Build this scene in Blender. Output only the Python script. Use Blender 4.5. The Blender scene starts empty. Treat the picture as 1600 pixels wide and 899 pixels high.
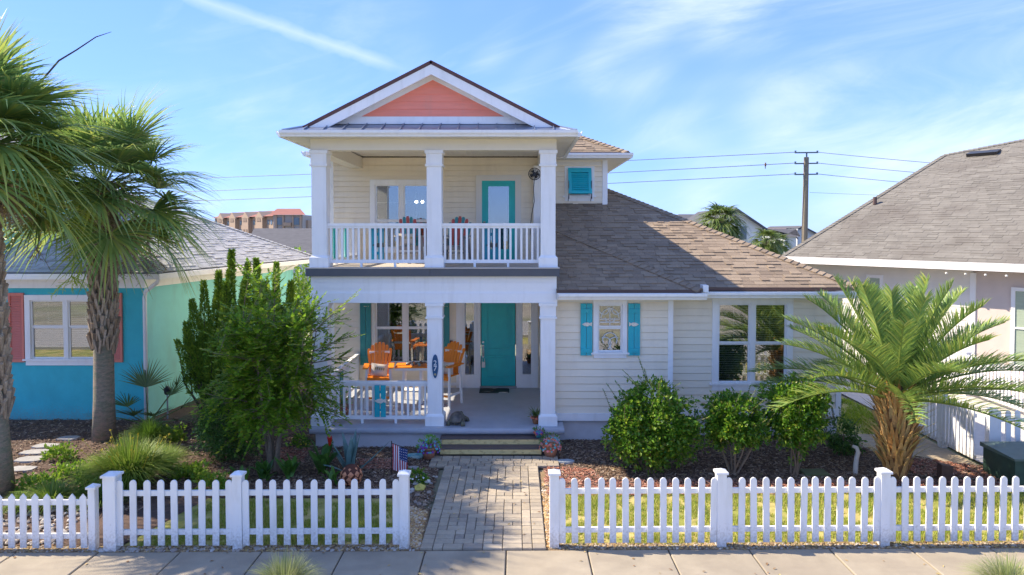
import bpy, math, random
from mathutils import Vector, Matrix, noise
R = math.radians
random.seed(7)
SC = bpy.context.scene
COL = SC.collection

# ------------------------------------------------------------------ camera
F, HORIZON, VPX, PITCH, HCAM = 1067.0, 362.0, 805.0, R(1.5), 4.7
PPY = HORIZON + F * math.tan(PITCH)
cam_d = bpy.data.cameras.new('camera')
cam = bpy.data.objects.new('camera', cam_d)
COL.objects.link(cam)
cam.location = (0, 0, HCAM)
cam.rotation_euler = (math.pi / 2 - PITCH, 0, 0)
cam_d.sensor_width = 36
cam_d.lens = F / 1600 * 36
cam_d.shift_x = -(VPX - 800) / 1600
cam_d.shift_y = -(449.5 - PPY) / 1600
cam_d.clip_start = 0.1
cam_d.clip_end = 3000
SC.camera = cam

# ------------------------------------------------------------------ light
SUN = Vector((-0.72, 0.155, 0.676)).normalized()
sun_el = math.asin(SUN.z)
sun_rot = math.atan2(SUN.x, SUN.y)
sd = bpy.data.lights.new('sun', 'SUN')
sd.energy = 2.15
sd.angle = R(0.55)
sd.color = (1.0, 0.87, 0.69)
so = bpy.data.objects.new('sun', sd)
so.rotation_euler = SUN.to_track_quat('Z', 'Y').to_euler()
so.location = (-30, 10, 40)
COL.objects.link(so)

W = bpy.data.worlds.new('World')
SC.world = W
W.use_nodes = True
nt = W.node_tree
nt.nodes.clear()
def wn(t, **k):
    n = nt.nodes.new(t)
    for a, b in k.items(): setattr(n, a, b)
    return n
wout = wn('ShaderNodeOutputWorld')
bg = wn('ShaderNodeBackground')
sky = wn('ShaderNodeTexSky', sky_type='NISHITA', sun_disc=False, sun_elevation=sun_el,
         sun_rotation=sun_rot, altitude=0, air_density=1.0, dust_density=0.0, ozone_density=3.0)
bg.inputs[1].default_value = 0.15
tc = wn('ShaderNodeTexCoord')
sep = wn('ShaderNodeSeparateXYZ')
nt.links.new(tc.outputs['Generated'], sep.inputs[0])
def wm(op, a, b=None, c=None, clamp=False):
    n = wn('ShaderNodeMath', operation=op, use_clamp=clamp)
    for i, q in enumerate((a, b, c)):
        if q is None: continue
        if isinstance(q, (int, float)): n.inputs[i].default_value = q
        else: nt.links.new(q, n.inputs[i])
    return n.outputs[0]
def cirrus(tilt, scale, nscale, lo, hi, loc=(0, 0, 0), det=8, dist=0.6):
    mp = wn('ShaderNodeMapping')
    mp.inputs['Rotation'].default_value = (0, R(tilt), 0)
    mp.inputs['Location'].default_value = loc
    nt.links.new(tc.outputs['Generated'], mp.inputs[0])
    m2 = wn('ShaderNodeMapping')
    m2.inputs['Scale'].default_value = scale
    nt.links.new(mp.outputs[0], m2.inputs[0])
    nz = wn('ShaderNodeTexNoise')
    nz.inputs['Scale'].default_value = nscale
    nz.inputs['Detail'].default_value = det
    nz.inputs['Roughness'].default_value = 0.6
    nz.inputs['Distortion'].default_value = dist
    nt.links.new(m2.outputs[0], nz.inputs['Vector'])
    mr = wn('ShaderNodeMapRange', interpolation_type='SMOOTHSTEP')
    mr.inputs[1].default_value = lo
    mr.inputs[2].default_value = hi
    nt.links.new(nz.outputs[0], mr.inputs[0])
    return mr.outputs[0]
veil = wm('MULTIPLY', cirrus(12, (1.0, 1.0, 3.4), 2.3, 0.30, 0.72, (0.3, 0.0, 0.35), 9, 0.8), cirrus(10, (1, 1, 1.8), 1.5, 0.42, 0.62, (1.7, 0.4, 0.9), 3, 0.3))
wisps = wm('MULTIPLY', cirrus(16, (1.0, 1.0, 5.0), 3.0, 0.5, 0.85, (1.3, 0.2, 0.1), 9, 1.0), 0.22)
# a broken contrail: a band along a great circle of the sky
def sky_dir(px, py):
    u, v = (px - VPX) / F, (HORIZON - py) / F
    return Vector((u, 1, v)).normalized()
d1, d2 = sky_dir(300, -2), sky_dir(640, 113)
gn = d1.cross(d2).normalized()
al = (d2 - d1).normalized()
def wdot(v):
    n = wn('ShaderNodeVectorMath', operation='DOT_PRODUCT')
    nt.links.new(tc.outputs['Generated'], n.inputs[0])
    n.inputs[1].default_value = v
    return n.outputs['Value']
off = wm('ABSOLUTE', wdot(gn))
nzc = wn('ShaderNodeTexNoise')
nzc.inputs['Scale'].default_value = 22
nzc.inputs['Detail'].default_value = 6
nt.links.new(tc.outputs['Generated'], nzc.inputs['Vector'])
band = wm('SUBTRACT', 1.0, wm('DIVIDE', off, wm('MULTIPLY', nzc.outputs[0], 0.023)), clamp=True)
along = wn('ShaderNodeMapRange', interpolation_type='SMOOTHSTEP')
a2 = d2.dot(al)
along.inputs[1].default_value = a2 + 0.01
along.inputs[2].default_value = a2 - 0.06
nt.links.new(wdot(al), along.inputs[0])
front = wm('GREATER_THAN', sep.outputs[1], 0.0)
trail = wm('MULTIPLY', wm('MULTIPLY', wm('MULTIPLY', band, along.outputs[0]), front), 0.32)
cloud = wm('MINIMUM', wm('ADD', wm('ADD', wm('MULTIPLY', veil, 0.7), wisps), trail), 0.85)
mix = wn('ShaderNodeMixRGB')
nt.links.new(cloud, mix.inputs[0])
gam = wn('ShaderNodeGamma')           # tone of the clear sky: evens out the glare towards the horizon
gam.inputs[1].default_value = 0.5
nt.links.new(sky.outputs[0], gam.inputs[0])
tint = wn('ShaderNodeMixRGB', blend_type='MULTIPLY')
tint.inputs[0].default_value = 1
tint.inputs[2].default_value = (0.335, 0.495, 0.97, 1)
nt.links.new(gam.outputs[0], tint.inputs[1])
nt.links.new(tint.outputs[0], mix.inputs[1])
mix.inputs[2].default_value = (1.72, 1.88, 2.05, 1)
nt.links.new(mix.outputs[0], bg.inputs[0])
nt.links.new(bg.outputs[0], wout.inputs[0])

SC.view_settings.view_transform = 'Standard'
SC.view_settings.look = 'None'
SC.view_settings.gamma = 1
SC.view_settings.exposure = 2.2
SC.render.engine = 'CYCLES'

# ------------------------------------------------------------------ geometry helpers
def at(px, py, D):
    xc, yc = (px - VPX) / F, (PPY - py) / F
    d = Vector((xc, math.cos(PITCH) + yc * math.sin(PITCH), -math.sin(PITCH) + yc * math.cos(PITCH)))
    return Vector((0, 0, HCAM)) + d * (D / d.y)
def gnd(px, py, z=0.0):
    p = at(px, py, 1.0)
    d = p - Vector((0, 0, HCAM))
    return Vector((0, 0, HCAM)) + d * ((z - HCAM) / d.z)
def X(px, D, py=450): return at(px, py, D).x
def Z(py, D): return at(800, py, D).z
def rnd(a, b): return random.uniform(a, b)

class MB:
    def __init__(s): s.v = []; s.f = []
    def add(s, vs, fs):
        o = len(s.v); s.v += [tuple(p) for p in vs]; s.f += [tuple(i + o for i in q) for q in fs]; return s
    def bx(s, x0, x1, y0, y1, z0, z1):
        vs = [(x0,y0,z0),(x1,y0,z0),(x1,y1,z0),(x0,y1,z0),(x0,y0,z1),(x1,y0,z1),(x1,y1,z1),(x0,y1,z1)]
        return s.add(vs, [(0,3,2,1),(4,5,6,7),(0,1,5,4),(1,2,6,5),(2,3,7,6),(3,0,4,7)])
    def cbx(s, x0, x1, y0, y1, z0, z1, c=0.01):      # box with chamfered top edges
        vs = [(x0,y0,z0),(x1,y0,z0),(x1,y1,z0),(x0,y1,z0),(x0,y0,z1-c),(x1,y0,z1-c),(x1,y1,z1-c),(x0,y1,z1-c),
              (x0+c,y0+c,z1),(x1-c,y0+c,z1),(x1-c,y1-c,z1),(x0+c,y1-c,z1)]
        return s.add(vs, [(0,3,2,1),(8,9,10,11),(0,1,5,4),(1,2,6,5),(2,3,7,6),(3,0,4,7),(4,5,9,8),(5,6,10,9),(6,7,11,10),(7,4,8,11)])
    def bar(s, a, b, w, h, up=(0, 0, 1)):            # square bar from a to b
        a, b = Vector(a), Vector(b); d = (b - a).normalized(); u = Vector(up)
        if abs(d.dot(u)) > 0.98: u = Vector((0, 1, 0))
        r = d.cross(u).normalized() * w / 2; u = r.cross(d).normalized() * h / 2
        vs = [a-r-u, a+r-u, a+r+u, a-r+u, b-r-u, b+r-u, b+r+u, b-r+u]
        return s.add(vs, [(0,3,2,1),(4,5,6,7),(0,1,5,4),(1,2,6,5),(2,3,7,6),(3,0,4,7)])
    def tube(s, pts, rad, n=8, cap=True):
        pts = [Vector(p) for p in pts]
        if not isinstance(rad, (list, tuple)): rad = [rad] * len(pts)
        rings = []; prev = None
        for i, p in enumerate(pts):
            d = (pts[min(i+1, len(pts)-1)] - pts[max(i-1, 0)]).normalized()
            if prev is None:
                u = Vector((0, 0, 1)) if abs(d.z) < 0.9 else Vector((1, 0, 0))
            else: u = prev
            r = d.cross(u).normalized(); u = r.cross(d).normalized(); prev = u
            rings.append([p + (r * math.cos(2*math.pi*k/n) + u * math.sin(2*math.pi*k/n)) * rad[i] for k in range(n)])
        vs = [q for r in rings for q in r]; fs = []
        for i in range(len(pts) - 1):
            for k in range(n):
                fs.append((i*n+k, i*n+(k+1)%n, (i+1)*n+(k+1)%n, (i+1)*n+k))
        if cap: fs += [tuple(range(n))[::-1], tuple(range((len(pts)-1)*n, len(pts)*n))]
        return s.add(vs, fs)
    def lathe(s, prof, c=(0, 0, 0), n=16, jit=0):
        vs = []; fs = []
        for (r, z) in prof:
            for k in range(n):
                a = 2*math.pi*k/n; q = r * (1 + rnd(-jit, jit))
                vs.append((c[0]+q*math.cos(a), c[1]+q*math.sin(a), c[2]+z))
        for i in range(len(prof) - 1):
            for k in range(n):
                fs.append((i*n+k, i*n+(k+1)%n, (i+1)*n+(k+1)%n, (i+1)*n+k))
        fs += [tuple(range(n))[::-1], tuple(range((len(prof)-1)*n, len(prof)*n))]
        return s.add(vs, fs)
    def prism(s, poly, y0, y1, axis='y'):            # outline (a, z) extruded along y (or x)
        n = len(poly)
        if axis == 'y': vs = [(p[0], y0, p[1]) for p in poly] + [(p[0], y1, p[1]) for p in poly]
        elif axis == 'x': vs = [(y0, p[0], p[1]) for p in poly] + [(y1, p[0], p[1]) for p in poly]
        else: vs = [(p[0], p[1], y0) for p in poly] + [(p[0], p[1], y1) for p in poly]
        fs = [tuple(range(n)), tuple(range(n, 2*n))[::-1]] + [(i, n+i, n+(i+1)%n, (i+1)%n) for i in range(n)]
        return s.add(vs, fs)
    def sheet(s, pts, t=0.0):                         # polygon with thickness t along its normal (downwards)
        pts = [Vector(p) for p in pts]; nrm = (pts[1]-pts[0]).cross(pts[2]-pts[0]).normalized(); n = len(pts)
        vs = pts + [p - nrm * t for p in pts]
        return s.add(vs, [tuple(range(n)), tuple(range(n, 2*n))[::-1]] + [(i, n+i, n+(i+1)%n, (i+1)%n) for i in range(n)])
    def blob(s, c, r, n=1, sq=(1, 1, 1), jit=0.12):   # irregular stone
        g = (1 + 5 ** 0.5) / 2
        vs = [Vector(p).normalized() for p in [(-1,g,0),(1,g,0),(-1,-g,0),(1,-g,0),(0,-1,g),(0,1,g),(0,-1,-g),(0,1,-g),(g,0,-1),(g,0,1),(-g,0,-1),(-g,0,1)]]
        fs = [(0,11,5),(0,5,1),(0,1,7),(0,7,10),(0,10,11),(1,5,9),(5,11,4),(11,10,2),(10,7,6),(7,1,8),(3,9,4),(3,4,2),(3,2,6),(3,6,8),(3,8,9),(4,9,5),(2,4,11),(6,2,10),(8,6,7),(9,8,1)]
        return s.add([(c[0]+p.x*r*sq[0]*(1+rnd(-jit,jit)), c[1]+p.y*r*sq[1]*(1+rnd(-jit,jit)), c[2]+p.z*r*sq[2]*(1+rnd(-jit,jit))) for p in vs], fs)
    def leaf(s, p, d, side, L, w, fold=0.25, droop=0.0):   # folded rhombus leaf
        up = d.cross(side); m = p + d * (L * 0.45)
        t = p + d * L - Vector((0, 0, droop * L))
        return s.add([p, m + side*w + up*w*fold, t, m - side*w + up*w*fold], [(0, 1, 2), (0, 2, 3)])
    def strip(s, pts, ws, side):                      # tapering ribbon
        vs = []; fs = []
        for p, w in zip(pts, ws): vs += [p + side*w, p - side*w]
        for i in range(len(pts) - 1): fs.append((2*i, 2*i+1, 2*i+3, 2*i+2))
        return s.add(vs, fs)
    def mesh(s, name, mat, smooth=False):
        me = bpy.data.meshes.new(name); me.from_pydata(s.v, [], s.f)
        if mat is not None: me.materials.append(mat)
        if smooth: me.polygons.foreach_set('use_smooth', [True] * len(me.polygons))
        me.update(); return me
    def build(s, name, mat, parent=None, smooth=False, kind=None, label=None):
        o = bpy.data.objects.new(name, s.mesh(name, mat, smooth)); COL.objects.link(o)
        if parent is not None: attach(o, parent)
        if kind: o['kind'] = kind
        if label: o['label'] = label
        return o

WORLDROOT = {}
def attach(o, parent):
    o.parent = parent
    if parent.name in WORLDROOT: o.matrix_parent_inverse = WORLDROOT[parent.name].inverted()
def thing(name, label, cat, loc=(0, 0, 0), rotz=0.0, group=None, world=False):
    o = bpy.data.objects.new(name, None); COL.objects.link(o)
    o.empty_display_size = 0.2
    o.location = loc; o.rotation_euler = (0, 0, rotz)
    tag(o, label, cat, group)
    if world: WORLDROOT[o.name] = Matrix.Translation(loc)      # parts of this thing are written in world coordinates
    return o
def tag(o, label, cat, group=None):
    o['label'] = label; o['category'] = cat
    if group: o['group'] = group
    return o
def struct(o): o['kind'] = 'structure'; return o
def dup(root, loc, rotz, label, group=None):
    r = root.copy(); COL.objects.link(r); r.location = loc; r.rotation_euler = (0, 0, rotz); r['label'] = label
    if group: r['group'] = group
    for ch in root.children:
        c = ch.copy(); COL.objects.link(c); c.parent = r
        for g in ch.children:
            d = g.copy(); COL.objects.link(d); d.parent = c
    return r
def piece(name, me, parent, loc=(0, 0, 0), rot=(0, 0, 0), scale=None):
    o = bpy.data.objects.new(name, me); COL.objects.link(o); attach(o, parent)
    o.location = loc; o.rotation_euler = rot
    if scale: o.scale = scale
    return o

# ------------------------------------------------------------------ materials
MATS = {}
def mat(name, col, rough=0.6, var=0.0, scale=6.0, bump=0.0, bscale=40.0, rand=None, island=None, metal=0.0, spec=0.5,
        col2=None, trans=0.0, stretch=None, thr=(0.4, 0.62), weather=None, splash=None):
    """procedural material: base colour, noise variation, optional second colour in noise patches,
       per-object (rand) or per-island (island) colour ramps, bump and leaf translucency"""
    if name in MATS: return MATS[name]
    m = bpy.data.materials.new(name); m.use_nodes = True; MATS[name] = m
    t = m.node_tree; N = t.nodes; L = t.links
    b = N['Principled BSDF']
    b.inputs['Roughness'].default_value = rough
    b.inputs['Metallic'].default_value = metal
    b.inputs['Specular IOR Level'].default_value = spec
    tcn = N.new('ShaderNodeTexCoord'); geo = N.new('ShaderNodeNewGeometry')
    vec = geo.outputs['Position']
    if stretch:
        mp = N.new('ShaderNodeMapping'); mp.inputs['Scale'].default_value = stretch
        L.new(geo.outputs['Position'], mp.inputs[0]); vec = mp.outputs[0]
    cur = None
    def rgb(c):
        n = N.new('ShaderNodeRGB'); n.outputs[0].default_value = (*c, 1); return n.outputs[0]
    if rand or island:
        cols = rand or island
        rp = N.new('ShaderNodeValToRGB'); el = rp.color_ramp.elements
        while len(el) < len(cols): el.new(0.5)
        for i, c in enumerate(cols): el[i].position = i / max(1, len(cols) - 1); el[i].color = (*c, 1)
        if rand:
            oi = N.new('ShaderNodeObjectInfo'); L.new(oi.outputs['Random'], rp.inputs[0])
        else: L.new(geo.outputs['Random Per Island'], rp.inputs[0])
        cur = rp.outputs[0]
    else: cur = rgb(col)
    if col2 is not None:
        nz = N.new('ShaderNodeTexNoise'); nz.inputs['Scale'].default_value = scale * 0.35; nz.inputs['Detail'].default_value = 6
        L.new(vec, nz.inputs['Vector'])
        mr = N.new('ShaderNodeMapRange'); mr.inputs[1].default_value = thr[0]; mr.inputs[2].default_value = thr[1]
        L.new(nz.outputs[0], mr.inputs[0])
        mx = N.new('ShaderNodeMixRGB'); L.new(mr.outputs[0], mx.inputs[0]); L.new(cur, mx.inputs[1]); mx.inputs[2].default_value = (*col2, 1)
        cur = mx.outputs[0]
    if var:
        nz = N.new('ShaderNodeTexNoise'); nz.inputs['Scale'].default_value = scale; nz.inputs['Detail'].default_value = 8
        nz.inputs['Roughness'].default_value = 0.65
        L.new(vec, nz.inputs['Vector'])
        mr = N.new('ShaderNodeMapRange'); mr.inputs[1].default_value = 0.25; mr.inputs[2].default_value = 0.75
        mr.inputs[3].default_value = 1 - var; mr.inputs[4].default_value = 1 + var
        L.new(nz.outputs[0], mr.inputs[0])
        vm = N.new('ShaderNodeVectorMath'); vm.operation = 'SCALE'
        L.new(cur, vm.inputs[0]); L.new(mr.outputs[0], vm.inputs['Scale']); cur = vm.outputs[0]
    if weather:     # streaky dirt with a shape of its own
        mp = N.new('ShaderNodeMapping'); mp.inputs['Scale'].default_value = weather[1]
        L.new(geo.outputs['Position'], mp.inputs[0])
        nz = N.new('ShaderNodeTexNoise'); nz.inputs['Scale'].default_value = 1; nz.inputs['Detail'].default_value = 7
        L.new(mp.outputs[0], nz.inputs['Vector'])
        mr = N.new('ShaderNodeMapRange'); mr.inputs[1].default_value = 0.5; mr.inputs[2].default_value = 0.75
        mr.inputs[4].default_value = weather[2]
        L.new(nz.outputs[0], mr.inputs[0])
        mx = N.new('ShaderNodeMixRGB'); L.new(mr.outputs[0], mx.inputs[0]); L.new(cur, mx.inputs[1]); mx.inputs[2].default_value = (*weather[0], 1)
        cur = mx.outputs[0]
    if splash:      # soil splashed up from the ground, thinning out with height
        sp = N.new('ShaderNodeSeparateXYZ'); L.new(geo.outputs['Position'], sp.inputs[0])
        nz = N.new('ShaderNodeTexNoise'); nz.inputs['Scale'].default_value = 28; nz.inputs['Detail'].default_value = 7; L.new(geo.outputs['Position'], nz.inputs['Vector'])
        hm = N.new('ShaderNodeMapRange'); hm.inputs[1].default_value = splash[1]; hm.inputs[2].default_value = 0.02; hm.inputs[3].default_value = 0; hm.inputs[4].default_value = 0.62; L.new(sp.outputs[2], hm.inputs[0])
        sb_ = N.new('ShaderNodeMath'); sb_.operation = 'SUBTRACT'; sb_.use_clamp = True; L.new(hm.outputs[0], sb_.inputs[0]); sb2 = N.new('ShaderNodeMath'); sb2.operation = 'MULTIPLY_ADD'; L.new(nz.outputs[0], sb2.inputs[0]); sb2.inputs[1].default_value = -1.3; sb2.inputs[2].default_value = 0.85; L.new(sb2.outputs[0], sb_.inputs[1])
        mx = N.new('ShaderNodeMixRGB'); L.new(sb_.outputs[0], mx.inputs[0]); L.new(cur, mx.inputs[1]); mx.inputs[2].default_value = (*splash[0], 1); cur = mx.outputs[0]
    L.new(cur, b.inputs['Base Color'])
    if bump:
        nz = N.new('ShaderNodeTexNoise'); nz.inputs['Scale'].default_value = bscale; nz.inputs['Detail'].default_value = 6
        L.new(vec, nz.inputs['Vector'])
        bp = N.new('ShaderNodeBump'); bp.inputs['Strength'].default_value = bump; bp.inputs['Distance'].default_value = 0.02
        L.new(nz.outputs[0], bp.inputs['Height']); L.new(bp.outputs[0], b.inputs['Normal'])
    if trans:
        tr = N.new('ShaderNodeBsdfTranslucent'); L.new(cur, tr.inputs[0])
        ms = N.new('ShaderNodeMixShader'); ms.inputs[0].default_value = trans
        L.new(b.outputs[0], ms.inputs[1]); L.new(tr.outputs[0], ms.inputs[2])
        L.new(ms.outputs[0], N['Material Output'].inputs[0])
    return m
def glass_mat(name, tint, base=0.10):
    m = bpy.data.materials.new(name); m.use_nodes = True; MATS[name] = m
    t = m.node_tree; N = t.nodes; L = t.links; N.remove(N['Principled BSDF'])
    fr = N.new('ShaderNodeFresnel'); fr.inputs[0].default_value = 1.5
    ad = N.new('ShaderNodeMath'); ad.operation = 'ADD'; ad.use_clamp = True; L.new(fr.outputs[0], ad.inputs[0]); ad.inputs[1].default_value = base
    tr = N.new('ShaderNodeBsdfTransparent'); tr.inputs[0].default_value = (*tint, 1)
    gl = N.new('ShaderNodeBsdfGlossy'); gl.inputs['Roughness'].default_value = 0.01
    ms = N.new('ShaderNodeMixShader'); L.new(ad.outputs[0], ms.inputs[0]); L.new(tr.outputs[0], ms.inputs[1]); L.new(gl.outputs[0], ms.inputs[2])
    L.new(ms.outputs[0], N['Material Output'].inputs[0])
    return m
white = mat('white_paint', (0.86, 0.86, 0.85), 0.45, 0.03, 3.0, 0.04, 30, weather=((0.55, 0.53, 0.48), (9, 9, 1.2), 0.22))
vinyl = mat('white_vinyl', (0.82, 0.82, 0.82), 0.35, 0.025, 2.5, weather=((0.5, 0.46, 0.38), (7, 7, 2.0), 0.3), splash=((0.30, 0.24, 0.16), 0.45))
cream = mat('cream_siding', (0.76, 0.69, 0.575), 0.6, 0.04, 2.0, 0.1, 60, rand=[(0.84, 0.74, 0.57), (0.87, 0.78, 0.62), (0.855, 0.76, 0.595)], stretch=(0.6, 1, 6), weather=((0.52, 0.44, 0.33), (3, 3, 0.7), 0.26))
teal = mat('teal_paint', (0.012, 0.47, 0.45), 0.4, 0.10, 4, 0.06, 30, weather=((0.06, 0.42, 0.42), (6, 6, 1.2), 0.3))
tealblue = mat('teal_blue_paint', (0.010, 0.43, 0.50), 0.45, 0.08, 5, 0.1, 40, weather=((0.10, 0.30, 0.36), (12, 12, 1.5), 0.3))
coral = mat('coral_siding', (0.90, 0.28, 0.19), 0.55, 0.08, 3, 0.12, 50, stretch=(0.6, 1, 6), weather=((0.62, 0.30, 0.22), (4, 4, 1.5), 0.35))
greydark = mat('charcoal_trim', (0.085, 0.092, 0.105), 0.5, 0.1, 5)
brownedge = mat('brown_drip_edge', (0.085, 0.045, 0.035), 0.5, 0.1, 6)
glass = glass_mat('window_glass', (0.80, 0.84, 0.82), 0.26)
dark_int = mat('dark_interior', (0.05, 0.048, 0.045), 0.9, 0.3, 2)
blindm = mat('window_blind', (0.62, 0.62, 0.58), 0.6)
curtainm = mat('curtain_cloth', (0.62, 0.60, 0.55), 0.9, 0.1, 4)
blackm = mat('black_metal', (0.02, 0.02, 0.022), 0.4)
silver = mat('brushed_metal', (0.55, 0.53, 0.50), 0.35, metal=1.0)
SHB = [(0.20, 0.15, 0.103), (0.255, 0.193, 0.132), (0.30, 0.23, 0.157), (0.23, 0.173, 0.12), (0.32, 0.245, 0.168), (0.275, 0.208, 0.143)]
shingle_o = mat('brown_shingle', (0.2, 0.15, 0.11), 0.95, 0.16, 30, 0.5, 160, rand=SHB)
shingle_i = mat('brown_shingle_field', (0.2, 0.15, 0.11), 0.95, 0.16, 30, 0.5, 160, island=SHB)
roofbase_b = mat('brown_roof_felt', (0.10, 0.07, 0.055), 0.95, 0.2, 20)
SHG = [(0.30, 0.305, 0.31), (0.38, 0.385, 0.385), (0.43, 0.43, 0.43), (0.34, 0.343, 0.345)]
shingle_g = mat('grey_shingle_field', (0.27, 0.27, 0.265), 0.95, 0.14, 20, 0.4, 120, island=SHG, col2=(0.43, 0.43, 0.42), thr=(0.5, 0.7))
SHT = [(0.155, 0.143, 0.12), (0.18, 0.166, 0.14), (0.20, 0.186, 0.157), (0.168, 0.155, 0.13)]
shingle_t = mat('taupe_shingle_field', (0.27, 0.25, 0.23), 0.95, 0.14, 2.0, 0.4, 120, island=SHT, col2=(0.135, 0.12, 0.10), thr=(0.5, 0.72))
roofbase_g = mat('grey_roof_felt', (0.14, 0.14, 0.14), 0.95, 0.2, 20)
# ================================================================== ground
def yS(x): return 9.90 + 0.010 * x          # back edge of the sidewalk
def yF(x): return 10.03 + 0.013 * x         # front fence line
soil = mat('ground_soil', (0.16, 0.125, 0.09), 0.95, 0.35, 3, 0.5, 30, col2=(0.10, 0.13, 0.045))
far_ground = mat('far_ground', (0.19, 0.20, 0.10), 0.95, 0.4, 0.3, col2=(0.3, 0.26, 0.2))
g = MB(); g.add([(-900, -300, -0.03), (900, -300, -0.03), (900, 1800, -0.03), (-900, 1800, -0.03)], [(0, 1, 2, 3)])
struct(g.build('ground', far_ground))
lawn_m = mat('lawn_soil', (0.24, 0.25, 0.05), 0.95, 0.3, 5, 0.4, 60, col2=(0.44, 0.36, 0.13), thr=(0.42, 0.6))
mulch_m = mat('mulch_soil', (0.10, 0.062, 0.045), 0.95, 0.4, 12, 0.6, 50)
sand_m = mat('sandy_soil', (0.36, 0.29, 0.20), 0.95, 0.25, 8, 0.4, 60)
gravel_m = mat('gravel_soil', (0.25, 0.17, 0.09), 0.95, 0.35, 20, 0.6, 80)
def sheet(name, pts, z, m): 
    b = MB(); b.add([(p[0], p[1], z) for p in pts], [tuple(range(len(pts)))]); return struct(b.build(name, m))
sheet('front_lawn', [(0.62, yF(0.6)-0.02), (9.6, yF(9.6)-0.02), (9.6, 12.35), (4.6, 12.45), (0.62, 12.2)], 0.004, lawn_m)
sheet('side_lawn_ground', [(-5.9, yF(-5.9)), (-1.75, yF(-1.7)), (-1.9, 11.9), (-5.4, 11.9)], 0.004, lawn_m)
sheet('mulch_bed', [(0.55, 12.2), (4.6, 12.45), (9.35, 12.35), (9.35, 13.4), (7.6, 14.7), (7.5, 15.7), (0.55, 15.7)], 0.008, mulch_m)
sheet('planting_bed', [(-9.4, 10.1), (-5.9, 10.1), (-5.4, 11.9), (-1.5, 11.9), (-1.5, 15.0), (-4.6, 15.0), (-5.5, 22), (-8.6, 22), (-9.3, 17), (-16, 17), (-16, 11)], 0.006, mulch_m)
sheet('yard_between_houses', [(7.42, 15.6), (9.3, 15.6), (9.3, 34), (7.42, 34)], 0.006, lawn_m)
sheet('sandy_strip', [(7.6, 14.3), (9.3, 13.4), (9.3, 15.7), (7.5, 15.7)], 0.012, sand_m)
sheet('driveway', [(9.45, 13.6), (13.2, 13.6), (13.2, 24), (9.45, 24)], 0.01, mat('driveway_concrete', (0.48, 0.45, 0.40), 0.85, 0.1, 3))
sheet('gravel_strip', [(-14, yS(-14)), (14, yS(14)), (14, yF(14)+0.12), (-14, yF(-14)+0.12)], 0.014, gravel_m)
sheet('path_gravel_border', [(-1.95, 9.95), (-1.36, 9.95), (-1.44, 11.4), (-1.8, 11.7), (-1.8, 10.6)], 0.018, gravel_m)
sheet('path_gravel_edge', [(0.42, 9.95), (0.66, 9.95), (0.70, 13.2), (0.46, 13.2)], 0.018, gravel_m)
sheet('road', [(-200, 1.0), (200, 1.0), (200, 6.6), (-200, 6.6)], -0.02, mat('pale_road', (0.34, 0.32, 0.29), 0.9, 0.2, 20, 0.4, 120))
sheet('road_verge', [(-200, 6.75), (200, 6.75), (200, 8.9), (-200, 8.9)], -0.012, lawn_m)
k = MB(); k.bx(-60, 60, 6.6, 6.75, -0.05, 0.1); struct(k.build('kerb', mat('kerb_concrete', (0.42, 0.4, 0.36), 0.85, 0.1, 4)))

# sidewalk: a bed and separate concrete slabs with open joints
conc = mat('sidewalk_concrete', (0.50, 0.465, 0.40), 0.9, 0.10, 3.5, 0.25, 90, rand=[(0.29, 0.245, 0.178), (0.325, 0.275, 0.198), (0.265, 0.228, 0.168)], col2=(0.345, 0.295, 0.215), weather=((0.24, 0.20, 0.15), (1.6, 3.5, 1), 0.55))
sw = MB(); sw.add([(-20, yS(-20)-1.25, -0.006), (20, yS(20)-1.25, -0.006), (20, yS(20)-0.01, -0.006), (-20, yS(-20)-0.01, -0.006)], [(0, 1, 2, 3)])
sidewalk = struct(sw.build('sidewalk', mat('sidewalk_joint', (0.09, 0.075, 0.055), 0.95)))
x = -9.65
while x < 11:
    a, b = x + 0.009, x + 1.19 - 0.009
    ss = MB(); dz = rnd(-0.003, 0.003)
    pts = [(a, yS(a)-1.22), (b, yS(b)-1.22), (b, yS(b)), (a, yS(a))]
    c = 0.012
    inn = [(a+c, yS(a)-1.22+c), (b-c, yS(b)-1.22+c), (b-c, yS(b)-c), (a+c, yS(a)-c)]
    vs = [(*p, -0.04) for p in pts] + [(*p, 0.016+dz) for p in pts] + [(*p, 0.026+dz) for p in inn]
    ss.add(vs, [(8,9,10,11)] + [(i, (i+1)%4, 4+(i+1)%4, 4+i) for i in range(4)] + [(4+i, 4+(i+1)%4, 8+(i+1)%4, 8+i) for i in range(4)])
    ss.build('concrete_slab', conc, sidewalk)
    x += 1.19

# paver path: individual tumbled pavers, header course on both sides
PV = [(0.32, 0.265, 0.19), (0.39, 0.325, 0.235), (0.45, 0.38, 0.28), (0.27, 0.23, 0.18), (0.41, 0.345, 0.25), (0.35, 0.30, 0.225)]
paver = mat('tan_paver', (0.4, 0.36, 0.3), 0.92, 0.14, 14, 0.45, 70, rand=PV)
PX0, PX1, PY0 = -1.40, 0.455, yS(-0.5) + 0.01
pathroot = struct(MB().add([(PX0, PY0, 0.02), (PX1, PY0, 0.02), (PX1, 14.2, 0.02), (PX0, 14.2, 0.02)], [(0, 1, 2, 3)]).build('path', mat('paver_joint_sand', (0.13, 0.105, 0.08), 0.95, 0.3, 30)))
apron = struct(MB().add([(-1.72, 13.42, 0.024), (0.88, 13.42, 0.024), (0.88, 14.2, 0.024), (-1.72, 14.2, 0.024)], [(0, 1, 2, 3)]).build('path_apron', MATS['paver_joint_sand']))
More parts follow.
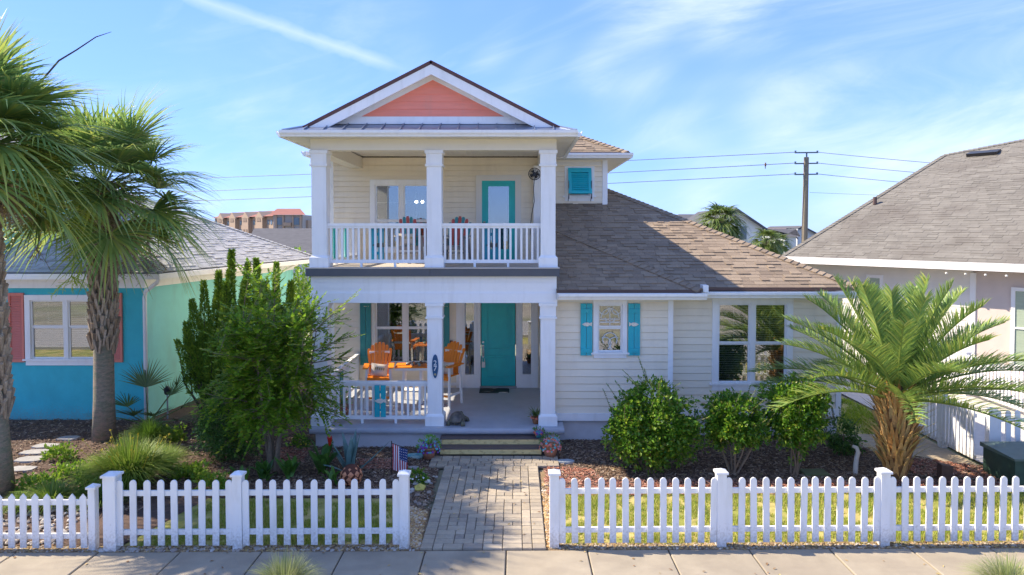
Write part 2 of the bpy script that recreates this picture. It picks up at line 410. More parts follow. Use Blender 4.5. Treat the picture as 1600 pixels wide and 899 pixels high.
def pv(x0, x1, y0, y1, par=None):
    gp = 0.0045; z = 0.058 + rnd(-0.0035, 0.0035)
    b = MB(); b.cbx(-(x1-x0)/2+gp, (x1-x0)/2-gp, -(y1-y0)/2+gp, (y1-y0)/2-gp, -0.05, 0, 0.008)
    o = b.build('paver', paver, par or pathroot); o.location = ((x0+x1)/2, (y0+y1)/2, z)
    o.rotation_euler = (rnd(-0.008, 0.008), rnd(-0.008, 0.008), rnd(-0.01, 0.01))
cw = 0.148; ncol = 10; xl = PX0 + 0.185; cwx = (PX1 - 0.20 - xl) / ncol
nrow = int((13.42 - PY0) / cw); cwy = (13.42 - PY0) / nrow
used = [[False]*ncol for _ in range(nrow)]
for r in range(nrow):
    for c in range(ncol):
        if used[r][c]: continue
        q = random.random(); w = h = 1
        if q < 0.36 and c+1 < ncol and not used[r][c+1]: w = 2
        elif q < 0.46 and r+1 < nrow: h = 2
        for i in range(h):
            for j in range(w): used[r+i][c+j] = True
        pv(xl+c*cwx, xl+(c+w)*cwx, PY0+r*cwy, PY0+(r+h)*cwy)
    pv(PX0, xl, PY0+r*cwy, PY0+(r+1)*cwy); pv(xl+ncol*cwx, PX1, PY0+r*cwy, PY0+(r+1)*cwy)
yy = 13.42
for dy in (0.15, 0.15, 0.15, 0.15):
    xx = -1.72
    while xx < 0.80:
        w = random.choice((0.15, 0.22, 0.22)); w = w if xx + w < 0.80 else 0.88 - xx
        pv(xx, xx+w, yy, yy+dy, apron); xx += w
    yy += dy

# loose ground cover (nobody could count it)
def inpoly(x, y, P):
    c = False; n = len(P)
    for i in range(n):
        a, b = P[i], P[(i+1) % n]
        if (a[1] > y) != (b[1] > y) and x < (b[0]-a[0])*(y-a[1])/(b[1]-a[1])+a[0]: c = not c
    return c
def scatter(poly, n, avoid=()):
    xs = [p[0] for p in poly]; ys = [p[1] for p in poly]; out = []
    while len(out) < n:
        x, y = rnd(min(xs), max(xs)), rnd(min(ys), max(ys))
        if inpoly(x, y, poly) and not any(inpoly(x, y, a) for a in avoid): out.append((x, y))
    return out
PATHP = [(-1.44, 9), (0.47, 9), (0.47, 13.4), (0.9, 13.4), (0.9, 14.6), (-1.75, 14.6), (-1.75, 13.4), (-1.44, 13.4)]
def chips(name, polys, m, label, lo=0.03, hi=0.085):
    b = MB()
    for poly, n, z in polys:
        for (x, y) in scatter(poly, n, (PATHP,)):
            L = rnd(lo, hi); w = L * rnd(0.2, 0.42); a = rnd(0, 6.28); tl = rnd(-0.5, 0.5); h = rnd(0.006, 0.03)
            d = Vector((math.cos(a), math.sin(a), tl*0.6)).normalized(); s = Vector((-d.y, d.x, rnd(-0.5, 0.5))).normalized()
            p = Vector((x, y, z + h)); u = d.cross(s) * 0.006
            if u.z < 0: u = -u
            b.add([p-d*L/2-s*w/2, p+d*L/2-s*w/2*rnd(0.3, 1), p+d*L/2+s*w/2, p-d*L/2+s*w/2, p-d*L/2*0.9-s*w/3+u, p+d*L/2*0.9-s*w/3+u, p+d*L/2*0.9+s*w/3+u, p-d*L/2*0.9+s*w/3+u],
                  [(4,5,6,7), (0,1,5,4), (1,2,6,5), (2,3,7,6), (3,0,4,7)])
    o = b.build(name, m, kind='stuff'); tag(o, label, 'mulch'); return o
MDK = [(0.075, 0.046, 0.028), (0.17, 0.105, 0.062), (0.28, 0.185, 0.115), (0.105, 0.066, 0.04), (0.42, 0.33, 0.24), (0.21, 0.135, 0.082), (0.14, 0.085, 0.05)]
mulch_i = mat('mulch_chip', (0.1, 0.06, 0.04), 0.9, island=MDK)
chips('bark_mulch', [([(0.75, 12.75), (9.3, 12.75), (9.3, 13.4), (7.6, 14.7), (7.5, 15.5), (0.75, 15.2)], 12500, 0.008),
                     ([(-6.3, 11.9), (-1.5, 11.9), (-1.5, 14.6), (-4.6, 15.6), (-6.3, 16)], 9500, 0.006), ([(-14, 11.6), (-6.3, 11.2), (-6.3, 17), (-14, 17)], 13000, 0.006), ([(-1.95, 11.3), (-1.42, 11.3), (-1.42, 12.2), (-2.2, 12.2)], 500, 0.006)], mulch_i, 'dark brown bark mulch covering the planting beds before the house')
mulch_r = mat('red_mulch_chip', (0.3, 0.1, 0.06), 0.9, island=[(0.24, 0.085, 0.05), (0.38, 0.15, 0.09), (0.48, 0.22, 0.14), (0.29, 0.10, 0.06), (0.52, 0.33, 0.24), (0.18, 0.075, 0.05), (0.14, 0.075, 0.05)])
chips('red_mulch', [([(0.55, 11.95), (9.3, 12.2), (9.3, 12.75), (0.55, 12.75)], 4200, 0.012), ([(0.55, 12.6), (1.7, 12.6), (1.5, 13.3), (0.6, 13.6)], 700, 0.02), ([(7.7, 13.0), (9.3, 12.7), (9.3, 13.5), (7.9, 14.1)], 1500, 0.016),
                    ([(-3.3, 13.3), (-2.2, 13.3), (-2.3, 13.9), (-3.2, 13.9)], 500, 0.02), ([(-5.0, 13.7), (-4.3, 13.7), (-4.4, 14.6), (-5.2, 14.6)], 500, 0.02)], mulch_r, 'reddish bark mulch along the back of the front lawn')
def pebbles(name, polys, m, label, lo, hi):
    b = MB()
    for poly, n, z in polys:
        for (x, y) in scatter(poly, n):
            r = rnd(lo, hi); b.blob((x, y, z + r*0.35), r, sq=(rnd(0.8, 1.4), rnd(0.8, 1.3), rnd(0.5, 0.8)), jit=0.18)
    o = b.build(name, m, kind='stuff'); tag(o, label, 'gravel'); return o
peb = mat('tan_pebble', (0.4, 0.3, 0.2), 0.8, island=[(0.42, 0.25, 0.09), (0.55, 0.38, 0.17), (0.30, 0.16, 0.06), (0.62, 0.50, 0.32), (0.48, 0.28, 0.10), (0.22, 0.13, 0.07), (0.66, 0.60, 0.50)])
pebbles('path_pebbles', [([(-1.86, 9.98), (-1.41, 9.98), (-1.47, 11.3), (-1.8, 11.5)], 1500, 0.018), ([(0.47, 9.97), (0.64, 9.97), (0.68, 12.6), (0.49, 12.6)], 1000, 0.018)], peb, 'orange tan pebbles beside the paver path', 0.012, 0.026)
strip_p = mat('strip_pebble', (0.3, 0.22, 0.14), 0.85, island=[(0.16, 0.10, 0.055), (0.30, 0.20, 0.10), (0.42, 0.30, 0.16), (0.10, 0.065, 0.04), (0.50, 0.46, 0.40), (0.24, 0.17, 0.08), (0.36, 0.26, 0.10)])
pebbles('fence_gravel', [([(-9, yS(-9)+0.02), (-1.42, yS(-1.4)+0.02), (-1.42, yF(-1.4)+0.1), (-9, yF(-9)+0.1)], 3600, 0.012), ([(0.66, yS(0.6)+0.02), (8.6, yS(8.6)+0.02), (8.6, yF(8.6)+0.08), (0.66, yF(0.6)+0.08)], 3200, 0.012)], strip_p, 'mixed gravel and leaf litter along the foot of the picket fence', 0.010, 0.024)
riv = mat('river_rock', (0.55, 0.53, 0.5), 0.75, island=[(0.45, 0.42, 0.37), (0.31, 0.275, 0.24), (0.56, 0.53, 0.48), (0.24, 0.19, 0.155), (0.38, 0.32, 0.26)])
pebbles('river_rocks', [([(-9.5, 10.1), (-6.9, 10.1), (-7.1, 11.6), (-9.5, 12.0)], 480, 0.01), ([(-6.2, yS(-6)+0.02), (-1.5, yS(-2)+0.02), (-1.5, yS(-2)+0.1), (-6.2, yS(-6)+0.1)], 34, 0.012), ([(-2.0, 11.3), (-1.45, 11.5), (-1.5, 13.2), (-1.9, 13.0)], 26, 0.03)], riv, 'pale rounded river rocks among the plants near the gate', 0.022, 0.052)
def turf(name, polys, m, label, lo, hi, w=0.007):
    b = MB()
    for poly, n in polys:
        for (x, y) in scatter(poly, n):
            nv = noise.noise(Vector((x*1.7, y*1.7, 3.3))) + 0.5*noise.noise(Vector((x*6, y*6, 1.1)))
            if nv < -0.34: continue
            h = rnd(lo, hi)*(1.0 + 0.9*nv); a = rnd(0, 6.28); l = rnd(0.1, 0.7) * h; s = Vector((math.cos(a), math.sin(a), 0)) * w
            p = Vector((x, y, 0.003)); d = Vector((math.cos(a+1.57+rnd(-1, 1))*l, math.sin(a+1.57+rnd(-1, 1))*l, h))
            b.add([p - s, p + s, p + d], [(0, 1, 2)])
    o = b.build(name, m, kind='stuff'); tag(o, label, 'grass'); return o
turf_m = mat('grass_blade', (0.2, 0.25, 0.05), 0.7, island=[(0.20, 0.33, 0.03), (0.30, 0.42, 0.04), (0.42, 0.45, 0.07), (0.56, 0.50, 0.14), (0.24, 0.36, 0.04), (0.60, 0.53, 0.20), (0.34, 0.43, 0.05)], trans=0.35)
turf('lawn_grass', [([(0.75, yF(0.7)+0.03), (9.2, yF(9)+0.03), (9.2, 12.15), (4.6, 12.2), (0.75, 12.0)], 42000), ([(-5.7, yF(-5.7)+0.05), (-1.95, yF(-1.9)+0.05), (-1.95, 11.6), (-5.2, 11.8)], 20000)],
     turf_m, 'short yellow green front lawn grass behind the picket fence', 0.03, 0.075)
side_m = mat('side_grass_blade', (0.2, 0.3, 0.05), 0.7, island=[(0.18, 0.30, 0.02), (0.26, 0.38, 0.03), (0.33, 0.42, 0.05), (0.22, 0.34, 0.03)], trans=0.35)
turf('side_yard_grass', [([(7.45, 15.8), (9.3, 15.5), (9.3, 22), (7.45, 22)], 16000)], side_m, 'bright green grass strip between the two houses', 0.04, 0.09, 0.01)

b = MB()                                   # fallen leaves
for poly, n, z in (([(-9, 8.9), (9, 8.9), (9, yS(9)), (-9, yS(-9))], 90, 0.032), ([(-9, yS(-9)), (-1.5, yS(-1.5)), (-1.5, 10.4), (-9, 10.4)], 260, 0.03), ([(0.7, yS(1)), (9, yS(9)), (9, 10.45), (0.7, 10.3)], 300, 0.03), ([(0.8, 12.3), (9, 12.3), (9, 15), (0.8, 15)], 220, 0.04), ([(-8, 11.5), (-1.6, 11.5), (-1.6, 14.5), (-8, 15)], 320, 0.035), ([(-1.4, 10), (0.45, 10), (0.45, 13.5), (-1.4, 13.5)], 26, 0.066)):
    for (x, y) in scatter(poly, n):
        a = rnd(0, 6.28); d = Vector((math.cos(a), math.sin(a), rnd(-0.1, 0.25))).normalized(); b.leaf(Vector((x, y, z)), d, Vector((-d.y, d.x, rnd(-0.2, 0.2))).normalized(), rnd(0.03, 0.075), rnd(0.008, 0.02), rnd(0.1, 0.6))
tag(b.build('fallen_leaves', mat('dry_leaf', (0.3, 0.18, 0.07), 0.8, island=[(0.30, 0.17, 0.06), (0.20, 0.10, 0.05), (0.42, 0.28, 0.10), (0.50, 0.40, 0.16), (0.13, 0.075, 0.045)]), kind='stuff'), 'scattered dry fallen leaves on the sidewalk, lawn and mulch', 'leaves')
# ================================================================== the beach house
house = thing('beach_house', 'two storey cream beach house with coral gable and stacked front porches', 'house', (-0.5, 18.5, 0), world=True)
HP = 0.45                       # porch floor
YC, YW, YT = 14.82, 18.51, 19.16   # column faces, door wall, tower wall
XL, XR = -5.01, 0.90
def rects(x0, x1, z0, z1, ops):
    xs = sorted({x0, x1, *[min(max(o[0], x0), x1) for o in ops], *[min(max(o[1], x0), x1) for o in ops]}); out = []
    for a, b in zip(xs, xs[1:]):
        if b - a < 1e-4: continue
        m = (a + b) / 2; cuts = sorted([(o[2], o[3]) for o in ops if o[0] < m < o[1]]); z = z0
        for c0, c1 in cuts:
            if c0 > z: out.append((a, b, z, c0))
            z = max(z, c1)
        if z < z1: out.append((a, b, z, z1))
    return out
def sided_wall(name, x0, x1, z0, z1, y, ops, expo=0.165, m=None, parent=None, zoff=0.0):
    """sheathing with openings, and one clapboard object for each run of each course"""
    m = m or cream
    b = MB()
    for r in rects(x0, x1, z0, z1, ops): b.bx(r[0], r[1], y, y + 0.12, r[2], r[3])
    w = b.build(name, m, parent or house)
    z = z0 + zoff
    while z < z1 - 0.02:
        zt = min(z + expo, z1)
        xs = sorted({x0, x1, *[o[0] for o in ops if o[2] < zt and o[3] > z], *[o[1] for o in ops if o[2] < zt and o[3] > z]})
        runs = []
        for a, c in zip(xs, xs[1:]):
            mid = (a + c) / 2; lo, hi = z, zt
            for o in ops:
                if o[0] < mid < o[1] and o[2] < zt and o[3] > z:
                    if o[2] <= z and o[3] >= zt: lo = hi = 0
                    elif o[2] > z: hi = o[2]
                    else: lo = o[3]
            if hi - lo > 0.015: runs.append([a, c, lo, hi])
        mer = []
        for r in runs:
            if mer and abs(mer[-1][1] - r[0]) < 1e-5 and abs(mer[-1][2]-r[2]) < 1e-5 and abs(mer[-1][3]-r[3]) < 1e-5: mer[-1][1] = r[1]
            else: mer.append(r)
        cut = []
        for a, c, lo, hi in mer:                      # long courses are pieced from boards with butt joints
            while c - a > 3.4:
                L_ = rnd(1.6, 3.0); cut.append((a, a + L_ - 0.003, lo, hi)); a += L_
            cut.append((a, c, lo, hi))
        for a, c, lo, hi in cut:
            p = MB(); hi -= 0.009 if hi > zt - 0.001 else 0; t0 = 0.032 - 0.02 * (lo - z) / expo; t1 = 0.032 - 0.02 * (hi - z) / expo
            p.add([(a, y+0.003, lo), (c, y+0.003, lo), (c, y+0.003, hi), (a, y+0.003, hi), (a, y-t0, lo), (c, y-t0, lo), (c, y-t1, hi), (a, y-t1, hi)],
                  [(4,5,6,7), (0,1,5,4), (2,3,7,6), (1,2,6,5), (3,0,4,7)])
            p.build('clapboard', m, w)
        z += expo
    return w
wframe = mat('window_vinyl', (0.80, 0.80, 0.78), 0.35, 0.02, 3)
def window(parent, x0, x1, z0, z1, y, cols=2, rail=None, trim=0.11, blind=True, m=None, sill=True, grille=True, curtain=False, light=False, room=1.6, name='window', hood=True):
    f = MB(); t = trim
    f.bx(x0-t, x0, y-0.045, y+0.03, z0, z1); f.bx(x1, x1+t, y-0.045, y+0.03, z0, z1)
    f.bx(x0-t-0.001, x1+t+0.001, y-0.047, y+0.03, z1, z1+t)
    if not sill: f.bx(x0-t-0.001, x1+t+0.001, y-0.047, y+0.03, z0-t, z0)
    win = f.build(name, m or white, parent)
    if sill:
        s = MB(); s.bx(x0-t-0.05, x1+t+0.05, y-0.075, y+0.02, z0-0.045, z0); s.bx(x0-t+0.01, x1+t-0.01, y-0.04, y+0.02, z0-t-0.03, z0-0.045); s.build('sill', m or white, win)
    zr = rail if rail else (z0 + z1) / 2
    mw = 0.10 if cols > 1 else 0; cwid = (x1 - x0 - mw * (cols - 1)) / cols; sf = 0.038
    for c in range(cols):
        a = x0 + c * (cwid + mw); b = a + cwid
        if c: q = MB(); q.bx(a-mw, a, y-0.02, y+0.05, z0, z1); q.build('mullion', wframe, win)
        for (lo, hi, yo) in ((z0, zr, 0.022), (zr, z1, 0.0)):
            q = MB(); q.bx(a, a+sf, y+yo, y+yo+0.04, lo, hi); q.bx(b-sf, b, y+yo, y+yo+0.04, lo, hi)
            q.bx(a+sf, b-sf, y+yo+0.002, y+yo+0.04, lo, lo+sf); q.bx(a+sf, b-sf, y+yo+0.002, y+yo+0.04, hi-sf, hi); q.build('sash', wframe, win)
            q = MB(); q.bx(a+sf, b-sf, y+yo+0.016, y+yo+0.021, lo+sf, hi-sf); q.build('pane', glass, win)
            if grille and lo > z0 + 0.01:
                q = MB(); q.bx((a+b)/2-0.008, (a+b)/2+0.008, y+yo+0.024, y+yo+0.03, lo+sf, hi-sf); q.bx(a+sf, b-sf, y+yo+0.0245, y+yo+0.0295, (lo+hi)/2-0.008, (lo+hi)/2+0.008); q.build('grille', wframe, win)
    if blind:
        q = MB(); z = z0 + 0.04
        while z < z1 - 0.02:
            q.add([(x0+0.03, y+0.105, z), (x1-0.03, y+0.105, z), (x1-0.03, y+0.135, z+0.026), (x0+0.03, y+0.135, z+0.026)], [(0,1,2,3)]); z += 0.052
        q.build('blind', blindm, win)
    if curtain:
        for (a, b) in ((x0+0.02, x0+0.36), (x1-0.36, x1-0.02)):
            q = MB(); n = 18; vs = []
            for i in range(n+1):
                xx = a + (b-a)*i/n; yy = y + 0.22 + 0.035*math.sin(i*2.1)
                vs += [(xx, yy, z0-0.1), (xx, yy, z1)]
            q.add(vs, [(2*i, 2*i+2, 2*i+3, 2*i+1) for i in range(n)]); q.build('curtain', curtainm, win)
    q = MB(); e = 0.35; d = room
    A = [(x0-e, y+0.121, z0-e*0.5), (x1+e, y+0.121, z0-e*0.5), (x1+e, y+0.121, z1+0.02), (x0-e, y+0.121, z1+0.02)]
    B = [(p[0], y+d, p[2]) for p in A]
    q.add(A + B, [(4,5,6,7), (0,4,5,1), (1,5,6,2), (2,6,7,3), (3,7,4,0)]); q.build('room', dark_int, win)
    if light:
        q = MB()
        for i in range(2): q.blob(((x0+x1)/2+0.22+0.18*i, y+1.2, z1-0.42), 0.05, jit=0)
        lm = bpy.data.materials.new('lit_bulb'); lm.use_nodes = True; lb = lm.node_tree.nodes['Principled BSDF']
        lb.inputs['Emission Color'].default_value = (1, 0.9, 0.75, 1); lb.inputs['Emission Strength'].default_value = 6
        q.build('lit_bulb', lm, win, True)
    return win

# ---- foundation and porch slab
lav = mat('foundation_paint', (0.60, 0.60, 0.63), 0.7, 0.08, 3, 0.15, 40, weather=((0.40, 0.36, 0.33), (2, 2, 3), 0.3))
slabm = mat('porch_floor_paint', (0.40, 0.42, 0.46), 0.55, 0.12, 3, 0.06, 40, weather=((0.40, 0.40, 0.40), (2, 2, 2), 0.35))
b = MB(); b.bx(0.98, 3.50, 15.26, 20, -0.1, 0.47); b.bx(3.50, 7.40, 15.61, 24, -0.1, 0.47); b.bx(-4.34, 0.975, 14.74, 18.6, -0.1, 0.33); b.bx(-4.98, -4.345, 18.55, 25, -0.1, 0.44)
b.build('foundation', lav, house)
b = MB(); b.prism([(14.65, 0.325), (14.62, 0.345), (14.61, 0.39), (14.62, 0.43), (14.65, HP), (18.6, HP), (18.6, 0.325)], -4.44, 1.06, 'x')
b.build('porch_slab', slabm, house)
# ---- wing walls
OPS = [(1.79, 2.44, 1.96, 3.13)]
sided_wall('wall', 0.66, 3.43, 0.64, 3.34, 15.2, OPS)
OPB = [(4.58, 6.24, 1.19, 3.11)]
sided_wall('wall', 3.50, 7.36, 0.64, 3.34, 15.55, OPB)
b = MB(); b.bx(0.9, 3.50, 15.155, 15.30, 0.47, 0.642); b.bx(3.505, 7.45, 15.505, 15.65, 0.47, 0.642); b.build('water_table', white, house)
b = MB(); b.bx(3.41, 3.52, 15.165, 15.2, 0.643, 3.26); b.bx(3.43, 3.521, 15.2, 15.6, 0.643, 3.26); b.build('corner_board', white, house)
b = MB(); b.bx(7.33, 7.45, 15.51, 15.56, 0.643, 3.26); b.bx(7.35, 7.452, 15.56, 15.7, 0.643, 3.26); b.build('corner_board', white, house)
b = MB(); b.bx(7.30, 7.40, 15.66, 24, 0.47, 3.3); b.bx(0.66, 0.78, 15.3, 18.5, HP+0.001, 3.3); b.bx(2.6, 7.3, 23.9, 24, 0.47, 3.3); b.build('side_wall', cream, house)
w_small = window(house, 1.84, 2.39, 2.01, 3.08, 15.19, cols=1, rail=2.56, blind=False, grille=False, trim=0.10, room=0.8)
w_twin = window(house, 4.63, 6.19, 1.24, 3.06, 15.54, cols=2, rail=2.15, trim=0.14)
q = MB()                                    # leaded swirl in the small window
for (cx, cz, r, a0, a1) in ((2.115, 2.28, 0.16, -30, 210), (2.0, 2.2, 0.14, -60, 120), (2.23, 2.2, 0.14, 60, 240), (2.115, 2.78, 0.2, 0, 180), (2.115, 2.78, 0.11, 180, 360), (1.98, 2.95, 0.1, 200, 400), (2.26, 2.95, 0.1, 140, 340)):
    q.tube([(cx + r*math.cos(R(a0+(a1-a0)*i/10)), 15.197, cz + r*math.sin(R(a0+(a1-a0)*i/10))) for i in range(11)], 0.012, 5)
q.bx(1.9, 2.33, 15.193, 15.202, 2.665, 2.69); q.bx(2.105, 2.122, 15.193, 15.202, 2.6, 3.02); q.bx(1.9, 2.33, 15.193, 15.202, 2.735, 2.755)
q.build('leaded_tracery', mat('lead_came', (0.72, 0.72, 0.68), 0.5), w_small)
# ---- door wall, balcony wall, tower wall
DOORO = [(-1.58, 0.60, HP, 3.05), (-3.84, -2.13, 1.08, 3.04)]
sided_wall('wall', XL+0.08, 0.655, HP, 3.32, YW, DOORO)
UPO = [(-3.84, -2.30, 4.2, 6.02), (-0.92, 0.02, 3.93, 6.09)]
sided_wall('wall', XL+0.08, 0.75, 3.93, 6.70, YW, UPO, 0.142)
TWO = [(1.46, 2.13, 5.66, 6.44)]
sided_wall('wall', 0.75, 2.50, 5.1, 6.74, YT, TWO, 0.142)
b = MB(); b.bx(XL, XL+0.12, YW+0.02, 26, 0.44, 6.7); b.bx(2.46, 2.56, YT+0.02, 26, 3.5, 6.74); b.bx(XL+0.12, 2.46, 25.9, 26, 0.4, 6.7); b.bx(0.77, 0.88, YW+0.01, YT-0.01, 3.3, 6.7); b.build('side_wall', cream, house)
b = MB(); b.bx(2.44, 2.58, YT-0.045, YT-0.001, 5.1, 6.72); b.bx(2.54, 2.582, YT, YT+0.12, 5.1, 6.72); b.build('corner_board', white, house)
b = MB(); b.bx(XL-0.012, XL+0.10, YW-0.035, YW+0.1, 3.93, 6.69); b.bx(XL-0.01, XL+0.10, YW-0.034, YW+0.1, HP+0.001, 3.3); b.build('corner_board', white, house)
b = MB(); b.bx(0.49, 0.69, YW-0.2, YW-0.012, 3.925, 6.46); b.build('pilaster', white, house)
b = MB(); b.bx(XL+0.1, 0.74, YW-0.03, YW-0.001, 6.55, 6.69); b.build('frieze', cream, house)
b = MB(); b.bx(XL+0.1, -1.6, YW-0.025, YW-0.001, HP+0.002, HP+0.14); b.build('baseboard', white, house)
w_low = window(house, -3.79, -2.18, 1.13, 2.99, YW-0.01, cols=2, rail=2.08, blind=False, curtain=True, trim=0.10, m=mat('cream_trim', (0.74, 0.70, 0.62), 0.5, 0.03, 3))
w_up = window(house, -3.79, -2.35, 4.25, 5.97, YW-0.01, cols=2, rail=4.99, blind=False, trim=0.13, light=True, sill=False)
w_tow = window(house, 1.50, 2.09, 5.70, 6.40, YT-0.01, cols=1, blind=False, trim=0.12, room=0.8)
# bahama shutter on the tower
b = MB(); hz, ho, lz, lo_ = 6.46, YT-0.07, 5.74, YT-0.30
def bah(u, v, o=0.0): return (1.47 + 0.65*u, ho + (lo_-ho)*v - o*0.95, hz + (lz-hz)*v + o*0.28)
def bahbox(mbx, u0, u1, v0, v1, o0, o1):
    vs = [bah(u0,v0,o0), bah(u1,v0,o0), bah(u1,v1,o0), bah(u0,v1,o0), bah(u0,v0,o1), bah(u1,v0,o1), bah(u1,v1,o1), bah(u0,v1,o1)]
    mbx.add(vs, [(0,1,2,3), (7,6,5,4), (4,5,1,0), (5,6,2,1), (6,7,3,2), (7,4,0,3)])
for r in ((0, 0.14, 0, 1), (0.86, 1, 0, 1), (0.141, 0.859, 0.0, 0.17), (0.141, 0.859, 0.92, 1.0)): bahbox(b, *r, 0, 0.035)
sh = b.build('bahama_shutter', tealblue, house)
for i in range(9):
    v = 0.19 + i * 0.081; s_ = MB()
    p = [bah(0.141, v, 0.002), bah(0.859, v, 0.002), bah(0.859, v+0.085, 0.03), bah(0.141, v+0.085, 0.03)]
    s_.sheet(p, 0.008); s_.build('slat', tealblue, sh)
for xx in (1.48, 2.11):
    a_ = MB(); a_.bar((xx, YT-0.04, 5.55), (xx, lo_+0.01, 5.77), 0.014, 0.014); a_.bar((xx, lo_, 5.60), (xx, lo_+0.03, 6.1), 0.02, 0.012); a_.build('shutter_arm', blackm, house)

# ---- columns
def column(xc, z0, z1, y=15.0, w=0.32):
    b = MB(); h = w/2; b.bx(xc-h, xc+h, y-h, y+h, z0+0.26, z1-0.30)
    o = b.build('column', white, house)
    b = MB(); h2 = 0.205
    b.bx(xc-h2, xc+h2, y-h2, y+h2, z0+0.001, z0+0.21)
    t = [(xc-h2, y-h2), (xc+h2, y-h2), (xc+h2, y+h2), (xc-h2, y+h2)]; u = [(xc-h, y-h), (xc+h, y-h), (xc+h, y+h), (xc-h, y+h)]
    b.add([(*p, z0+0.21) for p in t] + [(*p, z0+0.262) for p in u], [(i, (i+1)%4, 4+(i+1)%4, 4+i) for i in range(4)]); b.build('plinth', white, o)
    b = MB(); h3 = h + 0.012; b.bx(xc-h3, xc+h3, y-h3, y+h3, z1-0.30, z1-0.07); h4 = h + 0.04; b.bx(xc-h4, xc+h4, y-h4, y+h4, z1-0.07, z1-0.002); h5 = h+0.032; b.bx(xc-h5, xc+h5, y-h5, y+h5, z1-0.345, z1-0.305); b.build('capital', white, o)
CX = (-4.26, -1.76, 0.715)
for xc in CX: column(xc, HP, 3.146); column(xc, 3.92, 6.462)
# ---- beams, balcony deck, ceilings
b = MB(); b.bx(-4.44, 0.895, 14.84, 15.16, 3.36, 3.73); b.bx(-4.46, 0.915, 14.815, 15.18, 3.147, 3.36); b.bx(-4.44, -4.1, 15.16, YW-0.04, 3.15, 3.73); b.build('porch_beam', white, house)
for zz_ in (3.45, 3.60):
    b = MB(); b.bx(-4.445, 0.90, 14.828, 14.84, zz_, zz_+0.145); b.build('fascia_board', white, house)
b = MB(); b.bx(-4.40, 0.88, 15.16, YW-0.05, 3.29, 3.31); b.build('porch_ceiling', white, house)
b = MB(); b.bx(-4.52, -1.84, 14.70, 14.80, 3.732, 3.90); b.bx(-1.836, 0.955, 14.703, 14.80, 3.732, 3.90); b.bx(-4.52, -4.42, 14.80, YW-0.05, 3.732, 3.90); b.build('deck_edge', greydark, house)
dk = MB().bx(-4.41, 0.94, 14.8, YW-0.01, 3.733, 3.895).build('balcony_deck', greydark, house)
deckm = mat('deck_board', (0.45, 0.40, 0.35), 0.7, 0.1, 6, rand=[(0.42, 0.38, 0.33), (0.50, 0.45, 0.39), (0.46, 0.41, 0.355)])
y = 14.69
while y < YW - 0.2:
    MB().bx(-4.53, 0.96, y, y + 0.136, 3.899, 3.92).build('deck_board', deckm, dk); y += 0.142
b = MB(); b.bx(-4.44, 0.895, 14.85, 15.15, 6.464, 6.70); b.bx(-4.44, -4.12, 15.15, YW-0.04, 6.40, 6.70); b.bx(0.60, 0.895, 15.15, YW-0.04, 6.464, 6.70); b.bx(-4.12, -3.78, 17.2, YW-0.05, 6.43, 6.699) if False else None
b.build('balcony_beam', mat('cream_beam', (0.78, 0.73, 0.62), 0.5, 0.03, 3), house)
ceilm = mat('ceiling_board', (0.74, 0.71, 0.64), 0.55, 0.04, 5)
cl = MB().bx(-4.88, 1.27, 14.45, YW-0.04, 6.735, 6.75).build('balcony_ceiling', ceilm, house)
xx = -4.1
while xx < 0.55:
    MB().bx(xx, xx+0.128, 15.16, YW-0.04, 6.722, 6.734).build('ceiling_board', ceilm, cl); xx += 0.135
b = MB(); b.prism([(15.2, 3.3), (YW, 3.3), (YW, 5.25), (15.2, 3.72)], 0.80, 0.893, 'x'); b.build('knee_wall', cream, house)
# ---- railings
def railing(a, b_, zt, zb, n, w=0.045):
    a, b_ = Vector(a), Vector(b_); m = MB()
    m.bar(a + Vector((0,0,zt-0.03)), b_ + Vector((0,0,zt-0.03)), 0.10, 0.06); m.bar(a + Vector((0,0,zt-0.085)), b_ + Vector((0,0,zt-0.085)), 0.05, 0.048)
    m.bar(a + Vector((0,0,zb+0.035)), b_ + Vector((0,0,zb+0.035)), 0.055, 0.075)
    for q_ in (0.33, 0.67):
        p = a.lerp(b_, q_); m.bar(p + Vector((0,0,zb-0.10)), p + Vector((0,0,zb-0.003)), 0.05, 0.05)
    o = m.build('railing', white, house)
    me = MB().bx(-w/2, w/2, -w/2, w/2, zb+0.073, zt-0.11).mesh('baluster', white)
    for i in range(n): piece('baluster', me, o, tuple(a.lerp(b_, (i + 0.5) / n)))
railing((-4.10, 15.0, 0), (-1.92, 15.0, 0), 4.88, 4.01, 18)
railing((-1.60, 15.0, 0), (0.555, 15.0, 0), 4.88, 4.01, 18)
railing((-4.26, 15.17, 0), (-4.26, YW-0.02, 0), 4.88, 4.01, 26)
railing((-4.10, 15.0, 0), (-1.92, 15.0, 0), 1.40, 0.56, 17)
railing((-4.26, 15.17, 0), (-4.26, YW-0.02, 0), 1.40, 0.56, 26)
